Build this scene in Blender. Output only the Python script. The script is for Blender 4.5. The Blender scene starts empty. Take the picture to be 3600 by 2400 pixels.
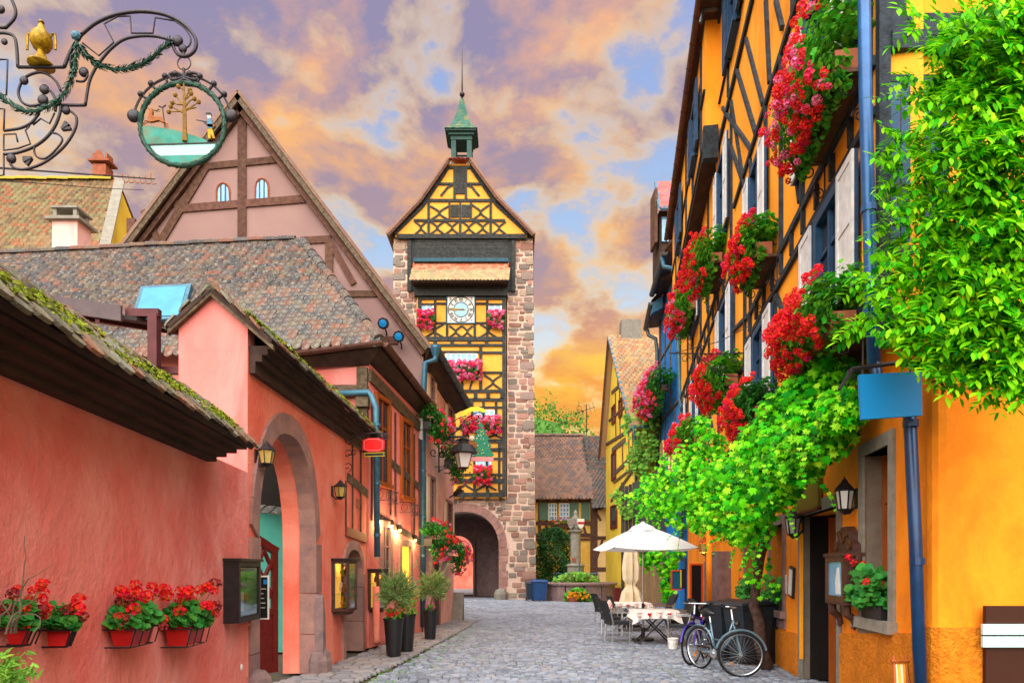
import bpy, math, random
import numpy as np
from mathutils import Vector, Matrix
V = Vector
pi = math.pi
sc = bpy.context.scene
col = sc.collection
random.seed(7)
rnd = random.random
def rr(a, b): return a + (b - a) * random.random()

# ------------------------------------------------------------ camera
# level camera with lens shift (verticals stay vertical); eye height 1.65 m
FOC, CX, HY, EYE = 2400.0, 1800.0, 2000.0, 1.65      # focal length / principal point in units of a 3600 px wide frame
cam_d = bpy.data.cameras.new('camera')
cam = bpy.data.objects.new('camera', cam_d); col.objects.link(cam)
cam.location = (0, 0, EYE); cam.rotation_euler = (pi/2, 0, 0)
cam_d.sensor_width = 36; cam_d.lens = 24; cam_d.shift_y = 800/3600
cam_d.clip_start = 0.05; cam_d.clip_end = 3000
sc.camera = cam
sc.render.resolution_x, sc.render.resolution_y = 1024, 682
sc.cycles.max_bounces = 6; sc.cycles.transparent_max_bounces = 6
sc.cycles.use_denoising = True
sc.view_settings.view_transform = 'Standard'; sc.view_settings.look = 'None'
sc.view_settings.gamma = 1; sc.view_settings.exposure = 1.10
sc.view_settings.use_curve_mapping = False

def S(h, k=1.0):
    h = h.lstrip('#'); c = [int(h[i:i+2], 16)/255 for i in (0, 2, 4)]
    return tuple(k*(x/12.92 if x <= .04045 else ((x+.055)/1.055)**2.4) for x in c) + (1,)

# ------------------------------------------------------------ node helper
class NT:
    def __init__(s, tree): s.t = tree; s.t.nodes.clear()
    def n(s, typ, **kw):
        nd = s.t.nodes.new(typ)
        for k, v in kw.items():
            if k.startswith('i_'):
                key = k[2:]; key = int(key) if key.isdigit() else key.replace('_', ' ')
                s.set(nd.inputs[key], v)
            else: setattr(nd, k, v)
        return nd
    def set(s, sock, v):
        if isinstance(v, bpy.types.NodeSocket): s.t.links.new(v, sock)
        else: sock.default_value = v
    def ramp(s, fac, stops, interp='LINEAR'):
        r = s.n('ShaderNodeValToRGB'); r.color_ramp.interpolation = interp
        e = r.color_ramp.elements
        while len(e) > 1: e.remove(e[0])
        e[0].position = stops[0][0]; e[0].color = stops[0][1]
        for p, c in stops[1:]:
            x = e.new(p); x.color = c
        s.t.links.new(fac, r.inputs[0]); return r.outputs[0]
    def math(s, op, a, b=None, c=None):
        m = s.n('ShaderNodeMath', operation=op); s.set(m.inputs[0], a)
        if b is not None: s.set(m.inputs[1], b)
        if c is not None: s.set(m.inputs[2], c)
        return m.outputs[0]
    def mix(s, fac, a, b, mode='MIX'):
        m = s.n('ShaderNodeMix', data_type='RGBA', blend_type=mode)
        s.set(m.inputs[0], fac); s.set(m.inputs[6], a); s.set(m.inputs[7], b)
        return m.outputs[2]
    def noise(s, vec, scale, detail=4, rough=.55, dist=0):
        nd = s.n('ShaderNodeTexNoise', i_Scale=scale, i_Detail=detail, i_Roughness=rough, i_Distortion=dist)
        if vec is not None: s.t.links.new(vec, nd.inputs['Vector'])
        return nd.outputs[0]

# ------------------------------------------------------------ sky and light
SUN_EL, SUN_AZ = 51.0, 191.0          # broad soft light from high behind the camera (bright overcast dusk)
world = bpy.data.worlds.new('World'); sc.world = world; world.use_nodes = True
w = NT(world.node_tree)
sky = w.n('ShaderNodeTexSky', sky_type='NISHITA'); sky.sun_disc = False
sky.sun_elevation = math.radians(SUN_EL); sky.sun_rotation = math.radians(SUN_AZ)
sky.air_density = 1.0; sky.dust_density = 2.0
tc = w.n('ShaderNodeTexCoord')
sep = w.n('ShaderNodeSeparateXYZ'); w.t.links.new(tc.outputs['Generated'], sep.inputs[0])
el = sep.outputs[2]
den = w.math('ADD', w.math('MAXIMUM', el, 0.0), 0.30)
cmb = w.n('ShaderNodeCombineXYZ')
w.set(cmb.inputs[0], w.math('DIVIDE', sep.outputs[0], den)); w.set(cmb.inputs[1], w.math('DIVIDE', sep.outputs[1], den))
pv = cmb.outputs[0]
nz1 = w.noise(pv, 3.6, 7, .54, .25)                  # cloud body
off = w.n('ShaderNodeVectorMath', operation='ADD'); w.t.links.new(pv, off.inputs[0]); off.inputs[1].default_value = (3.07, 1.06, .4)
nz2 = w.noise(off.outputs[0], 4.6, 6, .6, .2)       # lit or grey parts of the clouds
nz3 = w.noise(off.outputs[0], 11.0, 5, .62, .1)        # small puffs
clear = w.ramp(el, [(0, S('#ffd870')), (.20, S('#ffdf80')), (.27, S('#fdeeb8')), (.31, S('#e2e8ea')), (.42, S('#b2cef0')), (.56, S('#9fb8e8')), (.75, S('#909fd8')), (1, S('#8694d0'))])
nish = w.mix(1.0, sky.outputs[0], (.09, .09, .09, 1), 'MULTIPLY')
clear = w.mix(.10, clear, nish)
lit = w.ramp(nz2, [(.46, (0, 0, 0, 1)), (.66, (1, 1, 1, 1))])
cl_low = w.mix(lit, S('#f29e40'), S('#ffc83c'))
cl_mid = w.mix(lit, S('#ab8f98'), S('#ffb85c'))
cl_hi = w.mix(lit, S('#948aa8'), S('#f2b284'))
cloud = w.mix(w.ramp(el, [(.27, (0, 0, 0, 1)), (.40, (1, 1, 1, 1))]), cl_low, cl_mid)
cloud = w.mix(w.ramp(el, [(.46, (0, 0, 0, 1)), (.60, (1, 1, 1, 1))]), cloud, cl_hi)
dens = w.math('ADD', nz1, w.math('MULTIPLY', w.math('SUBTRACT', nz3, .5), .20))
cmask = w.ramp(dens, [(.375, (0, 0, 0, 1)), (.50, (1, 1, 1, 1))], 'EASE')
# bright rims where a cloud thins out
rim = w.ramp(dens, [(.38, (0, 0, 0, 1)), (.44, (1, 1, 1, 1)), (.52, (0, 0, 0, 1))])
cloud = w.mix(w.math('MULTIPLY', rim, .8), cloud, S('#ffd488'))
skycol = w.mix(w.math('MULTIPLY', cmask, .93), clear, cloud)
bg = w.n('ShaderNodeBackground', i_Strength=0.50); w.t.links.new(skycol, bg.inputs[0])
wo = w.n('ShaderNodeOutputWorld'); w.t.links.new(bg.outputs[0], wo.inputs[0])

sun_d = bpy.data.lights.new('sun', 'SUN'); sun_d.energy = 4.5; sun_d.angle = math.radians(100); sun_d.color = (1, .95, .88)
sun = bpy.data.objects.new('sun', sun_d); col.objects.link(sun)
_a, _e = math.radians(SUN_AZ), math.radians(SUN_EL)
_dir = V((math.sin(_a)*math.cos(_e), math.cos(_a)*math.cos(_e), math.sin(_e)))     # towards the sun
sun.rotation_euler = (-_dir).to_track_quat('-Z', 'Y').to_euler()

# ------------------------------------------------------------ materials
def mat(name, c, c2=None, rough=.8, scale=3.0, bump=0.0, bscale=40.0, metal=0.0, lo=.35, hi=.7, island=0.0, grain=None,
        trans=0.0, emit=None, es=0.0, stain=None, ssc=.7, spec=.3, detail=5, sss=0.0, ramp=None, coat=0.0):
    """c..c2 mixed by noise; island>0 varies lightness piece by piece; ramp = list of colours picked per piece"""
    m = bpy.data.materials.new(name); m.use_nodes = True; t = NT(m.node_tree)
    b = t.n('ShaderNodeBsdfPrincipled'); o = t.n('ShaderNodeOutputMaterial'); t.t.links.new(b.outputs[0], o.inputs[0])
    b.inputs['Roughness'].default_value = rough; b.inputs['Metallic'].default_value = metal
    b.inputs['Specular IOR Level'].default_value = spec; b.inputs['Coat Weight'].default_value = coat
    g = t.n('ShaderNodeNewGeometry'); tcn = t.n('ShaderNodeTexCoord'); oi = t.n('ShaderNodeObjectInfo')
    pos = tcn.outputs['Object']
    if grain:
        mp = t.n('ShaderNodeMapping'); mp.inputs['Scale'].default_value = grain; t.t.links.new(pos, mp.inputs[0]); pos = mp.outputs[0]
    colr = c
    rn = t.math('FRACT', t.math('ADD', g.outputs['Random Per Island'], t.math('MULTIPLY', oi.outputs['Random'], 7.31)))
    if ramp:
        st = [(i/len(ramp), x) for i, x in enumerate(ramp)]
        colr = t.ramp(rn, st, 'CONSTANT')
        if c2 is not None:
            f = t.noise(pos, scale, detail); colr = t.mix(t.ramp(f, [(lo, (0, 0, 0, 1)), (hi, (1, 1, 1, 1))]), colr, c2)
    elif c2 is not None:
        f = t.noise(pos, scale, detail); f = t.ramp(f, [(lo, (0, 0, 0, 1)), (hi, (1, 1, 1, 1))]); colr = t.mix(f, c, c2)
    if stain is not None:
        f = t.noise(pos, ssc, 6, .65, .6); f = t.ramp(f, [(.50, (0, 0, 0, 1)), (.72, (.8, .8, .8, 1))]); colr = t.mix(f, colr, stain)
    if island:
        hs = t.n('ShaderNodeHueSaturation'); t.set(hs.inputs['Color'], colr)
        t.set(hs.inputs['Value'], t.math('ADD', t.math('MULTIPLY', rn, island*2), 1-island))
        rn2 = t.math('FRACT', t.math('MULTIPLY', rn, 13.7))
        t.set(hs.inputs['Hue'], t.math('ADD', t.math('MULTIPLY', rn2, island*.09), .5-island*.045))
        colr = hs.outputs[0]
    t.set(b.inputs['Base Color'], colr)
    if bump:
        bp = t.n('ShaderNodeBump', i_Strength=1.0, i_Distance=bump); t.t.links.new(t.noise(pos, bscale, 5, .6), bp.inputs['Height'])
        t.t.links.new(bp.outputs[0], b.inputs['Normal'])
    if emit is not None:
        b.inputs['Emission Color'].default_value = emit; b.inputs['Emission Strength'].default_value = es
    if trans:                                            # thin leaf or cloth: light passes through
        tr = t.n('ShaderNodeBsdfTranslucent'); t.set(tr.inputs[0], colr)
        ms = t.n('ShaderNodeMixShader', i_Fac=trans); t.t.links.new(b.outputs[0], ms.inputs[1]); t.t.links.new(tr.outputs[0], ms.inputs[2])
        t.t.links.new(ms.outputs[0], o.inputs[0])
    return m

def glassmat(name, tint=(.8, .9, .95, 1), alpha=.35, rough=.06):
    m = bpy.data.materials.new(name); m.use_nodes = True; t = NT(m.node_tree)
    o = t.n('ShaderNodeOutputMaterial'); gl = t.n('ShaderNodeBsdfGlossy', i_Roughness=rough, i_Color=tint); tr = t.n('ShaderNodeBsdfTransparent', i_Color=tint)
    fr_ = t.n('ShaderNodeFresnel', i_IOR=1.5); f = t.math('ADD', t.math('MULTIPLY', fr_.outputs[0], .4), alpha*.12)
    ms = t.n('ShaderNodeMixShader'); t.set(ms.inputs[0], f); t.t.links.new(tr.outputs[0], ms.inputs[1]); t.t.links.new(gl.outputs[0], ms.inputs[2])
    t.t.links.new(ms.outputs[0], o.inputs[0]); return m

# ------------------------------------------------------------ geometry helpers
def P(px, py, d): return V(((px-CX)/FOC*d, d, EYE-(py-HY)/FOC*d))
def PX(p): return (CX+FOC*p[0]/p[1], HY-FOC*(p[2]-EYE)/p[1])
class Fr:
    """upright plane through two plan points; s runs along it, z is up, o is out towards the camera side"""
    def __init__(f, x0, d0, x1, d1, out=None):
        f.o = V((x0, d0, 0)); f.u = V((x1-x0, d1-d0, 0)); f.L = f.u.length; f.u.normalize()
        n = V((f.u.y, -f.u.x, 0))
        t = V((0, 0, 0))-f.o if out is None else V((out[0], out[1], 0))
        f.n = n if n.dot(t) > 0 else -n
        f.z = V((0, 0, 1))
    def w(f, s, z, o=0): return f.o+f.u*s+f.n*o+V((0, 0, z))
    def at(f, px, py, o=0):
        d = V(((px-CX)/FOC, 1, -(py-HY)/FOC)); q = f.o+f.n*o
        t = q.dot(f.n)/d.dot(f.n); p = d*t
        return ((p-q).dot(f.u), p.z+EYE)
class MB:
    def __init__(m): m.v = []; m.f = []
    def add(m, vs, fs):
        b = len(m.v); m.v.extend([tuple(x) for x in vs]); m.f.extend([tuple(i+b for i in f) for f in fs]); return m
    def box(m, o, a, b, c):
        o, a, b, c = V(o), V(a), V(b), V(c)
        return m.add([o, o+a, o+a+b, o+b, o+c, o+a+c, o+a+b+c, o+b+c], [(0, 3, 2, 1), (4, 5, 6, 7), (0, 1, 5, 4), (1, 2, 6, 5), (2, 3, 7, 6), (3, 0, 4, 7)])
    def bx(m, x, y, z, sx, sy, sz, rz=0):
        c, s = math.cos(rz), math.sin(rz); a = V((c*sx, s*sx, 0)); b = V((-s*sy, c*sy, 0)); k = V((0, 0, sz))
        return m.box(V((x, y, z))-a/2-b/2-k/2, a, b, k)
    def fb(m, f, s0, s1, z0, z1, o0, o1): return m.box(f.w(s0, z0, o0), f.u*(s1-s0), f.n*(o1-o0), V((0, 0, z1-z0)))
    def beam(m, f, a, b, wd, o0, o1, ext=0):
        a = V((a[0], a[1])); b = V((b[0], b[1])); d = (b-a).normalized(); a = a-d*ext; b = b+d*ext; nn = V((-d.y, d.x))*wd/2
        o1 += rr(0, .012); o0 -= rr(0, .01)
        return m.ext(f, [a-nn, b-nn, b+nn, a+nn], o0, o1)
    def ext(m, f, poly, o0, o1):
        n = len(poly); vs = [f.w(p[0], p[1], o0) for p in poly]+[f.w(p[0], p[1], o1) for p in poly]
        return m.add(vs, [tuple(range(n)), tuple(range(2*n-1, n-1, -1))]+[(i, (i+1) % n, (i+1) % n+n, i+n) for i in range(n)])
    def prism(m, poly, vec):
        n = len(poly); vs = [V(p) for p in poly]+[V(p)+V(vec) for p in poly]
        return m.add(vs, [tuple(range(n)), tuple(range(2*n-1, n-1, -1))]+[(i, (i+1) % n, (i+1) % n+n, i+n) for i in range(n)])
    def tube(m, pts, r, n=6, closed=False, cap=True):
        pts = [V(p) for p in pts]; k = len(pts); rs = r if isinstance(r, (list, tuple)) else [r]*k
        rings = []; up = V((0, 0, 1))
        for i in range(k):
            if closed: t = pts[(i+1) % k]-pts[i-1]
            else: t = pts[min(i+1, k-1)]-pts[max(i-1, 0)]
            t = t.normalized() if t.length > 1e-9 else V((0, 0, 1))
            if i == 0: a = t.orthogonal().normalized() if abs(t.dot(up)) > .95 else t.cross(up).normalized()
            else:
                a = a-t*a.dot(t); a = a.normalized() if a.length > 1e-6 else t.orthogonal().normalized()
            b = t.cross(a)
            rings.append([pts[i]+(a*math.cos(2*pi*j/n)+b*math.sin(2*pi*j/n))*rs[i] for j in range(n)])
        vs = [p for rg in rings for p in rg]; fs = []
        for i in range(k if closed else k-1):
            q = (i+1) % k
            for j in range(n): fs.append((i*n+j, i*n+(j+1) % n, q*n+(j+1) % n, q*n+j))
        if cap and not closed: fs += [tuple(range(n-1, -1, -1)), tuple(range((k-1)*n, k*n))]
        return m.add(vs, fs)
    def lathe(m, c, prof, n=16, ax=None):
        c = V(c); vs = []; fs = []
        M = ax if ax is not None else Matrix.Identity(3)
        for r, z in prof:
            for j in range(n): vs.append(c+M@V((r*math.cos(2*pi*j/n), r*math.sin(2*pi*j/n), z)))
        for i in range(len(prof)-1):
            for j in range(n): fs.append((i*n+j, i*n+(j+1) % n, (i+1)*n+(j+1) % n, (i+1)*n+j))
        k = len(prof)
        if prof[0][0] > 1e-4: fs.append(tuple(range(n-1, -1, -1)))
        if prof[-1][0] > 1e-4: fs.append(tuple(range((k-1)*n, k*n)))
        return m.add(vs, fs)
    def ball(m, c, r, n=10, k=6, sc_=(1, 1, 1)):
        c = V(c); vs = [c+V((0, 0, -r*sc_[2]))]; fs = []
        for i in range(1, k):
            a = -pi/2+pi*i/k
            for j in range(n): vs.append(c+V((r*sc_[0]*math.cos(a)*math.cos(2*pi*j/n), r*sc_[1]*math.cos(a)*math.sin(2*pi*j/n), r*sc_[2]*math.sin(a))))
        vs.append(c+V((0, 0, r*sc_[2]))); e = len(vs)-1
        for j in range(n): fs.append((0, 1+(j+1) % n, 1+j)); fs.append((e, e-n+j, e-n+(j+1) % n))
        for i in range(k-2):
            for j in range(n): fs.append((1+i*n+j, 1+i*n+(j+1) % n, 1+(i+1)*n+(j+1) % n, 1+(i+1)*n+j))
        return m.add(vs, fs)

ROOT = {}
def base_of(o):
    while o is not None:
        if o.name in ROOT: return ROOT[o.name]
        o = o.parent
    return V((0, 0, 0))
def tag(o, label=None, cat=None, group=None, kind=None):
    if label: o['label'] = label
    if cat: o['category'] = cat
    if group: o['group'] = group
    if kind: o['kind'] = kind
    return o
def thing(name, loc, label, cat, group=None, kind=None, rz=0):
    o = bpy.data.objects.new(name, None); o.empty_display_size = .1; col.objects.link(o)
    o.location = loc; o.rotation_euler = (0, 0, rz); ROOT[o.name] = V(loc)
    return tag(o, label, cat, group, kind)
def mk(name, mb, m, parent=None, label=None, cat=None, group=None, kind=None, smooth=False, base=None):
    """one mesh object; mb in world coordinates, stored relative to the thing's base"""
    b = base_of(parent) if parent is not None else (V(base) if base is not None else V((0, 0, 0)))
    me = bpy.data.meshes.new(name); me.from_pydata([(x[0]-b.x, x[1]-b.y, x[2]-b.z) for x in mb.v], [], mb.f)
    if smooth: me.polygons.foreach_set('use_smooth', [True]*len(me.polygons))
    me.materials.append(m); me.update()
    o = bpy.data.objects.new(name, me); col.objects.link(o)
    if parent is not None: o.parent = parent
    elif base is not None: o.location = b; ROOT[o.name] = b
    return tag(o, label, cat, group, kind)
def inst(name, me, M, parent):
    o = bpy.data.objects.new(name, me); col.objects.link(o); o.parent = parent
    o.matrix_local = Matrix.Translation(-base_of(parent))@M
    return o
def copy_tree(o, parent=None):
    c = o.copy(); col.objects.link(c)
    if parent is not None: c.parent = parent
    for ch in o.children: copy_tree(ch, c)
    return c
def pieces(parent, name, base, mats, m, n_ind=300, rest='', smooth=False):
    """alike pieces: the ones nearest the camera are objects that share one mesh, the rest is one joined part"""
    vs, fs = base
    order = sorted(range(len(mats)), key=lambda i: (mats[i].translation-V((0, 0, EYE))).length)
    if n_ind:
        me = bpy.data.meshes.new(name); me.from_pydata([tuple(x) for x in vs], [], fs); me.materials.append(m)
        if smooth: me.polygons.foreach_set('use_smooth', [True]*len(me.polygons))
        for i in order[:n_ind]: inst(name, me, mats[i], parent)
    left = order[n_ind:]
    if left: joined(parent, rest or name+'_field', base, [mats[i] for i in left], m, smooth)
def joined(parent, name, base, mats, m, smooth=False, kind='stuff', **kw):
    vs, fs = base; A = np.array([tuple(x) for x in vs], dtype=np.float64); A1 = np.c_[A, np.ones(len(A))]
    b = base_of(parent) if parent is not None else V((0, 0, 0))
    T = np.array([[list(r) for r in M] for M in mats]); W = np.einsum('kij,nj->kni', T, A1)[:, :, :3]-np.array(b)
    k, n = len(mats), len(A)
    me = bpy.data.meshes.new(name)
    lens = [len(f) for f in fs]; flat = np.array([i for f in fs for i in f]); nl = len(flat)
    me.vertices.add(k*n); me.vertices.foreach_set('co', W.reshape(-1))
    me.loops.add(k*nl); me.loops.foreach_set('vertex_index', (np.arange(k)[:, None]*n+flat[None, :]).reshape(-1))
    st = np.concatenate([[0], np.cumsum(lens)[:-1]])
    me.polygons.add(k*len(fs)); me.polygons.foreach_set('loop_start', (np.arange(k)[:, None]*nl+st[None, :]).reshape(-1))
    if smooth: me.polygons.foreach_set('use_smooth', [True]*(k*len(fs)))
    me.materials.append(m); me.update(calc_edges=True); me.validate()
    o = bpy.data.objects.new(name, me); col.objects.link(o)
    if parent is not None: o.parent = parent
    return tag(o, kind=kind, **kw)
def frameM(o, x, y, z):
    x, y, z = V(x), V(y), V(z)
    return Matrix(((x.x, y.x, z.x, o[0]), (x.y, y.y, z.y, o[1]), (x.z, y.z, z.z, o[2]), (0, 0, 0, 1)))
def tile_base(wd, ln, th):
    """plain tile with a rounded lower end, hung from y=0 (upper) to y=-ln (lower); x across, z out of the slope"""
    pts = [(-wd/2, 0), (-wd/2, -ln*.62), (-wd*.36, -ln*.86), (0, -ln), (wd*.36, -ln*.86), (wd/2, -ln*.62), (wd/2, 0)]
    n = len(pts); vs = [(x, y, th) for x, y in pts]+[(x, y, 0) for x, y in pts]
    return vs, [tuple(range(n))]+[(i, i+n, (i+1) % n+n, (i+1) % n) for i in range(1, n-2)]+[(0, n, n+1, 1), (n-2, 2*n-2, 2*n-1, n-1)]
def tile_roof(parent, el, er, rl, rr_, m, wd=.17, expo=.15, under=None, n_ind=300, th=.02, jit=1.0, sag=0.0, wd_rows=None):
    """tiles over the roof patch between the eave (el..er) and the ridge (rl..rr_); a deck lies under them"""
    el, er, rl, rr_ = V(el), V(er), V(rl), V(rr_)
    nrm = (er-el).cross(rl-el).normalized()
    if nrm.z < 0: nrm = -nrm
    d = MB(); th0 = nrm*-.05
    d.add([el, er, rr_, rl, el+th0, er+th0, rr_+th0, rl+th0], [(0, 1, 2, 3), (7, 6, 5, 4), (0, 4, 5, 1), (1, 5, 6, 2), (2, 6, 7, 3), (3, 7, 4, 0)])
    mk('roof_deck', d, under or m, parent)
    hgt = ((rl+rr_)/2-(el+er)/2).length; rows = max(2, int(hgt/expo)); ms = []
    for r in range(rows+1):
        t = min(1, (r+.9)/rows); a = el.lerp(rl, t); b = er.lerp(rr_, t)
        if (b-a).length < wd: continue
        ux = (b-a).normalized(); uy = (rl-el); uy = (uy-ux*uy.dot(ux)).normalized()
        if nrm.dot(ux.cross(uy)) < 0: ux = -ux; a, b = b, a
        nt = int((b-a).length/wd)+1
        for i in range(nt):
            p = a+ux*((i+.5*(r % 2)+.25)*wd); 
            if (p-a).length > (b-a).length: continue
            q = ux.rotate if 0 else None
            k = rr(-.05, .05)*jit; x2 = (ux+uy*k).normalized(); y2 = (uy-ux*k).normalized()
            tl = .10+th*1.2+rr(-.03, .03)*jit; z2 = (nrm+y2*tl*-1).normalized(); y3 = z2.cross(x2)
            ms.append(frameM(p+nrm*(.012+rr(0, .012)*jit)+uy*rr(-.01, .01)*jit, x2, y3, z2))
    pieces(parent, 'roof_tile', tile_base(wd*.97, expo*1.75, th), ms, m, n_ind, 'roof_tiles_beyond')
def ridge_tiles(parent, a, b, m, r=.09, ln=.32, name='ridge_tile'):
    a, b = V(a), V(b); n = max(1, int((b-a).length/ln)); u = (b-a).normalized(); zz = V((0, 0, 1)); sd = u.cross(zz).normalized(); zz = sd.cross(u)
    vs = []; k = 6
    for e in (0, ln*1.08):
        for j in range(k+1):
            an = pi*j/k; rad = r*(1.12 if e == 0 else .98)
            vs.append((e, rad*math.cos(an), rad*math.sin(an)))
    fs = [(j, j+1, k+1+j+1, k+1+j) for j in range(k)]+[tuple(range(k, -1, -1))]
    ms = [frameM(a+u*(i*ln)+zz*rr(-.01, .015), u, (sd*1).lerp(sd, 1), zz) for i in range(n)]
    pieces(parent, name, (vs, fs), ms, m, 300)
M = {}
M['pink'] = mat('pink_plaster', S('#e0726c'), S('#eb9c96'), .9, 1.4, .022, 11, stain=S('#c4544e'), ssc=.8, grain=(1, 1, .8))
M['pink_gate'] = mat('salmon_plaster', S('#e26c56'), S('#ec9480'), .9, 1.4, .020, 11, stain=S('#c64e3a'), ssc=.8, grain=(1, 1, .8))
M['pink_pale'] = mat('rose_plaster', S('#dc7a74'), S('#e4908a'), .9, 2.0, .008, 18, stain=S('#c4605a'), ssc=1.1, grain=(1, 1, .4))
M['pink_light'] = mat('pale_pink_plaster', S('#f0c6c0'), S('#e4aca4'), .9, 1.6, .005, 20, stain=S('#c8968c'), ssc=.8)
M['pink_mid'] = mat('coral_plaster', S('#ea948c'), S('#e4827a'), .9, 1.6, .006, 20, stain=S('#d0685c'), ssc=.8)
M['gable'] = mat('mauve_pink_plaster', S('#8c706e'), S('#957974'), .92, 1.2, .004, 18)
M['timber_d'] = mat('dark_timber', S('#2e2a2b'), S('#4a4442'), .85, 9, .01, 30, grain=(1, 1, 1), island=.2)
M['timber_b'] = mat('brown_timber', S('#4d332b'), S('#6a4a3c'), .85, 9, .01, 30, island=.2)
M['timber_g'] = mat('weathered_timber', S('#6d5f4c'), S('#3f352c'), .9, 12, .02, 26, island=.2)
M['timber_blue'] = mat('blue_black_timber', S('#1d2630'), S('#36424e'), .8, 10, .012, 30, island=.2)
M['timber_t'] = mat('green_black_timber', S('#28292a'), S('#3f4442'), .85, 9, .008, 30, island=.15)
M['soffit'] = mat('dark_brown_boards', S('#33241f'), S('#4b382f'), .85, 6, .008, 30, grain=(1, .3, 1))
M['orange'] = mat('orange_plaster', S('#fbb034'), S('#f49c18'), .9, 1.2, .005, 25, stain=S('#d97e08'), ssc=.9, grain=(1, 1, .4))
M['orange_lo'] = mat('deep_orange_plaster', S('#f79a1c'), S('#ee8206'), .88, 1.1, .008, 22, stain=S('#bc6208'), ssc=1.0, grain=(1, 1, .5))
M['stucco'] = mat('rough_orange_stucco', S('#e88c1c'), S('#d07408'), .95, 14, .05, 30, stain=S('#a8600c'), ssc=2.0)
M['tower_y'] = mat('tower_yellow_plaster', S('#e6aa46'), S('#dc9a38'), .9, 2, .003, 30)
M['lemon'] = mat('lemon_plaster', S('#ecd24a'), S('#e2c23c'), .9, 1.0, .004, 25, stain=S('#d0ac38'), ssc=.5)
M['ochre'] = mat('ochre_plaster', S('#e0a838'), S('#ecc66a'), .9, 1.5, .004, 25, stain=S('#c08828'), ssc=.5)
M['cream'] = mat('cream_plaster', S('#efcf90'), S('#e6bf7a'), .9, 2, .003, 25)
M['blue_w'] = mat('blue_plaster', S('#1f7fd0'), S('#1565b8'), .85, 2, .004, 25)
M['mortar'] = mat('lime_mortar', S('#d4bcac'), S('#c6a896'), .95, 5, .012, 18)
M['stone'] = mat('pink_sandstone', S('#a97a6b'), S('#7a665e'), .92, 9, .03, 14, ramp=[S('#aa8274'), S('#9c7a6e'), S('#887a72'), S('#b09484'), S('#8e685c'), S('#766e68'), S('#a29080'), S('#b09888'), S('#807a72'), S('#94807a')], lo=.5, hi=.8)
M['sand'] = mat('dressed_sandstone', S('#a37b70'), S('#8a6a66'), .9, 5, .012, 30, island=.15, stain=S('#756066'), ssc=1.2)
M['grey_st'] = mat('grey_stone', S('#8d8a80'), S('#77746c'), .9, 6, .01, 30, island=.1)
M['plum_st'] = mat('plum_sandstone', S('#8c7470'), S('#6e5c60'), .9, 6, .012, 30, island=.1)
T1 = [S('#54463f'), S('#5c4e48'), S('#664a40'), S('#484442'), S('#6a5446'), S('#565250'), S('#704c3e'), S('#4e4644'), S('#5e564a'), S('#4a4648'), S('#444446'), S('#5a4e46')]
M['tile_hip'] = mat('old_mixed_tiles', S('#7a6660'), S('#8a8e88'), .92, 16, .006, 60, ramp=T1, lo=.52, hi=.75)
T2 = [S('#745a3e'), S('#7c6244'), S('#68563c'), S('#84543a'), S('#746c4c'), S('#604f3c'), S('#7c6448'), S('#6c6244')]
M['tile_ochre'] = mat('ochre_lichen_tiles', S('#a5805a'), S('#9a946a'), .92, 10, .006, 60, ramp=T2, lo=.55, hi=.8)
T3 = [S('#7d5f52'), S('#86695c'), S('#6d5a52'), S('#75625a'), S('#8c6a58'), S('#66585a')]
M['tile_brown'] = mat('brown_tiles', S('#7d5f52'), S('#8a7c70'), .92, 9, .006, 60, ramp=T3, lo=.5, hi=.8)
T4 = [S('#9a7658'), S('#a8805c'), S('#8c7458'), S('#b0885e'), S('#97826a'), S('#a36c50')]
M['tile_yel'] = mat('warm_brown_tiles', S('#9a7658'), S('#9c9670'), .92, 7, .006, 60, ramp=T4, lo=.5, hi=.8)
T5 = [S('#c07a5c'), S('#c8866a'), S('#b8907a'), S('#d08464')]
M['tile_pink'] = mat('red_tiles', S('#c07a5c'), None, .85, 7, .004, 60, ramp=[S('#b0625c'), S('#a4585a'), S('#9c6470'), S('#b86a60')])
M['tile_pent_r'] = mat('orange_red_tiles', S('#d0805c'), None, .9, 7, .004, 60, ramp=[S('#b4644a'), S('#bc7256'), S('#a4563e'), S('#b47a60')])
M['tile_pent'] = mat('mossy_buff_tiles', S('#c0a880'), None, .92, 7, .004, 60, ramp=[S('#9c8662'), S('#908060'), S('#868060'), S('#a48c6a'), S('#96785e')])
M['tile_moss'] = mat('mossy_tiles', S('#6a5e4e'), S('#8c8a78'), .95, 14, .012, 50, ramp=[S('#6f6a58'), S('#7d6450'), S('#86867a'), S('#5f5c50'), S('#8a5f4a')], lo=.5, hi=.72)
M['moss'] = mat('moss', S('#8c981a'), S('#566a18'), .95, 20, .02, 60, island=.4)
M['lichen'] = mat('yellow_lichen', S('#b99a28'), S('#8c8a40'), .95, 20, .02, 60)
M['cobble'] = mat('cobblestones', S('#8c8a94'), S('#97949c'), .66, 22, .008, 50, ramp=[S('#727c8c'), S('#8490a0'), S('#8c8e94'), S('#626c7c'), S('#7a8292'), S('#949eac'), S('#7a8088'), S('#8894a4')], lo=.5, hi=.85, spec=.4, stain=S('#5c6068'), ssc=.55)
M['flag'] = mat('pavement_slabs', S('#948a88'), S('#a89a90'), .8, 18, .006, 60, ramp=[S('#82848c'), S('#908e90'), S('#74787f'), S('#8c8688')], lo=.5, hi=.8)
M['ground'] = mat('joint_sand', S('#5a544c'), S('#46443e'), .95, 8, .01, 30, stain=S('#55602c'), ssc=1.1)
M['hill'] = mat('hill_grass', S('#3f6a22'), S('#4f7a2a'), .95, .2)
M['copper'] = mat('green_copper', S('#124a3e'), S('#1e6050'), .6, 5, .004, 40, stain=S('#8a7a2c'), ssc=3.0, island=.15)
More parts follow.
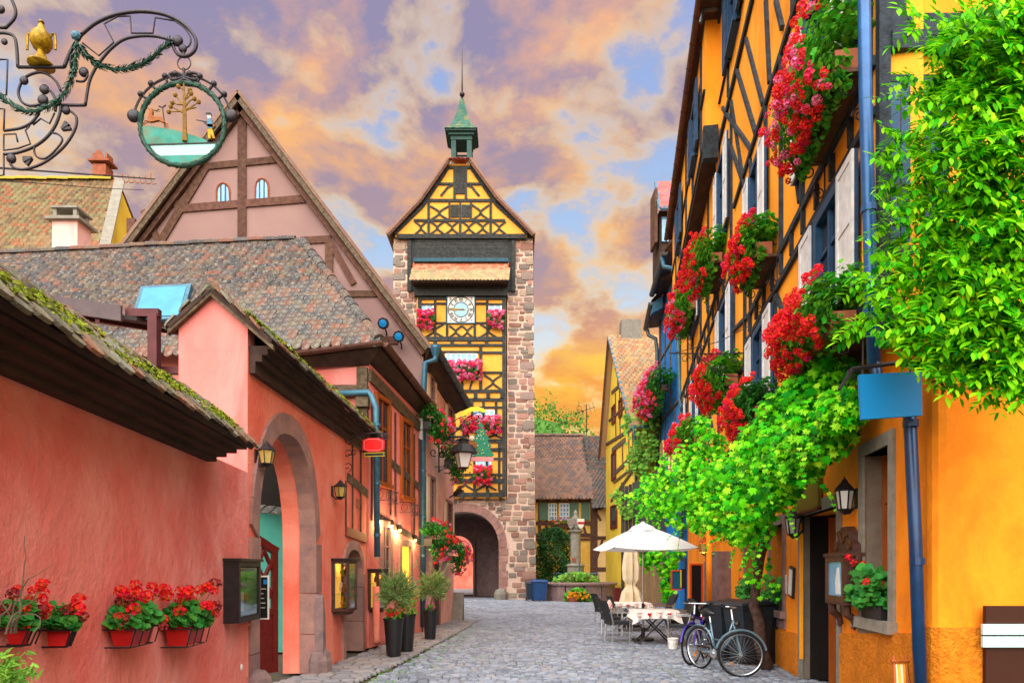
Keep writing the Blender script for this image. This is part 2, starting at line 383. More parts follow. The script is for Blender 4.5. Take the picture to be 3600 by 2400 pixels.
M['turret'] = mat('dark_teal_paint', S('#22403e'), S('#2c5450'), .6, 6, .004, 40, island=.15)
M['zinc'] = mat('blue_grey_zinc', S('#43748a'), S('#365e74'), .45, 8, metal=.3, island=.08)
M['pipe_navy'] = mat('navy_painted_pipe', S('#123a66'), S('#0e2c50'), .35, 6, metal=.2, spec=.5)
M['pipe_blue'] = mat('blue_painted_pipe', S('#1f5f9c'), S('#174a80'), .35, 6, metal=.2, spec=.5)
M['gutter'] = mat('brown_copper_gutter', S('#6b4a42'), S('#54362f'), .5, 8, metal=.4)
M['gutter_g'] = mat('grey_gutter', S('#5c6468'), S('#48525a'), .45, 8, metal=.4)
M['iron'] = mat('wrought_iron', S('#23222a'), S('#322c34'), .45, 30, metal=.4, spec=.5)
M['iron_br'] = mat('rusty_brown_iron', S('#4a3540'), S('#382a30'), .55, 20, metal=.3)
M['maroon'] = mat('maroon_steel', S('#5a2a2e'), S('#482024'), .5, 6, metal=.2)
M['awn'] = mat('brown_grey_sheet', S('#5d5054'), S('#4a4044'), .6, 4)
M['awn_d'] = mat('dark_sheet', S('#231c1c'), S('#2e2422'), .7, 4)
M['gold'] = mat('worn_gold', S('#b08c10'), S('#6a4e0c'), .45, 22, .004, 60, metal=.35, lo=.4, stain=S('#3c2c0c'), ssc=9)
M['laurel'] = mat('green_patina', S('#2c5a48'), S('#20403a'), .6, 30, island=.25)
M['patina'] = mat('turquoise_patina', S('#3c9488'), S('#2a7466'), .7, 7, stain=S('#7c5a20'), ssc=5)
M['pale_blue'] = mat('pale_turquoise_paint', S('#9fd8d0'), None, .7)
M['rust'] = mat('rust_brown_paint', S('#a5602c'), S('#7a4c24'), .7, 30)
M['ochre_p'] = mat('ochre_brown_paint', S('#8a6a24'), S('#6a4c18'), .7, 30)
M['black'] = mat('black_paint', S('#1c1a1c'), S('#2a2426'), .5, 12)
M['black_pl'] = mat('black_plastic', S('#17181b'), S('#1f2124'), .4, 10, spec=.5)
M['wicker'] = mat('black_wicker', S('#23262b'), S('#30353b'), .6, 140, .004, 160)
M['bin'] = mat('dark_blue_bin_plastic', S('#22364a'), S('#1a2a3c'), .5, 8, spec=.5)
M['bin_b'] = mat('blue_bin_plastic', S('#1f4f8a'), S('#183f70'), .45, 8, spec=.5)
M['bin_k'] = mat('charcoal_bin_plastic', S('#232f38'), S('#1a242c'), .5, 8, spec=.5)
M['alu'] = mat('brushed_aluminium', S('#c2c8cc'), None, .3, metal=.9)
M['silver'] = mat('silver_paint', S('#7896a6'), S('#5f8092'), .3, 8, metal=.5, spec=.6)
M['violet'] = mat('violet_paint', S('#3a2ab0'), S('#2c1f90'), .3, 8, metal=.2, spec=.6)
M['rubber'] = mat('black_rubber', S('#1b1b1d'), None, .8)
M['white'] = mat('white_paint', S('#e8e8e4'), S('#d8d8d4'), .6, 8)
M['canvas'] = mat('white_canvas', S('#eef2f4'), S('#e4eaec'), .9, 4, trans=.25)
M['canvas_y'] = mat('cream_canvas', S('#e8dcc0'), S('#dccca8'), .9, 6, trans=.1)
M['red'] = mat('red_plastic', S('#c01c1c'), S('#a81414'), .45, 8, spec=.4)
M['red_sign'] = mat('bright_red_enamel', S('#f01010'), None, .4)
M['pinkred'] = mat('pink_red_enamel', S('#e08a90'), None, .4)
M['blue_sign'] = mat('blue_sign_enamel', S('#1080c4'), None, .45)
M['olive_sign'] = mat('olive_brown_board', S('#75601a'), None, .6)
M['choc'] = mat('chocolate_brown_board', S('#3a1a0c'), S('#341608'), .6)
M['brown_sign'] = mat('brown_board', S('#7a2e1a'), None, .7)
M['mint'] = mat('pale_mint_print', S('#b0d4d4'), None, .6)
M['teal'] = mat('teal_paint', S('#3f9c8c'), S('#388c80'), .7, 3)
M['red_wood'] = mat('dark_red_wood', S('#6a1a16'), S('#561410'), .5, 10, .004, 40)
M['wood'] = mat('oiled_brown_wood', S('#5c3a20'), S('#44280f'), .55, 12, .006, 40, grain=(1, 1, .15))
M['wood_o'] = mat('orange_brown_wood', S('#a8561c'), S('#8c420c'), .5, 10, .004, 40, grain=(1, 1, .2))
M['wood_dk'] = mat('dark_carved_wood', S('#3d2620'), S('#55362a'), .55, 14, .006, 40)
M['plank'] = mat('weathered_planks', S('#9c7a4e'), S('#74604a'), .9, 6, .006, 30, grain=(6, 6, .4), island=.18)
M['plank_dk'] = mat('dark_planks', S('#3c3e40'), S('#54504a'), .9, 6, .006, 30, grain=(6, 6, .4), island=.2)
M['shut_w'] = mat('pale_grey_shutter_paint', S('#dde2e6'), S('#c0c8d0'), .7, 9, .003, 40)
M['shut_b'] = mat('blue_frame_paint', S('#1f4a72'), S('#173a5c'), .55, 8)
M['shut_g'] = mat('sage_green_shutter', S('#5f7a66'), S('#52705c'), .7, 8, .003, 40)
M['glass_b'] = mat('sky_blue_glass', S('#5a9cc8'), S('#7ab4d8'), .12, 2, spec=.8)  # reflected sky put into the window panes as a blue base colour
M['sky_glass'] = mat('blue_roof_glass', S('#2c80b0'), S('#3c94c0'), .35, 2, spec=.3)
M['glass_d'] = mat('dark_window_glass', S('#1a2430'), S('#26323e'), .1, 2, spec=.8)
M['dark_in'] = mat('dark_interior', S('#14100e'), S('#1c1613'), .9, 3)  # near-black colour stands in for the shade indoors and in the passage
M['glass'] = glassmat('clear_glass')
M['frost'] = mat('milky_lamp_glass', S('#d8d8dc'), None, .3, spec=.5)
M['lantern_g'] = mat('amber_lantern_glass', S('#b8a458'), S('#a08a48'), .2, 8, spec=.6)
M['cloth_w'] = mat('white_red_tablecloth', S('#e2dcd4'), None, .9, ramp=None)
M['cloth_r'] = mat('red_print', S('#b8202c'), None, .9)
M['cloth_g'] = mat('grey_print', S('#a8a8a0'), None, .9)
M['paper'] = mat('paper', S('#dce2e4'), S('#c4ccd0'), .8, 20)
M['paper_r'] = mat('red_brown_print', S('#8a4a40'), None, .8)
M['chalk_b'] = mat('blue_board', S('#0c5878'), None, .7)
M['chalk_k'] = mat('black_board', S('#0e0c0a'), None, .7)
M['or_frame'] = mat('orange_red_frame', S('#d84a14'), None, .5)
M['yellow'] = mat('yellow_enamel', S('#e8e030'), None, .5)
M['green_tree'] = mat('green_painted_board', S('#2c8a6c'), S('#247a5e'), .7, 20)
M['skin'] = mat('pale_paint', S('#e0d0c4'), None, .7)
M['terra'] = mat('terracotta', S('#9c5a40'), S('#84482f'), .8, 8)
# foliage
M['leaf_ger'] = mat('geranium_leaves', S('#2c7a28'), S('#3c9434'), .6, 8, island=.45, trans=.25)
M['leaf_ger_l'] = mat('bright_geranium_leaves', S('#62b42c'), S('#429a2c'), .6, 8, island=.6, trans=.35)
M['leaf_vine'] = mat('vine_leaves', S('#62d41c'), S('#2f9a18'), .6, 6, island=.35, trans=.3, spec=.12, ramp=[S(x) for x in ('#1f8a1a', '#38b414', '#56d010', '#80e020', '#2c9c1c', '#48c414', '#a4ec30', '#64d812')], lo=.55, hi=.8)
M['leaf_wis'] = mat('wisteria_leaves', S('#86dc0c'), S('#3a9a14'), .6, 4, island=.4, trans=.35, spec=.1, ramp=[S(x) for x in ('#2c8a14', '#5cc010', '#86dc0c', '#a8ec1c', '#44a814', '#74d018')], lo=.55, hi=.8)
M['leaf_ol'] = mat('olive_leaves', S('#8ca864'), S('#6c8c4c'), .6, 9, island=.5, trans=.3)
M['leaf_bush'] = mat('bush_leaves', S('#2e6428'), S('#1e4c20'), .6, 5, island=.5, trans=.2)
M['leaf_hill'] = mat('wood_leaves', S('#3a7224'), S('#245622'), .8, .3, island=.5, trans=.05, spec=.1)
M['leaf_pale'] = mat('pale_green_leaves', S('#7cb43c'), S('#5c9c34'), .6, 5, island=.5, trans=.3)
M['bark'] = mat('dark_bark', S('#3a2a26'), S('#58443a'), .95, 14, .02, 30)
M['bark_g'] = mat('grey_bark', S('#7c7464'), S('#5c5648'), .95, 14, .01, 30)
M['bl_red'] = mat('scarlet_petals', S('#f21c1c'), S('#dc1016'), .6, 20, island=.3, trans=.3)
M['bl_pink'] = mat('pink_petals', S('#f084b0'), S('#e8649c'), .6, 20, island=.3, trans=.2)
M['bl_mag'] = mat('magenta_petals', S('#e62866'), S('#d01c54'), .6, 20, island=.35, trans=.2)
M['bl_or'] = mat('orange_petals', S('#f08a18'), S('#f0b030'), .6, 20, island=.35, trans=.2)
M['bl_dry'] = mat('faded_dark_petals', S('#8c1c20'), S('#6a1418'), .7, 20, island=.3)
M['soil'] = mat('potting_soil', S('#2c211a'), S('#3a2c22'), .95, 30)
def emis(name, c, e):
    return mat(name, c, None, .5, emit=c, es=e)
M['warm_bulb'] = emis('warm_bulb', S('#ffb347'), 14)
M['warm_case'] = emis('glowing_case_back', S('#ffb040'), .45)  # case back glows by itself, standing in for lamplight falling on it
M['warm_win'] = emis('lit_window', S('#ffb83c'), .8)
def point(name, loc, e, parent=None, r=.04, c=(1, .62, .25)):
    l = bpy.data.lights.new(name, 'POINT'); l.energy = e; l.color = c; l.shadow_soft_size = r
    o = bpy.data.objects.new(name, l); col.objects.link(o); o.location = V(loc)
    if parent is not None: o.parent = parent; o.location = V(loc)-base_of(parent)
    return o
# ------------------------------------------------------------ plants: leaf and flower shapes
def fan(pts, cz=0.0, c=(0, 0)):
    vs = [(c[0], c[1], cz)]+[(x, y, z) for x, y, z in pts]; n = len(pts)
    return vs, [(0, 1+i, 1+(i+1) % n) for i in range(n)]
LEAF_R = fan([(math.cos(a)*(1 if i % 2 else .86), math.sin(a)*(1 if i % 2 else .86), .12*math.sin(3*a)) for i, a in enumerate([2*pi*k/10 for k in range(10)])], -.18)
LEAF_V = fan([(.0, -.35, 0), (.45, -.62, -.12), (.42, -.28, .02), (.95, -.12, -.16), (.55, .18, .03), (.72, .62, -.14), (.28, .50, .03), (0, 1.02, -.2),
              (-.28, .50, .03), (-.72, .62, -.14), (-.55, .18, .03), (-.95, -.12, -.16), (-.42, -.28, .02), (-.45, -.62, -.12)], .1, (0, -.05))
LEAF_L = ([(0, -1, 0), (.24, -.3, .05), (.2, .35, .03), (0, 1, -.12), (-.2, .35, .03), (-.24, -.3, .05), (0, 0, -.04)], [(0, 1, 6), (1, 2, 6), (2, 3, 6), (3, 4, 6), (4, 5, 6), (5, 0, 6)])
LEAF_Q = ([(-.5, -.5, 0), (.5, -.6, .1), (.55, .5, 0), (-.4, .6, .12)], [(0, 1, 2), (0, 2, 3)])
def bloom_base(seed=1, n=15):
    r = random.Random(seed); vs = []; fs = []
    for i in range(n):
        z = 1-1.35*(i+.5)/n; a = i*2.4; q = math.sqrt(max(0, 1-z*z)); d = V((q*math.cos(a), q*math.sin(a), z))
        x = d.orthogonal().normalized(); y = d.cross(x); c = d*r.uniform(.78, 1.0); b = len(vs); s = r.uniform(.34, .46)
        vs.append(tuple(c-d*.1))
        for k in range(5):
            an = 2*pi*k/5+r.uniform(-.3, .3); vs.append(tuple(c+(x*math.cos(an)+y*math.sin(an))*s*r.uniform(.8, 1.15)+d*r.uniform(-.03, .12)))
        fs += [(b, b+1+k, b+1+(k+1) % 5) for k in range(5)]
    return vs, fs
BLOOM = bloom_base()
def lm(p, nrm, size, up=None, wob=.5):
    """a leaf's matrix: lies across nrm, tip turned downwards if up is given"""
    n = (V(nrm)+V((rr(-1, 1), rr(-1, 1), rr(-1, 1)))*wob).normalized()
    if up is None: x = n.orthogonal(); x.rotate(Matrix.Rotation(rr(0, 6.28), 3, n))
    else:
        y = V(up)+V((rr(-1, 1), rr(-1, 1), rr(-1, 1)))*.45; x = y.cross(n)
        if x.length < 1e-3: x = n.orthogonal()
    x.normalize(); y = n.cross(x)
    return frameM(p, x*size, y*size, n*size)
def bloom_meshes():
    d = {}
    for k in ('bl_red', 'bl_pink', 'bl_mag', 'bl_or', 'bl_dry'):
        me = bpy.data.meshes.new('bloom'); me.from_pydata(BLOOM[0], [], BLOOM[1]); me.materials.append(M[k]); me.update(); d[k] = me
    return d
BM = bloom_meshes()
def pick(mix):
    t = rnd()*sum(x for _, x in mix)
    for k, x in mix:
        t -= x
        if t <= 0: return k
    return mix[-1][0]
def flower_mass(root, f, s0, s1, zc, oc, ru, rd, ro, nl, nb, ls, bs, mix, leafm='leaf_ger', bphi=(20, 165), lbase=None, ind=True, near=0.35, seed=None):
    """geraniums over a trough along frame f: leaves fill, blooms lie on the outer skin; rd = how far they hang"""
    ms = []; L = s1-s0
    for i in range(nl):
        s = s0-.06*L+rnd()*L*1.12; ph = math.radians(rr(-70, 185)); q = math.sqrt(rr(.12, 1.0))
        v = math.cos(ph)*(ru if math.cos(ph) > 0 else rd); o = math.sin(ph)*ro*(1 if v > 0 else (1-.45*abs(v)/max(rd, .01)))
        p = f.w(s, zc+v*q*rr(.8, 1.1), oc+o*q*rr(.8, 1.12)); nn = (f.n*math.sin(ph)+V((0, 0, 1))*(math.cos(ph)+.35)).normalized()
        ms.append(lm(p, nn, ls*rr(.65, 1.2), None, .55))
    joined(root, 'foliage', lbase or LEAF_R, ms, M[leafm])
    for i in range(nb):
        s = s0-.05*L+rnd()*L*1.1; ph = math.radians(rr(*bphi))
        v = math.cos(ph)*(ru if math.cos(ph) > 0 else rd); o = math.sin(ph)*ro*(1 if v > 0 else (1-.4*abs(v)/max(rd, .01)))
        k = rr(.92, 1.18); p = f.w(s, zc+v*k, oc+o*k+.01); nn = (f.n*math.sin(ph)+V((0, 0, 1))*(math.cos(ph)+.2)).normalized()
        inst('flower_head', BM[pick(mix)], lm(p, nn, bs*rr(.65, 1.2), None, .25), root)
    return root

# ------------------------------------------------------------ ground, street and pavement
g = MB(); g.add([(-400, -60, -.10), (400, -60, -.10), (400, 900, -.10), (-400, 900, -.10)], [(0, 1, 2, 3)])
mk('ground', g, M['ground'], kind='structure')
def cobble_base():
    i, h = .80, 1.0
    b = [(-.5, -.5), (.5, -.5), (.5, .5), (-.5, .5)]
    vs = [(x, y, -.6) for x, y in b]+[(x, y, .55) for x, y in b]+[(x*i, y*i*.96, h) for x, y in b]+[(0, 0, 1.12)]
    fs = [(0, 1, 5, 4), (1, 2, 6, 5), (2, 3, 7, 6), (3, 0, 4, 7), (4, 5, 9, 8), (5, 6, 10, 9), (6, 7, 11, 10), (7, 4, 8, 11), (8, 9, 12), (9, 10, 12), (10, 11, 12), (11, 8, 12)]
    return vs, fs
kerb = [(7.0, -2.75), (9.9, -2.24), (12.1, -1.93), (15.1, -1.66), (19.6, -1.23), (22.5, -1.1), (23.2, -2.2), (40, -4.0)]
wall_l = [(5, -3.1), (9.5, -3.3), (10.5, -3.15), (13.6, -2.75), (17.5, -2.33), (22, -1.9), (22.6, -2.1)]
def lerp_pl(pl, d):
    for (a, x), (b, y) in zip(pl, pl[1:]):
        if d <= b: return x+(y-x)*(d-a)/(b-a)
    return pl[-1][1]
street = thing('street', (0, 10, 0), None, None, kind='structure')
sb = MB(); sb.add([(-9, 2, -.05), (12, 2, -.05), (14, 60, -.05), (-12, 60, -.05)], [(0, 1, 2, 3)])
mk('joint_bed', sb, M['ground'], street)
ms = []; y = 8.2; row = 0
while y < 41:
    x0 = lerp_pl(kerb, y)+.05; x1 = 2.9+.165*y if y < 29 else 8.5
    x = x0+rr(-.1, .0); wob = rr(-.01, .01); dep = rr(.10, .13)*(1 if y < 24 else 1.25)
    while x < x1:
        wd = rr(.10, .19)*(1 if y < 24 else 1.3)
        yy = y+.085*(x-1.5)+.10*math.sin((x-1)*.55+y*.07)+wob
        ms.append(Matrix.Translation((x+wd/2, yy, -.032+rr(-.006, .006)))@Matrix.Rotation(rr(-.05, .05)+.06, 4, 'Z')@Matrix.Rotation(rr(-.05, .05), 4, 'X')@Matrix.Diagonal((wd-.014, dep-.014+rr(-.008, .004), .026, 1)))
        x += wd
    y += dep; row += 1
pieces(street, 'cobble', cobble_base(), ms, M['cobble'], 300, 'cobbles_beyond')
pav = thing('pavement', (-2.6, 12, 0), None, None, kind='structure')
ms = []; y = 8.6
while y < 22.4:
    x1 = lerp_pl(kerb, y)-.02; x0 = lerp_pl(wall_l, y)-.1; dep = rr(.14, .24); x = x0+rr(-.15, 0)
    while x < x1-.05:
        wd = min(rr(.16, .36), x1-x)
        ms.append(Matrix.Translation((x+wd/2, y+.25*(x-x0), -.012+rr(-.006, .008)))@Matrix.Rotation(rr(-.06, .06)+.12, 4, 'Z')@Matrix.Rotation(rr(-.04, .04), 4, 'Y')@Matrix.Diagonal((wd-.014, dep-.014, .03, 1)))
        x += wd
    y += dep
pieces(pav, 'paving_stone', cobble_base(), ms, M['flag'], 300)
# weeds in the joints
wd_ = []
for i in range(260):
    y = rr(9.5, 20); x = lerp_pl(kerb, y)+abs(random.gauss(0, .35)) if rnd() < .6 else lerp_pl(kerb, y)+rr(0, 5)
    for k in range(random.randint(3, 8)): wd_.append(lm((x+rr(-.06, .06), y+rr(-.04, .04), .0+rr(0, .015)), (rr(-.4, .4), rr(-.4, .4), 1), rr(.012, .03), None, .4))
joined(None, 'joint_weeds', LEAF_L, wd_, M['leaf_pale'], label='small green weeds growing in the joints between the cobbles', cat='weeds')
# wooded hill
hl = MB(); nx, ny = 40, 12; vs = []; fs = []
for j in range(ny):
    for i in range(nx):
        x = -60+i*7.0; yv = 110+j*8; top = 35*math.exp(-((x-2)/28)**2)+5
        vs.append((x, yv, -1+top*math.sin(min(1, j/7)*pi/2)+rr(-.6, .6)))
for j in range(ny-1):
    for i in range(nx-1): a = j*nx+i; fs.append((a, a+1, a+nx+1, a+nx))
hl.add(vs, fs); mk('hill', hl, M['hill'], kind='structure', smooth=True)
fm = []
for i in range(46000):
    k = rr(0, nx-1.01); j = rr(0, 7.5); a = vs[int(j)*nx+int(k)]
    x = -60+k*7; yv = 110+j*8
    if abs(x-16) > 34: continue
    z = a[2]+abs(random.gauss(0, 1.6)); cl = math.sin(x*1.3)*math.cos(yv*.9+x)
    fm.append(lm((x, yv, z+cl*1.3+rr(0, 1.6)), (rr(-.5, .5), -.7, .8), rr(.25, .55), None, .9))
joined(None, 'hillside_wood', LEAF_Q, fm, M['leaf_hill'], label='leafy wood covering the hill behind the rooftops', cat='wood')
# ------------------------------------------------------------ clock tower
TD = 37.5
tw = thing('clock_tower', (-2.9, TD, 0), 'tall stone gate tower with yellow half-timbered front, clock and green spire', 'tower')
tf = Fr((1373-CX)/FOC*TD, TD, (1884-CX)/FOC*TD, TD)
def T(px, py): return tf.at(px, py)
A = lambda px: T(px, 1000)[0]; Z = lambda py: T(1600, py)[1]
sL, sR = 0.0, A(1884)
ac = A(1630); aw = 1.93; ah = Z(1798); sp = Z(1925)          # gate arch: centre, half width, apex, spring line
def arch_pts(c, hw, spring, apex, n=10):
    """left foot .. apex .. right foot of a slightly pointed arch"""
    out = []
    for i in range(n+1):
        t = i/n; a = t*pi/2
        out.append((c-hw*math.cos(a)**.9, spring+(apex-spring)*math.sin(a)**.92))
    return out+[(2*c-x, z) for x, z in out[-2::-1]]
AP = arch_pts(ac, aw, sp, ah)
topZ = Z(838)
bay0, bay1, bayZ0 = A(1468), A(1779), Z(1752)
# masonry core: piers left and right, wall above the arch up to the timber bay
m = MB()
poly = [(sL, 0), (sL+.25, topZ), (sR-.10, topZ), (sR, 0), (ac+aw, 0)]+AP[::-1]+[(ac-aw, 0)]
m.ext(tf, [(sR, 0), (sR-.18, topZ), (A(1783), topZ), (A(1783), bayZ0), (ac+aw, bayZ0), (ac+aw, 0)], -1.2, 0)
m.ext(tf, [(sL, 0), (ac-aw, 0), (ac-aw, bayZ0), (A(1464), bayZ0), (A(1464), topZ), (sL+.18, topZ)], -1.2, 0)
up = [p for p in AP]
for a, b in zip(up, up[1:]): m.ext(tf, [a, b, (b[0], bayZ0), (a[0], bayZ0)], -1.2, 0)
m.ext(tf, [(ac+aw+.001, bayZ0-.002), (ac+aw+.001, bayZ0), (A(1783), bayZ0), (A(1783), bayZ0-.002)], -1.0, -.01)
mk('masonry_core', m, M['mortar'], tw)
m = MB()                                                     # side walls and the inner barrel of the gateway
m.fb(tf, sL+.05, ac-aw-.05, 0, topZ, -7.4, -1.2); m.fb(tf, ac+aw+.05, sR-.1, 0, topZ, -7.4, -1.2)
for a, b in zip(up, up[1:]): m.ext(tf, [(a[0], a[1]+.02), (b[0], b[1]+.02), (b[0], bayZ0), (a[0], bayZ0)], -7.4, -1.2)
m.fb(tf, sL+.2, sR-.2, bayZ0, topZ, -7.4, -6.6)
mk('inner_walls', m, M['plum_st'], tw)
# second, lower inner arch
m = MB(); i0 = ac-.85; iw = 1.15; AP2 = arch_pts(i0, iw, 2.5, 3.75)
for a, b in zip(AP2, AP2[1:]): m.ext(tf, [a, b, (b[0], ah+.6), (a[0], ah+.6)], -5.2, -4.4)
m.fb(tf, ac-aw-.2, i0-iw, 0, ah+.6, -5.2, -4.4); m.fb(tf, i0+iw, ac+aw+.2, 0, ah+.6, -5.2, -4.4)
mk('inner_arch', m, M['plum_st'], tw)
m = MB(); m.box(tf.w(i0+iw+.05, 0, -4.3), tf.u*.12, tf.n*1.3, V((0, 0, 3.3))); mk('gate_leaf', m, M['wood_dk'], tw)
# individual stones
def stone_base():
    b = [(-.5, -.5), (-.1, -.54), (.5, -.46), (.52, .1), (.46, .5), (-.2, .53), (-.5, .44), (-.54, -.05)]
    vs = [(x, y, 0) for x, y in b]+[(x*.9, y*.86, 1) for x, y in b]+[(0, 0, 1.15)]; n = 8
    return vs, [(i, (i+1) % n, (i+1) % n+n, i+n) for i in range(n)]+[(n+i, n+(i+1) % n, 16) for i in range(n)]
ms = []
def stones(s0f, s1f, z0, z1, hmin, hmax, wmin, wmax, skip=None, far=0.0):
    z = z0
    while z < z1-.1:
        h = min(rr(hmin, hmax), z1-z); a = s0f(z); b = s1f(z); s = a+rr(0, .06); alt = rnd() < .5
        while s < b-.08:
            wd = min(rr(wmin, wmax), b-s-.02)
            if wd > .07 and not (skip and skip(s+wd/2, z+h/2)):
                k = rr(.78, .96); hh = h*rr(.68, .92); zz = z+h/2+rr(-.04, .04)
                if not (skip and (skip(s, zz) or skip(s+wd, zz) or skip(s+wd/2, zz-hh/2))):
                    ms.append(frameM(tf.w(s+wd/2, zz, -.01), tf.u*wd*k*(1 if rnd() < .5 else -1), V((0, 0, 1))*hh*(1 if rnd() < .5 else -1), tf.n*rr(.025, .07)))
            s += wd
        z += h
def inarch(s, z):
    if z > ah+.5: return False
    dx = abs(s-ac)
    if dx > aw+.5: return False
    if z < sp: return dx < aw+.5
    k = (z-sp)/(ah-sp+.42)
    return k < 1 and dx < (aw+.46)*math.sqrt(max(0, 1-k*k))+.04
lo = lambda z: A(1783) if z > bayZ0 else ac+aw
stones(lo, lambda z: sR-.18*z/topZ, .05, topZ, .22, .42, .30, .8, inarch)
stones(lambda z: ac-.2, lambda z: ac+aw+.4, sp+.3, bayZ0-.03, .2, .32, .2, .5, inarch)
stones(lambda z: sL+.18*z/topZ, lambda z: A(1464), Z(1350), topZ, .24, .42, .3, .7, None)
stones(lambda z: .6, lambda z: ac-.1, sp, bayZ0-.03, .3, .42, .35, .7, inarch)
for z in np.arange(.3, topZ-.3, .82):                        # quoins on the corner edges
    wq = rr(.5, .8) if int(z/.82) % 2 else rr(.32, .45)
    ms.append(frameM(tf.w(sR-.18*z/topZ-wq/2+.02, z+.2, -.01), tf.u*wq, V((0, 0, 1))*.44, tf.n*rr(.05, .085)))
    if z > Z(1340): ms.append(frameM(tf.w(sL+.18*z/topZ+wq/2-.02, z+.2, -.01), tf.u*wq, V((0, 0, 1))*.44, tf.n*rr(.05, .085)))
ms.sort(key=lambda x: -(x.to_scale().x*x.to_scale().y))
keep, rest = ms[:300], ms[300:]
pieces(tw, 'stone', stone_base(), keep, M['stone'], 300)
if rest: joined(tw, 'small_stones', stone_base(), rest, M['stone'])
# arch stones
for i, (a, b) in enumerate(zip(AP, AP[1:])):
    c = V((ac, sp-.2)); A_, B_ = V(a), V(b); d1 = (A_-c).normalized()*.46; d2 = (B_-c).normalized()*.46
    if A_.y < sp+.01 and B_.y < sp+.01: continue
    q = MB(); g_ = (B_-A_)*.03
    q.ext(tf, [A_+g_, B_-g_, B_-g_+d2, A_+g_+d1], -.3, .05); mk('arch_stone', q, M['sand'], tw)
for sgn in (-1, 1):
    z = 0.0
    while z < sp-.1:
        h = min(rr(.35, .55), sp-z); q = MB(); s0 = ac+sgn*aw; wq = rr(.35, .55)
        q.fb(tf, min(s0, s0+sgn*wq), max(s0, s0+sgn*wq), z+.012, z+h-.012, -.35, .055); mk('arch_stone', q, M['sand'], tw); z += h
    q = MB(); q.lathe(tf.w(ac+sgn*(aw+.1), 0, .1), [(.0, 0), (.34, 0), (.36, .3), (.27, .52), (.0, .62)], 8); mk('wheel_guard_stone', q, M['grey_st'], tw)
# timber bay front
BO = .30                                                     # the bay stands proud of the masonry
m = MB(); m.fb(tf, bay0, bay1, bayZ0, Z(1040), -.9, BO); mk('bay_wall', m, M['tower_y'], tw)
def tb(px0, py0, px1, py1, wd=.22, o=.06, name='timber_beam', base=BO, mt='timber_t', par=tw):
    q = MB(); q.beam(tf, tf.at(px0, py0, base), tf.at(px1, py1, base), wd*.66, base-.04, base+o); return mk(name, q, M[mt], par)
def tcurve(pts, wd=.12, o=.05, base=BO, par=tw):
    """curved brace through pixel points"""
    pp = [V(tf.at(x, y, base)) for x, y in pts]; fine = []
    for i in range(len(pp)-1):
        p0, p1, p2, p3 = pp[max(i-1, 0)], pp[i], pp[i+1], pp[min(i+2, len(pp)-1)]
        for k in range(4):
            t = k/4; fine.append(.5*((2*p1)+(p2-p0)*t+(2*p0-5*p1+4*p2-p3)*t*t+(3*p1-p0-3*p2+p3)*t**3))
    fine.append(pp[-1]); q = MB(); n = len(fine); L_ = []; R_ = []
    for i in range(n):
        d = (fine[min(i+1, n-1)]-fine[max(i-1, 0)]).normalized(); nn = V((-d.y, d.x))*wd/2; L_.append(fine[i]+nn); R_.append(fine[i]-nn)
    for i in range(n-1): q.ext(tf, [L_[i], L_[i+1], R_[i+1], R_[i]], base-.03, base+o)
    return mk('curved_brace', q, M['timber_t'], par)
def xbrace(x0, x1, y0, y1, base=BO):
    xm, ym = (x0+x1)/2, (y0+y1)/2; dx = (x1-x0)*.10
    tcurve([(x0, y0), (xm-dx, ym-(y1-y0)*.18), (xm, ym), (xm+dx, ym+(y1-y0)*.18), (x1, y1)], .105, .05, base)
    tcurve([(x1, y0), (xm+dx, ym-(y1-y0)*.18), (xm, ym), (xm-dx, ym+(y1-y0)*.18), (x0, y1)], .105, .042, base)
def panel_lines(): pass
# uprights and rails (pixels of the photograph, placed on the bay plane)
X0, X1 = 1474, 1774
for x in (X0+2, X1-2): tb(x, 1030, x, 1744, .30, .07)
for y, wd in ((1050, .2), (1192, .34), (1214, .2), (1375, .24), (1405, .24), (1645, .0), (1690, .34), (1738, .34)):
    if wd: tb(X0, y, X1, y, wd, .075)
for y in (1066, 1126): pass
# top storey (clock): posts, head rail, sill rail
for x in (1530, 1572, 1669, 1713): tb(x, 1036, x, 1190, .20)
for x0, x1 in ((1474, 1530), (1713, 1774)): tb(x0, 1071, x1, 1071, .16)
for x0, x1 in ((1530, 1572), (1669, 1713)): tb(x0, 1068, x1, 1068, .16)
for x0, x1 in ((1474, 1572), (1669, 1774)): tb(x0, 1136, x1, 1136, .16)
xbrace(1495, 1560, 1140, 1186); xbrace(1688, 1745, 1140, 1186); xbrace(1580, 1624, 1146, 1186); xbrace(1624, 1662, 1146, 1186)
for x in (1530, 1590, 1650, 1711): tb(x, 1196, x, 1212, .3)
# middle storey
for x in (1690,): tb(x, 1214, x, 1372, .26)
tb(1540, 1238, 1690, 1238, .2); tb(1690, 1240, 1774, 1240, .2); tb(1690, 1310, 1774, 1310, .18); tb(1540, 1330, 1690, 1330, .16)
tb(1545, 1214, 1545, 1372, .2); tb(1625, 1330, 1625, 1372, .2); xbrace(1702, 1764, 1318, 1370)
tb(1650, 1372, 1662, 1332, .14)
for x in (1580, 1625, 1672, 1716, 1765): tb(x, 1380, x, 1400, .3, .12, 'joist_end')
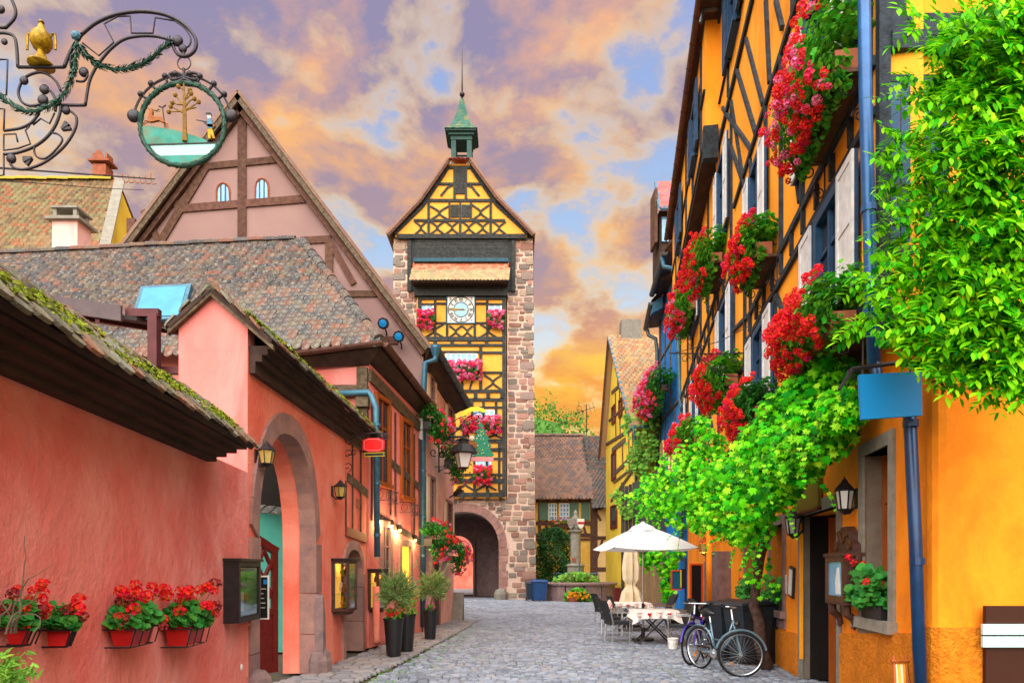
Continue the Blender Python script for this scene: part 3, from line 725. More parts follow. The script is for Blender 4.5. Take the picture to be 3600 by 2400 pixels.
# third storey
for x in (1530, 1580, 1660, 1700, 1744): tb(x, 1408, x, 1530, .2)
tb(1474, 1432, 1774, 1432, .17); tb(1474, 1505, 1774, 1505, .18); xbrace(1620, 1660, 1508, 1542); xbrace(1706, 1770, 1508, 1542)
tb(1474, 1550, 1774, 1550, .3, .08); tb(1474, 1580, 1774, 1580, .26, .08)
for x in (1590, 1650, 1705, 1757): tb(x, 1555, x, 1577, .3, .13, 'joist_end')
# lowest storey
for x in (1585, 1668, 1712, 1755): tb(x, 1584, x, 1725, .2)
tb(1474, 1612, 1774, 1612, .17); tb(1590, 1668, 1774, 1668, .18); xbrace(1605, 1665, 1676, 1722); xbrace(1674, 1745, 1676, 1722)
for x in (1580, 1625, 1670, 1715, 1760): tb(x, 1722, x, 1752, .28, .2, 'joist_end')
# boarded box with the pent roof
bx0, bx1 = A(1433), A(1812); bz0, bz1 = Z(1025), Z(846)
m = MB(); m.fb(tf, bx0, bx1, bz0, bz1, -.9, .12); mk('box_back', m, M['timber_t'], tw)
y = 846
while y < 930:
    m = MB(); h = rr(8, 12); a = T(1440, y+h-.6)[1]; b = T(1440, y)[1]
    m.fb(tf, bx0+.42, bx1-.42, a, b, .12, .15+rr(0, .015)); mk('plank', m, M['timber_t'], tw); y += h
for x in (1440, 1805): tb(x, 846, x, 1024, .3, .06, base=.13)
m = MB(); m.fb(tf, bay0-.1, bay1+.1, Z(1052), Z(1008), -.5, .55); mk('plate_beam', m, M['timber_t'], tw)
# pent roof: rows of tiles on a sloping deck
pe0, pe1 = tf.w(A(1453), Z(1014), 1.25), tf.w(A(1790), Z(1014), 1.25); pr0, pr1 = tf.w(A(1458), Z(930), .2), tf.w(A(1787), Z(930), .2)
k_ = .55
tile_roof(tw, pe0, pe1, pe0.lerp(pr0, k_), pe1.lerp(pr1, k_), M['tile_pent'], .19, .15, n_ind=150, jit=.6)
tile_roof(tw, pe0.lerp(pr0, k_)+V((0, 0, .01)), pe1.lerp(pr1, k_)+V((0, 0, .01)), pr0, pr1, M['tile_pent_r'], .19, .15, n_ind=120, jit=.6)
m = MB(); m.box(pr0-V((0, .25, .02)), pr1-pr0, V((0, .4, 0)), V((0, -.05, .16))); mk('ridge_flashing', m, M['zinc'], tw)
m = MB(); m.box(pe0+V((.05, .02, -.14)), pe1-pe0-V((.1, 0, 0)), V((0, .9, .1)), V((0, 0, .06))); mk('pent_soffit', m, M['soffit'], tw)
# clock
cs0, cz0 = T(1576, 1143); cs1, cz1 = T(1669, 1053); cc = ((cs0+cs1)/2, (cz0+cz1)/2); cr = (cs1-cs0)/2; co = BO+.10
m = MB(); m.fb(tf, cs0, cs1, cz0, cz1, BO, co); clock = mk('clock_face', m, M['white'], tw)
m = MB(); m.tube([tf.w(cc[0]+cr*.95*math.cos(a), cc[1]+cr*.95*math.sin(a), co+.01) for a in np.linspace(0, 2*pi, 40, endpoint=False)], .025, 5, True); mk('clock_ring', m, M['black'], clock)
m = MB(); m.fb(tf, cs0-.04, cs1+.04, cz0-.04, cz0, BO, co+.03); m.fb(tf, cs0-.04, cs1+.04, cz1, cz1+.04, BO, co+.03); m.fb(tf, cs0-.04, cs0, cz0, cz1, BO, co+.03); m.fb(tf, cs1, cs1+.04, cz0, cz1, BO, co+.03); mk('clock_frame', m, M['zinc'], clock)
m = MB(); m.ext(tf, [(cc[0]+cr*.55*math.cos(a), cc[1]+cr*.55*math.sin(a)) for a in np.linspace(0, 2*pi, 32, endpoint=False)], co-.01, co+.015); mk('blue_disc', m, M['glass_b'], clock)
m = MB(); m.tube([tf.w(cc[0]+cr*.55*math.cos(a), cc[1]+cr*.55*math.sin(a), co+.015) for a in np.linspace(0, 2*pi, 32, endpoint=False)], .02, 5, True); mk('disc_ring', m, M['black'], clock)
roman = ['XII', 'I', 'II', 'III', 'IIII', 'V', 'VI', 'VII', 'VIII', 'IX', 'X', 'XI']
for h in range(12):
    an = pi/2-h*pi/6; q = MB(); rd_ = V((math.cos(an), math.sin(an))); tg = V((rd_.y, -rd_.x)); wds = {'I': .055, 'V': .11, 'X': .11}
    tot = sum(wds[ch] for ch in roman[h]); x = -tot/2
    for ch in roman[h]:
        wv = wds[ch]; c0 = V(cc)+rd_*cr*.64; H = rd_*cr*.24; a_ = c0+tg*(x+wv*.5)
        if ch == 'I': ls_ = [(a_, a_+H)]
        elif ch == 'V': ls_ = [(a_, a_+H-tg*.04), (a_, a_+H+tg*.04)]
        else: ls_ = [(a_-tg*.04, a_+H+tg*.04), (a_+tg*.04, a_+H-tg*.04)]
        for p, r_ in ls_: q.beam(tf, p, r_, .028, co, co+.012)
        x += wv
    mk('numeral', q, M['black'], clock)
for sx in (-1, 1):
    for sz in (-1, 1):
        q = MB(); c0 = V((cc[0]+sx*cr*.84, cc[1]+sz*cr*.84))
        q.tube([tf.w(c0.x+sx*.10*math.cos(t)*t/5, c0.y+sz*.10*math.sin(t)*t/5, co+.01) for t in np.linspace(.6, 5, 12)], .016, 4); mk('corner_scroll', q, M['black'], clock)
def hand(an, ln, wd, nm):
    d = V((math.cos(an), math.sin(an))); n_ = V((-d.y, d.x)); c = V(cc); q = MB()
    q.ext(tf, [c-d*ln*.35-n_*wd*.6, c-d*ln*.4, c-d*ln*.35+n_*wd*.6, c+n_*wd*.4, c+d*ln*.62+n_*wd*.45, c+d*ln*.70+n_*wd*1.2, c+d*ln*.8+n_*wd*.5, c+d*ln, c+d*ln*.8-n_*wd*.5, c+d*ln*.70-n_*wd*1.2, c+d*ln*.62-n_*wd*.45, c-n_*wd*.4], co+.03, co+.045); mk(nm, q, M['gold'], clock)
hand(math.radians(174), cr*.86, .05, 'minute_hand'); hand(math.radians(187), cr*.6, .06, 'hour_hand')
# windows
def twin(x0, x1, y0, y1, nv, nh, base=BO):
    a = T(x0, y1); b = T(x1, y0); q = MB(); q.fb(tf, a[0], b[0], a[1], b[1], base-.05, base+.02); wn = mk('window', q, M['glass_b'], tw)
    q = MB()
    for i in range(nv+1):
        s = a[0]+(b[0]-a[0])*i/nv; w_ = .07 if i in (0, nv) else .045; q.fb(tf, s-w_/2, s+w_/2, a[1], b[1], base+.02, base+.05)
    for i in range(nh+1):
        z = a[1]+(b[1]-a[1])*i/nh; w_ = .07 if i in (0, nh) else .04; q.fb(tf, a[0], b[0], z-w_/2, z+w_/2, base+.02, base+.048)
    mk('window_frame', q, M['white'], wn)
twin(1481, 1525, 1081, 1130, 2, 2); twin(1718, 1762, 1080, 1130, 2, 2)
twin(1569, 1678, 1250, 1328, 6, 3); twin(1662, 1738, 1447, 1502, 4, 2); twin(1675, 1726, 1618, 1664, 2, 2)
# gable and roof
gb, gx0, gx1 = Z(838), A(1367), A(1876)
G = [(A(1367), Z(838)), (A(1481), Z(717)), (A(1580), Z(576)), (A(1654), Z(576)), (A(1751), Z(710)), (A(1876), Z(838))]
m = MB(); m.ext(tf, [(G[0][0]+.35, gb), (G[1][0]+.1, G[1][1]-.15), (G[2][0], G[2][1]-.12), (G[3][0], G[3][1]-.12), (G[4][0]-.1, G[4][1]-.15), (G[5][0]-.35, gb)], -.6, .2); mk('gable_wall', m, M['tower_y'], tw)
GBo = .2
def gtb(*a, **k): return tb(*a, base=GBo, **k)
gtb(1395, 832, 1850, 832, .36, o=.08)
for x0, y0, x1, y1 in ((1388, 822, 1486, 726), (1486, 726, 1577, 588), (1654, 588, 1746, 722), (1746, 722, 1856, 822)): gtb(x0, y0, x1, y1, .26, o=.07)
gtb(1488, 706, 1745, 706, .24); gtb(1500, 776, 1735, 776, .2); gtb(1455, 776, 1500, 776, .2); gtb(1735, 776, 1775, 776, .2)
gtb(1535, 648, 1695, 648, .2); gtb(1576, 590, 1660, 590, .24)
for x in (1507, 1725): gtb(x, 706, x, 828, .2)
for x in (1580, 1618, 1656): gtb(x, 712, x, 776, .16)
gtb(1598, 592, 1598, 700, .2); gtb(1638, 592, 1638, 700, .2); gtb(1618, 776, 1618, 828, .2)
for a, b, c, d in ((1513, 1577, 726, 774), (1660, 1720, 722, 774), (1513, 1562, 780, 824), (1566, 1613, 780, 824), (1624, 1672, 780, 824), (1674, 1720, 780, 824), (1460, 1500, 780, 824), (1732, 1778, 780, 824)): xbrace(a, b, c, d, GBo)
tcurve([(1590, 652), (1575, 660), (1562, 675), (1550, 690)], .12, base=GBo); tcurve([(1644, 652), (1660, 660), (1672, 675), (1685, 690)], .12, base=GBo)
for x0, x1, y0, y1 in ((1602, 1634, 598, 690), (1586, 1614, 728, 772), (1624, 1653, 728, 772)):
    a, b = T(x0, y1), T(x1, y0); q = MB(); q.fb(tf, a[0], b[0], a[1], b[1], .18, .26); mk('wooden_hatch', q, M['timber_t'], tw)
# roof planes with verge boards
for i in range(len(G)-1):
    if i == 2: continue
    a, b = V(G[i]), V(G[i+1]); d = (b-a).normalized(); nn = V((-d.y, d.x)); q = MB()
    q.ext(tf, [a, b, b+nn*.11, a+nn*.11], -6.8, .5); mk('roof_slope', q, M['tile_brown'], tw)
    q = MB(); q.ext(tf, [a-nn*.14, b-nn*.14, b-nn*.001, a-nn*.001], .40, .5); mk('verge_board', q, M['timber_b'], tw)
hp = [tf.w(*G[2], .55), tf.w(*G[3], .55), tf.w(A(1632), Z(556), -.6), tf.w(A(1606), Z(556), -.6)]
tile_roof(tw, hp[0], hp[1], hp[3], hp[2], M['tile_pink'], .22, .2, n_ind=60)
m = MB(); m.fb(tf, sL+.1, sR-.1, topZ-.02, Z(846)+.16, -1.2, .05); mk('wall_plate', m, M['timber_t'], tw)
# bell turret
bc = tf.w(A(1620), 0, -1.0); bz, bt = Z(585), Z(462); R_ = .52
m = MB(); m.bx(bc.x, bc.y, bz-.4, R_*2.3, R_*2.3, .9); mk('turret_base', m, M['timber_t'], tw)
for sx in (-1, 1):
    for sy in (-1, 1): m = MB(); m.bx(bc.x+sx*R_*.84, bc.y+sy*R_*.84, (bz+bt)/2, .26, .26, bt-bz); mk('turret_post', m, M['turret'], tw)
m = MB(); m.bx(bc.x, bc.y, bt-.08, R_*2.3, R_*2.3, .22); m.bx(bc.x, bc.y, bt+.1, R_*2.7, R_*2.7, .14); m.bx(bc.x, bc.y, bt+.24, R_*3.2, R_*3.2, .12); mk('turret_cornice', m, M['turret'], tw)
m = MB(); m.bx(bc.x, bc.y, bz+.2, R_*2.0, R_*2.0, .25); mk('turret_sill', m, M['turret'], tw)
m = MB(); m.lathe((bc.x, bc.y, (bz+bt)/2-.42), [(.30, 0), (.25, .1), (.2, .28), (.17, .4), (.06, .5), (.05, .6)], 14); mk('bell', m, M['copper'], tw, smooth=True)
m = MB(); m.tube([(bc.x-.6, bc.y, (bz+bt)/2+.22), (bc.x+.6, bc.y, (bz+bt)/2+.22)], .05); mk('bell_beam', m, M['timber_t'], tw)
st_ = [(1.15, bt+.3), (.86, bt+.5), (.62, bt+.9), (.42, bt+1.4), (.26, bt+1.9), (.12, bt+2.4), (.04, Z(303))]
for i in range(len(st_)-1):
    (r0, z0), (r1, z1) = st_[i], st_[i+1]
    for k in range(4):
        an = [pi/4+pi/2*(k+e) for e in (0, 1)]
        c = [V((bc.x+r*math.sqrt(2)*.78*math.cos(a), bc.y+r*math.sqrt(2)*.78*math.sin(a), z)) for r, z in ((r0, z0), (r1, z1)) for a in an]
        q = MB(); q.add([c[0], c[1], c[3], c[2]]+[p-V((0, 0, .03)) for p in (c[0], c[1], c[3], c[2])], [(0, 1, 2, 3), (7, 6, 5, 4), (0, 4, 5, 1)]); mk('copper_sheet', q, M['copper'], tw)
m = MB(); m.ball((bc.x, bc.y, Z(288)), .15); m.tube([(bc.x, bc.y, Z(310)), (bc.x, bc.y, Z(118))], [.05, .012]); mk('finial', m, M['iron'], tw, smooth=True)
# geraniums in the tower windows
for i, (x0, x1, y, mixk, lab, rdn) in enumerate(((1466, 1534, 1124, [('bl_mag', 5), ('bl_pink', 3), ('bl_red', 2)], 'pink and red geranium box left of the tower clock', .5),
        (1712, 1776, 1126, [('bl_pink', 5), ('bl_mag', 4)], 'pink geranium box right of the tower clock', .5),
        (1578, 1696, 1298, [('bl_mag', 5), ('bl_pink', 5)], 'long magenta geranium box under the wide tower window', .62),
        (1620, 1762, 1492, [('bl_mag', 5), ('bl_pink', 4), ('bl_red', 3)], 'geranium box at the third tower window behind the hanging tree sign', .5),
        (1664, 1732, 1664, [('bl_red', 4), ('bl_mag', 4), ('bl_pink', 2)], 'red and pink geranium box on the lowest tower window', .6))):
    s0, z = tf.at(x0, y, BO); s1, _ = tf.at(x1, y, BO)
    fb = thing('flower_box', tf.w((s0+s1)/2, z-.3, BO), lab, 'flower box', 'flower boxes on the tower')
    q = MB(); q.fb(tf, s0+.1, s1-.1, z-.22, z-.02, BO+.05, BO+.25); mk('trough', q, M['wood'], fb)
    flower_mass(fb, tf, s0+.1, s1-.1, z, BO+.2, .38, rdn, .34, 260, int(70*(s1-s0)), .07, .085, mixk)
# ------------------------------------------------------------ left side: garden wall with a mossy tiled coping
W1 = Fr(-2.62-.07*1.5, 1.5, -2.62-.07*8.3, 8.3)
WE = (6.95-1.5)/W1.u.y                                   # the coping ends before the gate
wl = thing('garden_wall', (-3.0, 5, 0), 'pink plastered wall with dark boarded eaves and mossy tile coping', 'wall')
q = MB(); q.fb(W1, 0, W1.L, 0, 2.82, -.55, 0); mk('plaster_wall', q, M['pink'], wl)
for o0, o1, z0, z1 in ((0, .10, 2.745, 2.79), (0, .20, 2.79, 2.83), (0, .30, 2.83, 2.87), (.0, .40, 2.87, 2.91)):
    q = MB(); q.fb(W1, 0, WE-.002*z0, z0, z1, o0-.05, o1); mk('eaves_board', q, M['soffit'], wl)
e0, e1, r0, r1 = W1.w(0, 2.915, .46), W1.w(WE+.05, 2.915, .46), W1.w(0, 3.27, .04), W1.w(WE+.05, 3.27, .04)
tile_roof(wl, e0, e1, r0, r1, M['tile_moss'], .17, .085, M['soffit'], 300, .025, 2.2)
b0, b1 = W1.w(0, 2.9, -.6), W1.w(WE+.05, 2.9, -.6)
q = MB(); q.add([r0, r1, b1, b0], [(0, 1, 2, 3)]); mk('rear_slope', q, M['tile_moss'], wl)
ridge_tiles(wl, r0+V((0, 0, -.03)), r1+V((0, 0, -.03)), M['tile_moss'], .085, .26)
ms = []
for i in range(7000):
    t = rnd(); s = rr(1.2, WE+.04)
    if math.sin(s*9.1+t*4)+math.sin(s*4.3+1-t*6)+rr(-.7, .7) < .1: continue
    p = W1.w(s, 2.925+.355*t+rr(.03, .065), .47-.42*t); ms.append(lm(p, (W1.n*.9+V((0, 0, .8))), rr(.012, .032), None, .9))
joined(wl, 'moss', LEAF_Q, ms, M['moss'])

# ------------------------------------------------------------ gate house wall with the big arch
GX = lambda d: -3.445+.0285*d
GF = Fr(GX(8.3), 8.3, GX(14.3), 14.3)
gh = thing('gate_wall', (-3.5, 11, 0), 'thick salmon wall with tall sandstone arch and gabled mossy roof', 'gateway')
gs = lambda px, py=1900, o=0: GF.at(px, py, o)
a0, a1 = gs(899)[0], gs(1104)[0]; d0, d1 = gs(1209)[0], gs(1270)[0]
gAP = arch_pts((a0+a1)/2, (a1-a0)/2, 2.05, 3.58, 9)
dAP = arch_pts((d0+d1)/2, (d1-d0)/2, 1.55, 2.05, 6)
TH, WT = -.85, 4.3; TP = -.5
q = MB()
q.fb(GF, 0, a0-.1, 0, WT, TH, 0); q.fb(GF, a0-.1, a0, 0, WT, TP, 0); q.fb(GF, a1, d0, 0, WT, TP, 0); q.fb(GF, d1, GF.L-.01, 0, WT, TP, 0)
for pts in (gAP, dAP):
    for a, b in zip(pts, pts[1:]): q.ext(GF, [a, b, (b[0], WT), (a[0], WT)], TP, 0)
mk('plaster_wall', q, M['pink_gate'], gh)
q = MB(); q.fb(GF, -.012, 0, 0, WT, TH, -.002); q.ext(GF, [], 0, 0) if 0 else None
q.add([GF.w(-.013, WT, .0), GF.w(-.013, WT, TH), GF.w(-.013, 4.6, TH), GF.w(-.013, 5.0, TH/2), GF.w(-.013, 4.6, 0), GF.w(.2, WT, .0), GF.w(.2, WT, TH), GF.w(.2, 4.6, TH), GF.w(.2, 5.0, TH/2), GF.w(.2, 4.6, 0)], [(0, 1, 2, 3, 4), (9, 8, 7, 6, 5), (2, 7, 8, 3), (3, 8, 9, 4), (4, 9, 5, 0), (1, 6, 7, 2)])
mk('gable_end', q, M['pink_pale'], gh)
for o0, o1, z0, z1 in ((0, .08, 4.04, 4.18), (0, .16, 4.18, 4.26), (0, .23, 4.26, 4.33), (0, .29, 4.33, 4.37)):
    q = MB(); q.fb(GF, .02, GF.L-.25-.003*z0, z0, z1, o0-.05, o1); mk('eaves_board', q, M['soffit'], gh)
rz = 5.06
e0, e1 = GF.w(-.10, 4.40, .34), GF.w(GF.L-.2, 4.40, .34); r0, r1 = GF.w(-.10, rz, TH/2), GF.w(GF.L-.2, rz, TH/2)
tile_roof(gh, e0, e1, r0, r1, M['tile_moss'], .17, .12, M['soffit'], 300, .025, 2.0)
l0, l1 = GF.w(-.10, 4.60, TH-.10), GF.w(GF.L-.2, 4.60, TH-.10)
tile_roof(gh, l0, l1, r0, r1, M['tile_moss'], .17, .12, M['soffit'], 80, .025, 2.0)
ridge_tiles(gh, r0-V((0, 0, .04)), r1-V((0, 0, .04)), M['tile_moss'], .085, .3)
for a, b in ((e0, r0), (l0, r0)):
    q = MB(); q.box(a+V((0, .01, -.115)), b-a, V((0, .07, 0)), V((0, 0, .06))); mk('verge_board', q, M['timber_g'], gh)
ms = []
for i in range(5000):
    t = rr(0, .55)**1.3; s = rr(0, GF.L)
    if math.sin(s*4.1)+math.sin(s*1.9+1)+rr(-1, 1) < -.4: continue
    ms.append(lm(e0.lerp(r0, t)+GF.u*s+V((0, 0, rr(.045, .09))), (GF.n*.9+V((0, 0, .8))), rr(.018, .05), None, .9))
joined(gh, 'moss', LEAF_Q, ms, M['moss'])
# arch stones with a deep reveal
def ring(frame, pts, par, mt, t=.24, o=.035, dp=-.45, cz=1.2, foot=0.0):
    c = V(((pts[0][0]+pts[-1][0])/2, cz))
    for a, b in zip(pts, pts[1:]):
        A_, B_ = V(a), V(b); e = (B_-A_)*.012
        k1 = (A_-c).normalized()*t; k2 = (B_-c).normalized()*t
        q = MB(); q.ext(frame, [A_+e-k1*.12, B_-e-k2*.12, B_-e+k2, A_+e+k1], dp, o); mk('arch_stone', q, M[mt], par)
    for sx, x in ((-1, pts[0][0]), (1, pts[-1][0])):
        z = foot; top = pts[0][1]
        while z < top-.05:
            h = min(rr(.5, .8), top-z); q = MB()
            if top-z-h < .2: h = top-z
            q.fb(frame, min(x-sx*.03, x+sx*t), max(x-sx*.03, x+sx*t), z+.006, z+h-.006, dp, o+rr(0, .015)); mk('jamb_stone', q, M[mt], par); z += h
ring(GF, gAP, gh, 'sand', .25, .04, -.22); ring(GF, dAP, gh, 'sand', .16, .035, -.3, .9)
for x, sx in ((a0, -1), (a1, 1)):
    q = MB(); q.lathe(GF.w(x+sx*.1, 0, .06), [(.2, 0), (.2, .2), (.17, .32), (.1, .40), (0, .42)], 9); mk('base_stone', q, M['plum_st'], gh)
q = MB(); q.ext(GF, [(a1-.04, .3), (a1+.1, .3), (a1+.08, .9), (a1-.02, 1.25), (a1-.05, 1.2)], .03, .16); mk('wheel_worn_stone', q, M['plum_st'], gh)
# passage behind the arch
q = MB(); q.box(V((-8.5, 13.6, 0)), V((4.6, 0, 0)), V((0, .1, 0)), V((0, 0, 2.9))); mk('courtyard_wall', q, M['teal'], gh)
q = MB(); q.box(V((-8.5, 13.5, 2.9)), V((4.7, 0, 0)), V((0, .3, 0)), V((0, 0, 1.5))); q.fb(GF, a0+.7, d0, 3.62, 4.2, -1.5, TP); mk('passage_top_shade', q, M['dark_in'], gh)  # near-black panel and block, added to darken the top of the passage
for k in range(6): q = MB(); q.box(V((-5.2+k*.2, 13.0, 2.75-.02*k)), V((.18, 0, 0)), V((0, .35, .16)), V((0, 0, .02))); mk('awning_tile', q, M['tile_hip'], gh)
# lattice gate leaf, ajar inside the arch
LF = Fr(*GF.w(GF.at(880, 2100, -.75)[0], 0, -.75).xy, *GF.w(GF.at(972, 2100, -.52)[0], 0, -.52).xy)
q = MB()
for s in (.04, LF.L-.04): q.fb(LF, s-.05, s+.05, .06, 2.15 if s < .1 else 1.95, -.03, .03)
for z0, z1 in ((.06, .22), (.95, 1.05)): q.fb(LF, 0, LF.L, z0, z1, -.028, .028)
gl = mk('gate_leaf', q, M['red_wood'], gh)
q = MB(); q.fb(LF, .08, LF.L-.08, .2, .97, -.012, .012); mk('gate_panel', q, M['red_wood'], gl)
for i in range(-2, 5):
    for sg in (1, -1):
        s0 = i*.24; p0, p1 = [s0, 1.05], [s0+.9*.55, 1.95]
        pts = []
        for t in np.linspace(0, 1, 12):
            s = s0+t*.5; s = s if sg > 0 else LF.L-s; z = 1.05+t*.92
            if .05 < s < LF.L-.05: pts.append((s, z))
        if len(pts) > 1: q = MB(); q.beam(LF, pts[0], pts[-1], .04, -.02+.004*sg, .02+.004*sg); mk('lattice_bar', q, M['red_wood'], gl)
tp = [(t*LF.L, 2.15-.22*math.sin(t*pi/2)+.05*math.sin(t*pi)) for t in np.linspace(0, 1, 9)]
for a, b in zip(tp, tp[1:]): q = MB(); q.beam(LF, a, b, .12, -.035, .035, .01); mk('top_rail', q, M['red_wood'], gl)
# little door leaf, rail and posts on the gate wall
q = MB(); q.fb(GF, d0-.02, d1+.02, 0, 2.1, -.4, -.34); dl = mk('small_door', q, M['wood_dk'], gh)
for z0, z1 in ((.15, .55), (.65, 1.0), (1.1, 1.45)):
    q = MB(); q.fb(GF, d0+.12, d1-.35, z0, z1, -.34, -.315); mk('door_panel', q, M['wood'], dl)
q = MB(); q.beam(GF, gs(1219, 1675), gs(1292, 1737), .16, -.02, .025); mk('timber_rail', q, M['timber_g'], gh)
for x, y0, y1 in ((1238, 1500, 1870), (1266, 1540, 1880), (1214, 1690, 1850)):
    q = MB(); q.beam(GF, gs(x, y0), gs(x, y1), .05, -.02, .018); mk('timber_post', q, M['timber_b'], gh)
q = MB(); q.beam(GF, gs(1255, 1755), gs(1255, 1785), .14, 0, .03); mk('wall_vent', q, M['terra'], gh)
q = MB(); a = gs(1213, 1866); b = gs(1285, 1893); q.beam(GF, a, b, .17, .005, .03); mk('plain_sign', q, M['brown_sign'], None, 'blank brown board on the salmon wall above the small door', 'sign', base=GF.w(a[0], a[1]))
q = MB(); a = gs(822, 2350); b = gs(866, 2222); q.fb(GF, a[0], b[0], .35, .92, 0, .025); mb_ = mk('meter_cover', q, M['pink_gate'], gh)
q = MB(); q.fb(GF, a[0], b[0], .97, 1.0, 0, .05); mk('letter_slot', q, M['pink_gate'], gh)
q = MB(); q.ball(GF.w(a[0]+.12, .5, .03), .045, 10, 6, (.5, .7, 1)); mk('bell_push', q, M['paper'], gh)

# ------------------------------------------------------------ wall lanterns (one maker for the small ones)
def lantern(p, nrm, h, label, glass='lantern_g', lit=0.0, grp=None, body='black', back=True, slim=1.0):
    """tapered glazed wall lantern; p = middle of the back plate on the wall"""
    nrm = V(nrm).normalized(); t = thing('wall_lantern', p, label, 'lantern', grp); c = V(p)+nrm*h*.42*slim; w0, w1 = h*.20*slim, h*.30*slim
    if back:
        q = MB(); sd = nrm.cross(V((0, 0, 1))); q.box(V(p)-sd*h*.1-V((0, 0, h*.3)), sd*h*.2, nrm*.02, V((0, 0, h*.5))); q.tube([V(p)+V((0, 0, -h*.2)), V(p)+nrm*h*.2+V((0, 0, -h*.42)), c+V((0, 0, -h*.42))], h*.035); mk('wall_bracket', q, M[body], t)
    zb, zt = -h*.34, h*.16
    def ringp(r, z): return [c+V((r*math.cos(a+pi/6), r*math.sin(a+pi/6), z)) for a in np.linspace(0, 2*pi, 6, endpoint=False)]
    R0, R1 = ringp(w0, zb), ringp(w1, zt)
    for i in range(6):
        j = (i+1) % 6; q = MB(); cc_ = (R0[i]+R0[j]+R1[i]+R1[j])/4
        q.add([x+(cc_-x)*.12 for x in (R0[i], R0[j], R1[j], R1[i])], [(0, 1, 2, 3)]); mk('lantern_pane', q, M[glass], t)
    q = MB()
    for i in range(6): q.tube([R0[i], R1[i]], h*.022, 4); q.tube([R0[i], R0[(i+1) % 6]], h*.02, 4); q.tube([R1[i], R1[(i+1) % 6]], h*.025, 4)
    mk('lantern_frame', q, M[body], t)
    q = MB(); q.lathe(c+V((0, 0, zt)), [(w1*1.2, 0), (w1*1.1, h*.04), (w1*.6, h*.16), (w1*.45, h*.19), (w1*.3, h*.26), (w1*.1, h*.3), (0, h*.38)], 6); mk('lantern_roof', q, M[body], t)
    q = MB(); q.lathe(c+V((0, 0, zb-h*.14)), [(0, 0), (w0*.4, h*.05), (w0*1.05, h*.13)], 6); mk('lantern_foot', q, M[body], t)
    q = MB(); q.lathe(c+V((0, 0, zb+.02)), [(h*.05, 0), (h*.05, h*.14), (h*.07, h*.2), (h*.04, h*.32), (0, h*.36)], 8); mk('bulb', q, M['warm_bulb'] if lit else M['frost'], t)
    if lit: point('lantern_light', c+V((0, 0, -.05))+nrm*.05, lit, t, .05)
    return t
a = gs(898, 1598); lantern(GF.w(*a, 0), GF.n, .34, 'black lantern left of the big sandstone arch')
a = gs(1166, 1722); lantern(GF.w(*a, 0), GF.n, .36, 'black lantern right of the big sandstone arch')
# menu case and poster
MC = W1; a = (7.44-1.5)/W1.u.y; b = (8.2-1.5)/W1.u.y
mc = thing('menu_case', MC.w(a+.3, 1.05, 0), 'black glazed menu case on the wall left of the arch', 'menu case')
q = MB(); q.fb(MC, a-.02, b, 1.06, 1.74, .0, .02); q.fb(MC, a-.02, b, 1.06, 1.12, .02, .17); q.fb(MC, a-.02, b, 1.68, 1.74, .02, .17); q.fb(MC, a-.02, a+.03, 1.12, 1.68, .02, .17); q.fb(MC, b-.05, b, 1.12, 1.68, .02, .17); mk('case_body', q, M['black'], mc)
for i in range(2):
    for j in range(2):
        q = MB(); q.fb(MC, a+.10+i*.26, a+.31+i*.26, 1.16+j*.26, 1.39+j*.26, .03, .034); mk('menu_page', q, M['paper' if (i+j) % 2 else 'paper_r'], mc)
q = MB(); q.fb(MC, a+.05, b-.06, 1.13, 1.67, .15, .155); mk('case_glass', q, M['glass'], mc)
q = MB(); q.fb(MC, a-.04, b+.02, 1.74, 1.77, -.0, .2); mk('case_top', q, M['black'], mc)
p = P(922, 2100, 8.75)-V((.12, -.1, 0)); q = MB(); q.bx(p.x+.12, p.y-.1, 1.29, .17, .03, .56); po = mk('poster_board', q, M['white'], None, 'narrow black poster with white border beside the menu case', 'poster', base=(p.x+.12, p.y-.1, 1.0))
q = MB(); q.bx(p.x+.12, p.y-.118, 1.29, .145, .006, .52); mk('poster_print', q, M['chalk_k'], po)
for k in (-1, 1): q = MB(); q.bx(p.x+.12+k*.045, p.y-.124, 1.49, .045, .004, .06); mk('blue_symbol', q, M['blue_sign'], po)
for k in range(5): q = MB(); q.bx(p.x+.12+rr(-.02, .02), p.y-.124, 1.40-k*.06, rr(.05, .11), .004, .012); mk('print_line', q, M['cloth_g'], po)

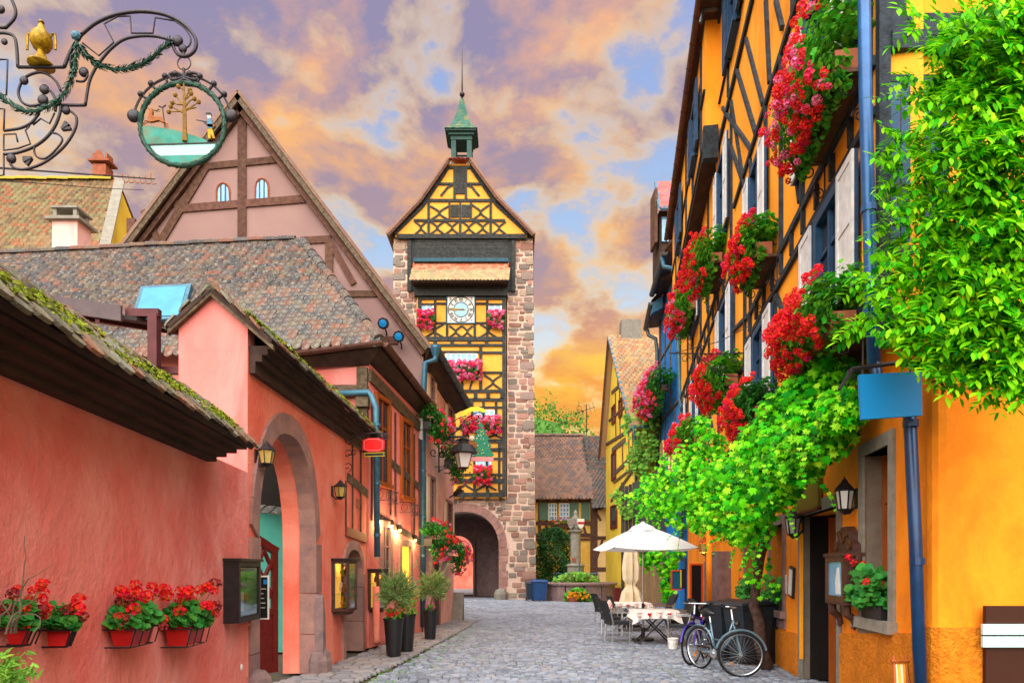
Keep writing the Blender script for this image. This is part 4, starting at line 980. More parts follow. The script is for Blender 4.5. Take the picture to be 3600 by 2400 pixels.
# ------------------------------------------------------------ geranium troughs on the pink wall
def wall_trough(px0, px1, py, label, nb, seed):
    random.seed(seed)
    py -= 8; s0, z = W1.at(px0, py, .04); s1 = W1.at(px1, py, .2)[0]
    t = thing('geranium_trough', W1.w((s0+s1)/2, z-.15, .1), label, 'flower box', 'geranium troughs on the pink wall')
    h = .045*(W1.w(s0, 0).y)**.55; k = W1.w((s0+s1)/2, 0).y/5.4
    q = MB(); A_ = [W1.w(s, zz, o) for s, zz, o in ((s0+.03, z-.15*k, .05), (s1-.03, z-.15*k, .05), (s1-.03, z-.15*k, .16*k+.02), (s0+.03, z-.15*k, .16*k+.02), (s0, z, .03), (s1, z, .03), (s1, z, .19*k+.02), (s0, z, .19*k+.02))]
    q.add(A_, [(0, 3, 2, 1), (0, 1, 5, 4), (1, 2, 6, 5), (2, 3, 7, 6), (3, 0, 4, 7)]); q.fb(W1, s0+.01, s1-.01, z-.03, z-.02, .04, .19*k); mk('trough', q, M['red'], t)
    q = MB(); o1 = .21*k+.02; q.tube([W1.w(s0-.03, z-.02, 0), W1.w(s0-.03, z-.02, o1), W1.w(s1+.05, z-.02, o1), W1.w(s1+.05, z-.02, 0)], .006, 5); q.tube([W1.w(s0-.0, z-.16*k, 0), W1.w(s0, z-.16*k, o1-.04), W1.w(s1, z-.16*k, o1-.04), W1.w(s1, z-.16*k, 0)], .006, 5)
    for s in np.linspace(s0, s1+.04, 4): q.tube([W1.w(s, z-.02, o1), W1.w(s, z-.16*k, o1-.04)], .005, 4)
    q.tube([W1.w(s1+.05, z-.05+.035*math.sin(t_), .09*k+.03*math.cos(t_)*(1-t_/9)) for t_ in np.linspace(0, 6, 14)], .004, 4); mk('iron_holder', q, M['iron'], t)
    ms = []; zc = z+.02
    for i in range(330):
        s = rr(s0-.05, s1+.05); o = rr(.02, .26*k); q_ = 1-((s-(s0+s1)/2)/((s1-s0)*.62))**2; zz = zc+rr(-.05, .17*k)*max(.25, q_)
        ms.append(lm(W1.w(s, zz, o), W1.n*.7+V((0, -.4, .75)), rr(.024, .042)*k, None, .5))
    pieces(t, 'leaf', LEAF_R, ms, M['leaf_ger'], 150, 'foliage')
    q = MB()
    for i in range(nb):
        s = rr(s0-.03, s1+.06); zz = zc+rr(.08, .30)*k if rnd() < .75 else zc+rr(-.06, .1)*k; o = rr(.06, .3*k)
        p = W1.w(s, zz, o); ft = W1.w(s+rr(-.05, .05), zc+.03, .12*k); q.tube([ft, ft.lerp(p, .6)+V((0, 0, .02)), p], .0025, 3)
        inst('flower_head', BM['bl_red' if rnd() < .86 else 'bl_dry'], lm(p, (rr(-.2, .4), -.5, .8), rr(.036, .056)*k, None, .3), t)
    mk('flower_stalks', q, M['leaf_pale'], t)
wall_trough(15, 152, 2207, 'red geranium trough at the far left end of the pink wall', 18, 1)
wall_trough(170, 268, 2210, 'small red geranium trough, second from the left on the pink wall', 10, 2)
wall_trough(388, 545, 2210, 'red geranium trough, third from the left on the pink wall', 22, 3)
wall_trough(582, 712, 2209, 'red geranium trough nearest the menu case', 22, 4)
random.seed(11)
q = MB()
for k in range(7):
    p = W1.w(W1.at(rr(0, 120), 2100, .2)[0], 1.3, .15); pts = [p]
    d = V((rr(-.2, .3), rr(-.1, .3), 1))
    for i in range(9): p = p+d*rr(.03, .07); d = (d+V((rr(-.5, .5), rr(-.2, .2), rr(-.5, .25)))).normalized(); pts.append(p)
    q.tube(pts, [.006*(1-i/12) for i in range(10)], 4)
mk('twigs', q, M['bark_g'], None, 'bare curly twigs rising from the leftmost geranium trough', 'twigs', base=W1.w(W1.at(60, 2100)[0], 1.3, .15))
# bright leaves at the lower left corner
bl = thing('potted_shrub', P(20, 2390, 3.2), 'bright yellow-green shrub at the bottom left corner', 'shrub')
ms = []; q = MB()
for k in range(22):
    p = P(rr(-60, 60), 2440, 3.2+rr(-.2, .2)); e = P(rr(-40, 125), rr(2290, 2400), 3.2+rr(-.25, .25)); q.tube([p, p.lerp(e, .6)+V((0, 0, .02)), e], .003, 3)
    for i in range(16): t = rr(.3, 1.05); ms.append(lm(p.lerp(e, t)+V((rr(-.03, .03), rr(-.03, .03), rr(-.02, .03))), (rr(-.4, .6), -.6, .6), rr(.016, .032), None, .6))
mk('stems', q, M['leaf_pale'], bl); pieces(bl, 'leaf', LEAF_L, ms, M['leaf_pale'], 220, 'foliage')
q = MB(); b = P(0, 2400, 3.2); q.lathe((b.x-.05, b.y, 0), [(.16, 0), (.22, .9), (.2, .92)], 14); mk('pot', q, M['terra'], bl)

# ------------------------------------------------------------ second pink house (hip roof) after the gate
BF = Fr(-3.0, 14.3, -2.36, 17.85); h2 = thing('hip_roof_house', (-5, 16, 0), 'coral pink house with mottled hipped tile roof and brown gutter', 'house')
bs = lambda px, py, o=0: BF.at(px, py, o)
q = MB(); q.add([(-11.2, 14.3, 0), (-3.0, 14.3, 0), (-2.36, 17.85, 0), (-11.2, 17.85, 0), (-11.2, 14.3, 6.15), (-3.0, 14.3, 6.15), (-2.36, 17.85, 5.85), (-11.2, 17.85, 5.9)], [(0, 1, 5, 4), (1, 2, 6, 5), (2, 3, 7, 6), (3, 0, 4, 7), (4, 5, 6, 7)])
mk('plaster_wall', q, M['pink_mid'], h2)
q = MB(); q.box(V((-6.0, 14.28, 4.2)), V((2.99, 0, 0)), V((0, .02, 0)), V((0, 0, 1.9))); mk('end_wall', q, M['pink_pale'], h2)
C2 = P(1338, 1200, 13.9); E2 = P(1521, 1436, 17.95); Rr = P(1056, 845, 16.6); Rl = P(-160, 905, 16.6); El = C2+(Rl-Rr)*1.08
tile_roof(h2, El, C2, Rl, Rr, M['tile_hip'], .20, .175, M['soffit'], 300, .04, 2.0)
tile_roof(h2, C2, E2, Rr, Rr+V((.02, 1.0, 0)), M['tile_hip'], .185, .155, M['soffit'], 60, .025, 1.3)
ridge_tiles(h2, Rl, Rr, M['tile_hip'], .12, .36); ridge_tiles(h2, C2+V((-.05, .05, .05)), Rr, M['tile_hip'], .11, .34, 'hip_tile')
def gutter(par, a, b, r, mt, name='gutter'):
    a, b = V(a), V(b); u = (b-a).normalized(); sd = u.cross(V((0, 0, 1))).normalized(); n = int((b-a).length/.9)+1; q = MB(); k = 7
    for i in range(2):
        c = a if i == 0 else b
        for j in range(k): an = pi+pi*j/(k-1); q.v.append(tuple(c+sd*r*math.cos(an)+V((0, 0, 1))*r*math.sin(an)))
    q.f += [(j, j+1, k+j+1, k+j) for j in range(k-1)]+[tuple(range(k)), tuple(range(2*k-1, k-1, -1))]
    g_ = mk(name, q, M[mt], par)
    for i in range(1, n):
        c = a.lerp(b, i/n); q = MB(); q.tube([c+sd*(r+.006)*math.cos(an)+V((0, 0, 1))*(r+.006)*math.sin(an) for an in np.linspace(pi, 2*pi, 8)], .012, 4); mk('gutter_strap', q, M[mt], g_)
gutter(h2, El+V((5.5, -.06, -.02)), C2+V((.05, -.06, -.02)), .085, 'gutter'); gutter(h2, C2+V((.08, 0, -.02)), E2+V((.08, 0, -.02)), .085, 'gutter')
q = MB(); q.add([C2+V((-.02, .02, -.06)), E2+V((-.02, 0, -.06)), V((-2.36, 17.85, 5.7)), V((-3.0, 14.3, 6.05)), C2+V((-.02, .02, -.12)), E2+V((-.02, 0, -.12)), V((-2.36, 17.85, 5.62)), V((-3.0, 14.3, 5.97))], [(0, 1, 2, 3), (7, 6, 5, 4), (0, 4, 5, 1)]); mk('eaves_soffit', q, M['soffit'], h2)
q = MB(); q.add([El+V((5.5, .02, -.06)), C2+V((-.02, .02, -.06)), V((-3.0, 14.27, 6.03)), V((-6.1, 14.27, 6.03)), El+V((5.5, .02, -.12)), C2+V((-.02, .02, -.12)), V((-3.0, 14.27, 5.9)), V((-6.1, 14.27, 5.9))], [(3, 2, 1, 0), (4, 5, 6, 7), (0, 1, 5, 4)]); mk('eaves_soffit', q, M['soffit'], h2)
def hb(f, par, p0, p1, wd, mt, o=.03, name='timber_beam'): q = MB(); q.beam(f, f.at(*p0), f.at(*p1), wd, -.03, o); return mk(name, q, M[mt], par)
hb(BF, h2, (1296, 1318), (1470, 1498), .26, 'timber_g', .05)
hb(BF, h2, (1364, 1618), (1472, 1712), .17, 'timber_g', .03); hb(BF, h2, (1332, 1815), (1475, 1905), .15, 'timber_g', .02)
for x, y0, y1 in ((1372, 1440, 1810), (1388, 1450, 1815), (1455, 1525, 1880), (1472, 1540, 1890), (1306, 1400, 1830)): hb(BF, h2, (x, y0), (x, y1), .07, 'timber_b', .015, 'timber_post')
q = MB(); q.bx(-3.12, 14.24, 5.0, .22, .12, 1.7); mk('corner_post', q, M['timber_g'], h2)
for zz, x0, x1, hh in ((5.38, -4.9, -3.0, .22), (4.83, -4.9, -3.0, .16)): q = MB(); q.bx((x0+x1)/2, 14.25, zz, x1-x0, .09, hh); mk('timber_beam', q, M['timber_g'], h2)
for x in (-3.1, -4.25): q = MB(); q.bx(x, 14.2, 5.13, .26, .24, .24); mk('joist_end', q, M['timber_g'], h2)
def window_f(f, par, x0, x1, y0, y1, frame='wood_o', glass='glass_d', fw=.1, dp=-.16, mull=True, px=None):
    """window with a frame set into / on facade f; pixel x0..x1 at eye line, z from the first column"""
    s0, zt = f.at(x0, y0); s1, _ = f.at(x1, y0); zb = f.at(x0, y1)[1]
    if s0 > s1: s0, s1 = s1, s0
    q = MB(); q.fb(f, s0, s1, zb, zt, -.01, .012); wn = mk('window', q, M[glass], par)
    q = MB(); q.fb(f, s0-fw, s0, zb-fw, zt+fw, -.02, .07); q.fb(f, s1, s1+fw, zb-fw, zt+fw, -.02, .07); q.fb(f, s0, s1, zt, zt+fw, -.02, .07); mk('window_frame', q, M[frame], wn)
    q = MB(); q.fb(f, s0-fw-.03, s1+fw+.03, zb-fw, zb, -.02, .12); mk('window_sill', q, M[frame], wn)
    if mull: q = MB(); q.fb(f, (s0+s1)/2-.025, (s0+s1)/2+.025, zb, zt, .01, .03); q.fb(f, s0, s1, zb+(zt-zb)*.66, zb+(zt-zb)*.66+.04, .01, .028); mk('window_bars', q, M[frame], wn)
    return wn, (s0, s1, zb, zt)
w1_ = window_f(BF, h2, 1322, 1360, 1396, 1690); w2_ = window_f(BF, h2, 1410, 1440, 1478, 1740)
window_f(BF, h2, 1340, 1364, 1850, 2060, 'sand', 'glass_d', .14); lw = window_f(BF, h2, 1404, 1436, 1918, 2085, 'sand', 'warm_win', .14, mull=False)
for (wn, (s0, s1, zb, zt)), lab in ((w1_, 'empty wrought-iron flower rail under the nearer coral house window'), (w2_, 'empty wrought-iron flower rail under the farther coral house window')):
    t = thing('flower_rail', BF.w((s0+s1)/2, zb-.35, .1), lab, 'railing', 'iron flower rails'); q = MB(); za, zc = zb-.42, zb-.18
    for z in (za, zc): q.tube([BF.w(s0-.1, z, 0), BF.w(s0-.1, z, .24), BF.w(s1+.1, z, .24), BF.w(s1+.1, z, 0)], .008, 4)
    mk('rails', q, M['iron'], t); q = MB()
    for i in range(5):
        s = s0+(s1-s0)*(i+.5)/5; q.tube([BF.w(s+.07*math.cos(a), (za+zc)/2+.1*math.sin(a), .24) for a in np.linspace(0, 2*pi, 12, endpoint=False)], .006, 4, True)
    for s in (s0-.1, s1+.1): q.tube([BF.w(s, (za+zc)/2+.09*math.sin(a), .12+.08*math.cos(a)) for a in np.linspace(0, 2*pi, 12, endpoint=False)], .006, 4, True)
    mk('rings', q, M['iron'], t)
# zinc downpipe of the hip roof house
def pipe(par, pts, r, mt, name='downpipe', bands=()):
    q = MB(); q.tube(pts, r, 10); pp = mk(name, q, M[mt], par, smooth=True)
    for b in bands:
        q = MB(); q.tube([V(b)-V((0, 0, .03)), V(b)+V((0, 0, .03))], r*1.18, 10); mk('pipe_band', q, M[mt], pp)
    return pp
pc = P(1326, 1440, 13.95)
pipe(h2, [P(1170, 1384, 14.1), P(1296, 1378, 14.05), P(1306, 1392, 14.0), P(1322, 1432, 13.95), (pc.x, pc.y, 1.9)], .062, 'zinc', bands=[(pc.x, pc.y, z) for z in (4.6, 3.4, 2.35)])
pipe(h2, [(pc.x-.02, pc.y, 1.3), (pc.x-.02, pc.y, .3), (pc.x+.03, pc.y-.12, .16)], .07, 'pink_gate', 'pipe_shoe')
# lit spot lamps under the first-floor rail
for i, (x, y) in enumerate(((1337, 1826), (1377, 1842), (1405, 1858), (1460, 1893))):
    s, z = BF.at(x, y, .08); p = BF.w(s, z, .08)
    t = thing('spot_lamp', BF.w(s, z, 0), ['lit spot lamp nearest the zinc downpipe, coral house', 'lit spot lamp second from the zinc downpipe, coral house', 'lit spot lamp third from the zinc downpipe, coral house', 'lit spot lamp farthest from the corner, coral house'][i], 'lamp', 'spot lamps on the coral house')
    q = MB(); q.tube([BF.w(s, z+.05, 0), p+V((0, 0, .05))], .02, 5); q.lathe(p, [(.05, -.02), (.055, .06), (.03, .1), (0, .1)], 8); mk('lamp_housing', q, M['black'], t)
    q = MB(); q.ball(p+V((0, 0, -.03)), .035, 8, 5); mk('bulb', q, M['warm_bulb'], t); point('spot_light', p+V((0, 0, -.09))+BF.n*.06, 13.0, t, .03)
# glazed display cases
def showcase(f, px0, z0, z1, ln, dp, label, seed):
    s0 = f.at(px0, 2050)[0]; t = thing('display_case', f.w(s0+ln/2, z0, 0), label, 'display case', 'lit display cases'); random.seed(seed)
    q = MB(); q.fb(f, s0, s0+ln, z0, z0+.05, 0, dp); q.fb(f, s0, s0+ln, z1-.05, z1, 0, dp); q.fb(f, s0, s0+ln, z0, z1, 0, .015)
    for s in (s0, s0+ln-.04): q.fb(f, s, s+.04, z0+.05, z1-.05, dp-.04, dp); q.fb(f, s, s+.04, z0+.05, z1-.05, .015, .055)
    mk('case_frame', q, M['wood_dk'], t)
    q = MB(); q.fb(f, s0-.03, s0+ln+.03, z1, z1+.04, 0, dp+.04); mk('case_top', q, M['black'], t); q = MB(); q.fb(f, s0+.05, s0+ln-.05, z0-.06, z0, .02, dp-.05); mk('case_foot', q, M['wood_dk'], t)
    q = MB(); q.fb(f, s0+.045, s0+ln-.045, z0+.05, z1-.05, .016, .022); mk('glowing_back', q, M['warm_case'], t)
    for k in (1, 2):
        zz = z0+(z1-z0)*k/3; q = MB(); q.fb(f, s0+.02, s0+ln-.02, zz, zz+.008, .03, dp-.03); mk('glass_shelf', q, M['glass'], t)
    for k in range(3):
        for j in range(3):
            b = f.w(s0+.1+rr(0, ln-.2), z0+.06+(z1-z0-.04)*k/3, rr(.08, dp-.07)); hh = rr(.14, .24); q = MB(); q.lathe(b, [(rr(.03, .05), 0), (rr(.04, .055), hh*.4), (rr(.015, .03), hh*.7), (.025, hh*.85), (0, hh)], 7); mk('figurine', q, M[random.choice(['red', 'bl_or', 'skin', 'terra', 'gold', 'wood_o'])], t)
    q = MB(); q.fb(f, s0+.04, s0+ln-.04, z0+.05, z1-.05, dp-.02, dp-.016); q.box(f.w(s0+.015, z0+.05, .05), f.u*.004, f.n*(dp-.1), V((0, 0, z1-z0-.1))); mk('case_glass', q, M['glass'], t)
    point('case_light', f.w(s0+ln/2, z1-.12, dp*.55), 2.2, t, .03, (1, .7, .3)); return t
showcase(GF, 1165, .92, 1.80, .56, .30, 'lit display case of figurines right of the big arch', 21)
showcase(BF, 1293, .80, 1.62, .46, .24, 'lit display case of figurines beside the zinc downpipe', 22)
# ------------------------------------------------------------ big gable house (third on the left)
G3 = 17.95; h3 = thing('gable_house', (-5, 20, 0), 'pale pink house with huge timbered mauve gable and steep roof', 'house')
KF = Fr(-12.5, G3, -2.33, G3); ks = lambda px, py, o=0: KF.at(px, py, o)
ap = ks(850, 352); er_ = ks(1512, 1232); el_ = (2*ap[0]-er_[0], er_[1]); cR = 12.5-2.33
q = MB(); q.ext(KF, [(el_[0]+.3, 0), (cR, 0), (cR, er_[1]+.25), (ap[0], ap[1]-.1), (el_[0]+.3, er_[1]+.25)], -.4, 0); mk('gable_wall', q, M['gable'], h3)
SF = Fr(-2.33, G3, -1.9, 22.2); ss = lambda px, py, o=0: SF.at(px, py, o)
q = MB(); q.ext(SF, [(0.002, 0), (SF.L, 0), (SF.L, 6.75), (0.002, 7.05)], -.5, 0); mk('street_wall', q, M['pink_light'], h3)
q = MB(); q.add([SF.w(SF.L, 0, -.01), SF.w(SF.L, 6.8, -.01), V((-7, 22.2, 6.8)), V((-7, 22.2, 0))], [(0, 1, 2, 3)]); mk('rear_wall', q, M['pink_light'], h3)
q = MB()
for (a, b) in ((el_, ap), (ap, er_)):
    A_, B_ = V(a), V(b); d = (B_-A_).normalized(); nn = V((-d.y, d.x))
    q = MB(); q.ext(KF, [A_-d*.05, B_+d*.05, B_+nn*.08+d*.05, A_+nn*.08], -4.4, .30); mk('roof_slope', q, M['tile_brown'], h3)
    q = MB(); q.ext(KF, [A_-nn*.13, B_-nn*.13, B_-nn*.004, A_-nn*.004], .20, .28); mk('verge_board', q, M['timber_g'], h3)
    q = MB(); q.ext(KF, [A_-nn*.26, B_-nn*.26, B_-nn*.135, A_-nn*.135], .0, .14); mk('rafter', q, M['timber_b'], h3)
def kb(x0, y0, x1, y1, wd=.24, name='timber_beam'): q = MB(); q.beam(KF, ks(x0, y0), ks(x1, y1), wd, -.03, .045); mk(name, q, M['timber_b'], h3)
kb(852, 410, 852, 860, .22); kb(700, 590, 975, 563, .17); kb(628, 736, 1072, 701, .2); kb(726, 588, 551, 876, .2); kb(585, 668, 632, 734, .18); kb(505, 742, 560, 850, .16); kb(463, 770, 463, 890, .22)
kb(1058, 847, 1165, 842, .18); kb(1158, 850, 1158, 965, .2); kb(1075, 860, 1162, 960, .16); kb(1215, 1034, 1325, 1034, .16); kb(1155, 842, 1245, 1000, .16)
kb(1310, 1200, 1400, 1196, .2)
for x, y in ((785, 690), (921, 674)):
    s, z = ks(x, y); pts = [(s-.17, z-.2), (s+.17, z-.2)]+[(s+.17*math.cos(a), z+.12+.22*math.sin(a)) for a in np.linspace(0, pi, 7)]
    q = MB(); q.ext(KF, pts, -.02, .006); wn = mk('attic_window', q, M['glass_b'], h3)
    q = MB(); q.tube([KF.w(a, b, .01) for a, b in pts], .03, 4, True); mk('window_surround', q, M['terra'], wn)
    for dx in (-.06, .06): q = MB(); q.tube([KF.w(s+dx, z-.2, .03), KF.w(s+dx, z+.3, .03)], .012, 4); mk('window_bar', q, M['iron'], wn)
# street gutter, soffit and pipe
ga, gb_ = P(1531, 1216, 17.7), P(1655, 1430, 22.3)
gutter(h3, ga, gb_, .1, 'gutter_g')
q = MB(); q.add([ga+V((-.06, 0, .04)), gb_+V((-.06, 0, .04)), SF.w(SF.L, 6.72, 0), SF.w(0, 7.02, 0), ga+V((-.06, 0, .0)), gb_+V((-.06, 0, 0)), SF.w(SF.L, 6.66, 0), SF.w(0, 6.96, 0)], [(0, 1, 2, 3), (7, 6, 5, 4), (0, 4, 5, 1)]); mk('eaves_soffit', q, M['soffit'], h3)
q = MB(); q.add([gb_+V((0, 0, .04)), SF.w(SF.L, 7.4, -.4), SF.w(SF.L, 6.6, -.4), gb_+V((0, 0, -.04))], [(0, 1, 2, 3)]); mk('eaves_end', q, M['soffit'], h3)
pb = P(1487, 1300, 17.75)
pipe(h3, [ga+V((0, .05, -.05)), ga+V((0, .02, -.35)), P(1495, 1275, 17.75), (pb.x, pb.y, 5.9), (pb.x, pb.y, .15)], .075, 'zinc', bands=[(pb.x, pb.y, z) for z in (5.4, 4.2, 3.0, 2.0, .9)])
q = MB(); q.lathe(ga+V((0, .02, -.24)), [(.06, -.05), (.08, 0), (.15, .18), (.15, .24)], 10); mk('hopper', q, M['zinc'], h3)
# windows with shutters
def shut_win(f, par, x0, x1, y0, y1, sh='canvas_y', frame='sand', glass='glass_d', sw=.28):
    wn, (s0, s1, zb, zt) = window_f(f, par, x0, x1, y0, y1, frame, glass, .09)
    for a, b in ((s0-.1-sw, s0-.1), (s1+.1, s1+.1+sw)):
        q = MB(); q.fb(f, a, b, zb, zt, .02, .06); mk('shutter', q, M[sh], wn)
    return wn
shut_win(SF, h3, 1508, 1519, 1322, 1405); shut_win(SF, h3, 1571, 1588, 1428, 1530); shut_win(SF, h3, 1507, 1522, 1680, 1845); shut_win(SF, h3, 1568, 1583, 1765, 1868)
s0 = ss(1521, 2100)[0]; s1 = ss(1542, 2100)[0]
dp_ = arch_pts((s0+s1)/2, (s1-s0)/2, 1.35, 1.85, 5)
q = MB(); q.ext(SF, [(s0, .05)]+dp_+[(s1, .05)], -.05, .01); dr = mk('small_door', q, M['wood_dk'], h3); ring(SF, dp_, h3, 'sand', .14, .03, -.05, .9)
q = MB(); q.ext(SF, [(SF.L-.45, 0), (SF.L+.02, 0), (SF.L-.05, .9)], .0, .35); mk('buttress', q, M['grey_st'], h3)
# blue floodlights on the gable verge
for (x, y, lab) in ((1348, 1137, 'upper blue floodlight on the mauve gable'), (1402, 1183, 'lower blue floodlight on the mauve gable')):
    p = P(x, y, 17.5); t = thing('floodlight', (p.x, KF.o.y, p.z), lab, 'floodlight', 'blue floodlights')
    q = MB(); q.lathe(p, [(.08, -.2), (.13, -.14), (.15, .02), (.15, .05)], 8, Matrix.Rotation(1.9, 3, 'X')); mk('lamp_housing', q, M['black'], t)
    q = MB(); q.lathe(p+V((0, -.07, -.02)), [(.095, -.01), (.10, .01), (0, .02)], 8, Matrix.Rotation(1.9, 3, 'X')); mk('lamp_lens', q, M['blue_sign'], t)
    q = MB(); q.tube([p, p+V((.02, .3, -.12)), (p.x, KF.o.y, p.z-.15)], .02, 5); mk('bracket_arm', q, M['black'], t)
# geranium boxes on this house
GM = [('bl_red', 6), ('bl_pink', 2), ('bl_mag', 3)]
for (x0, x1, y, o, rd, nb, mixk, lab) in ((1508, 1560, 1478, .32, .5, 40, GM, 'geranium box by the upper window of the pale pink house, nearest the zinc pipe'),
        (1580, 1616, 1612, .45, .7, 30, [('bl_mag', 4), ('bl_pink', 4), ('bl_red', 3)], 'geranium box hanging behind the street lantern'),
        (1512, 1572, 1890, .38, .6, 46, [('bl_red', 6), ('bl_pink', 2)], 'geranium box on the lower window of the pale pink house, nearer one'),
        (1586, 1632, 1950, .40, .6, 46, [('bl_red', 4), ('bl_mag', 5), ('bl_pink', 3)], 'geranium box on the lower window of the pale pink house, farther one')):
    s0, z = SF.at(x0, y, o); s1 = SF.at(x1, y, o)[0]; s1 = min(s1, s0+1.5)
    t = thing('flower_box', SF.w((s0+s1)/2, z-.25, 0), lab, 'flower box', 'flower boxes on the pale pink house')
    q = MB(); q.fb(SF, s0, s1, z-.2, z-.02, o-.15, o+.05); mk('trough', q, M['black_pl'], t); q = MB(); q.tube([SF.w(s0+.1, z-.2, 0), SF.w(s0+.1, z-.2, o)], .012, 4); q.tube([SF.w(s1-.1, z-.2, 0), SF.w(s1-.1, z-.2, o)], .012, 4); mk('box_bracket', q, M['iron'], t)
    flower_mass(t, SF, s0, s1, z+.02, o, .42, rd, .36, 800, nb, .046, .046, mixk, 'leaf_ger', (5, 170))

# ------------------------------------------------------------ iron scroll helpers
def scroll(q, f, c, r0, turns, a0, sg=1, th=.008, o=0.0, n=26):
    q.tube([f.w(c[0]+r0*(1-.82*t)*math.cos(a0+sg*turns*2*pi*t), c[1]+r0*(1-.82*t)*math.sin(a0+sg*turns*2*pi*t), o) for t in np.linspace(0, 1, n)], th, 4)
class VF:
    """upright frame facing the camera at depth d; coordinates are metres across / up"""
    def __new__(cls, d, x0=-6, x1=6): return Fr(x0, d, x1, d)
# red enamel sign on its bracket
db = 12.66; VB = VF(db); vs_ = lambda x, y: VB.at(x, y)
rs = thing('hanging_sign', VB.w(*vs_(1215, 1560)), 'blank red hexagonal sign on scrolled iron bracket at the salmon wall', 'sign')
q = MB(); q.tube([VB.w(*vs_(1212, 1505)), VB.w(*vs_(1214, 1690))], .012, 5); q.tube([VB.w(*vs_(1206, 1527)), VB.w(*vs_(1275, 1524)), VB.w(*vs_(1330, 1520)), VB.w(*vs_(1360, 1528))], .01, 5); q.tube([VB.w(*vs_(1206, 1603)), VB.w(*vs_(1245, 1597))], .008, 5)
for (x, y, r, a, sg) in ((1228, 1546, .09, 2.6, 1), (1228, 1546, .09, -.5, -1), (1240, 1535, .08, .2, 1), (1262, 1536, .09, 0, 1), (1228, 1592, .08, -2, -1), (1245, 1592, .06, .4, 1), (1222, 1640, .09, -1.2, 1), (1355, 1536, .07, 1.5, -1), (1345, 1530, .05, 1.2, 1), (1280, 1560, .05, 3, 1)): scroll(q, VB, vs_(x, y), r, 1.15, a, sg)
mk('iron_bracket', q, M['iron_br'], rs)
hexp = [vs_(x, y) for x, y in ((1276, 1548), (1295, 1541), (1332, 1541), (1351, 1549), (1350, 1579), (1332, 1587), (1296, 1587), (1276, 1580))]
cxy = V((sum(p[0] for p in hexp)/8, sum(p[1] for p in hexp)/8))
q = MB(); q.ext(VB, hexp, -.015, .015); mk('sign_plate', q, M['red_sign'], rs)
q = MB(); q.tube([VB.w(*(cxy+(V(p)-cxy)*.86), .018) for p in hexp], .006, 4, True); mk('sign_line', q, M['pinkred'], rs)
q = MB(); q.tube([VB.w(*(cxy+(V(p)-cxy)*1.0), .0) for p in hexp], .013, 5, True); mk('sign_rim', q, M['cloth_r'], rs)
q = MB(); q.tube([VB.w(*vs_(1297, 1541)), VB.w(*vs_(1297, 1522))], .004, 4); q.tube([VB.w(*vs_(1330, 1541)), VB.w(*vs_(1330, 1520))], .004, 4); q.tube([VB.w(*vs_(1310, 1587)), VB.w(*vs_(1310, 1594))], .004, 4); mk('sign_chain', q, M['iron'], rs)
bp = [vs_(x, y) for x, y in ((1280, 1593), (1352, 1590), (1349, 1596), (1353, 1602), (1280, 1604), (1284, 1598))]
q = MB(); q.ext(VB, bp, -.008, .008); rb = mk('ribbon_plate', q, M['black'], rs); q = MB(); q.tube([VB.w(*p, .009) for p in bp], .005, 4, True); mk('ribbon_edge', q, M['yellow'], rb)
# street lantern on its long bracket
dl_ = 18.6; VL = VF(dl_); vl = lambda x, y: VL.at(x, y)
sl = thing('street_lantern', VL.w(*vl(1500, 1540)), 'old street lantern on scrolled iron bracket beside the zinc downpipe', 'lantern')
q = MB(); q.tube([VL.w(*vl(1494, 1536)), VL.w(*vl(1632, 1533))], .022, 6); q.tube([VL.w(*vl(1543, 1536)), VL.w(*vl(1543, 1660))], .022, 6); q.tube([VL.w(*vl(1520, 1540)), VL.w(*vl(1625, 1536))], .02, 5)
for (x, y, r, a, sg) in ((1560, 1552, .12, 0, 1), (1580, 1550, .13, .5, -1), (1600, 1548, .10, 0, 1), (1565, 1580, .12, 2, 1), (1525, 1590, .11, -1, -1), (1570, 1640, .12, 0, 1), (1530, 1555, .10, 3, -1), (1555, 1600, .10, 1, 1)): scroll(q, VL, vl(x, y), r, 1.1, a, sg, .014)
q.tube([VL.w(*vl(x, y)) for x, y in ((1545, 1655), (1575, 1640), (1595, 1600), (1620, 1560), (1628, 1536))], .014, 5)
q.tube([VL.w(*vl(1540, 1530)), VL.w(*vl(1570, 1500)), VL.w(*vl(1610, 1470)), VL.w(*vl(1640, 1460))], .012, 4); mk('iron_bracket', q, M['iron'], sl)
lc = VL.w(*vl(1629, 1605)); hh = .78
def ring4(r, z): return [lc+V((r*math.cos(pi/4+k*pi/2+.35), r*math.sin(pi/4+k*pi/2+.35), z)) for k in range(4)]
R0, R1 = ring4(.16, -.30), ring4(.27, .10)
for i in range(4):
    j = (i+1) % 4; q = MB(); q.add([R0[i], R0[j], R1[j], R1[i]], [(0, 1, 2, 3)]); mk('lantern_pane', q, M['frost'], sl)
q = MB()
for i in range(4):
    q.tube([R0[i], R1[i]], .018, 4); q.tube([R0[i], R0[(i+1) % 4]], .018, 4); q.tube([R1[i], R1[(i+1) % 4]], .02, 4)
mk('lantern_frame', q, M['wood_dk'], sl)
q = MB(); q.lathe(lc+V((0, 0, .10)), [(.40, 0), (.38, .03), (.27, .2), (.25, .22), (.14, .26), (.13, .34), (.17, .36), (.08, .42), (.03, .44), (.02, .6)], 8); mk('lantern_roof', q, M['black'], sl)
q = MB(); q.lathe(lc+V((0, 0, -.38)), [(0, 0), (.03, .02), (.1, .08)], 6); mk('lantern_foot', q, M['black'], sl)
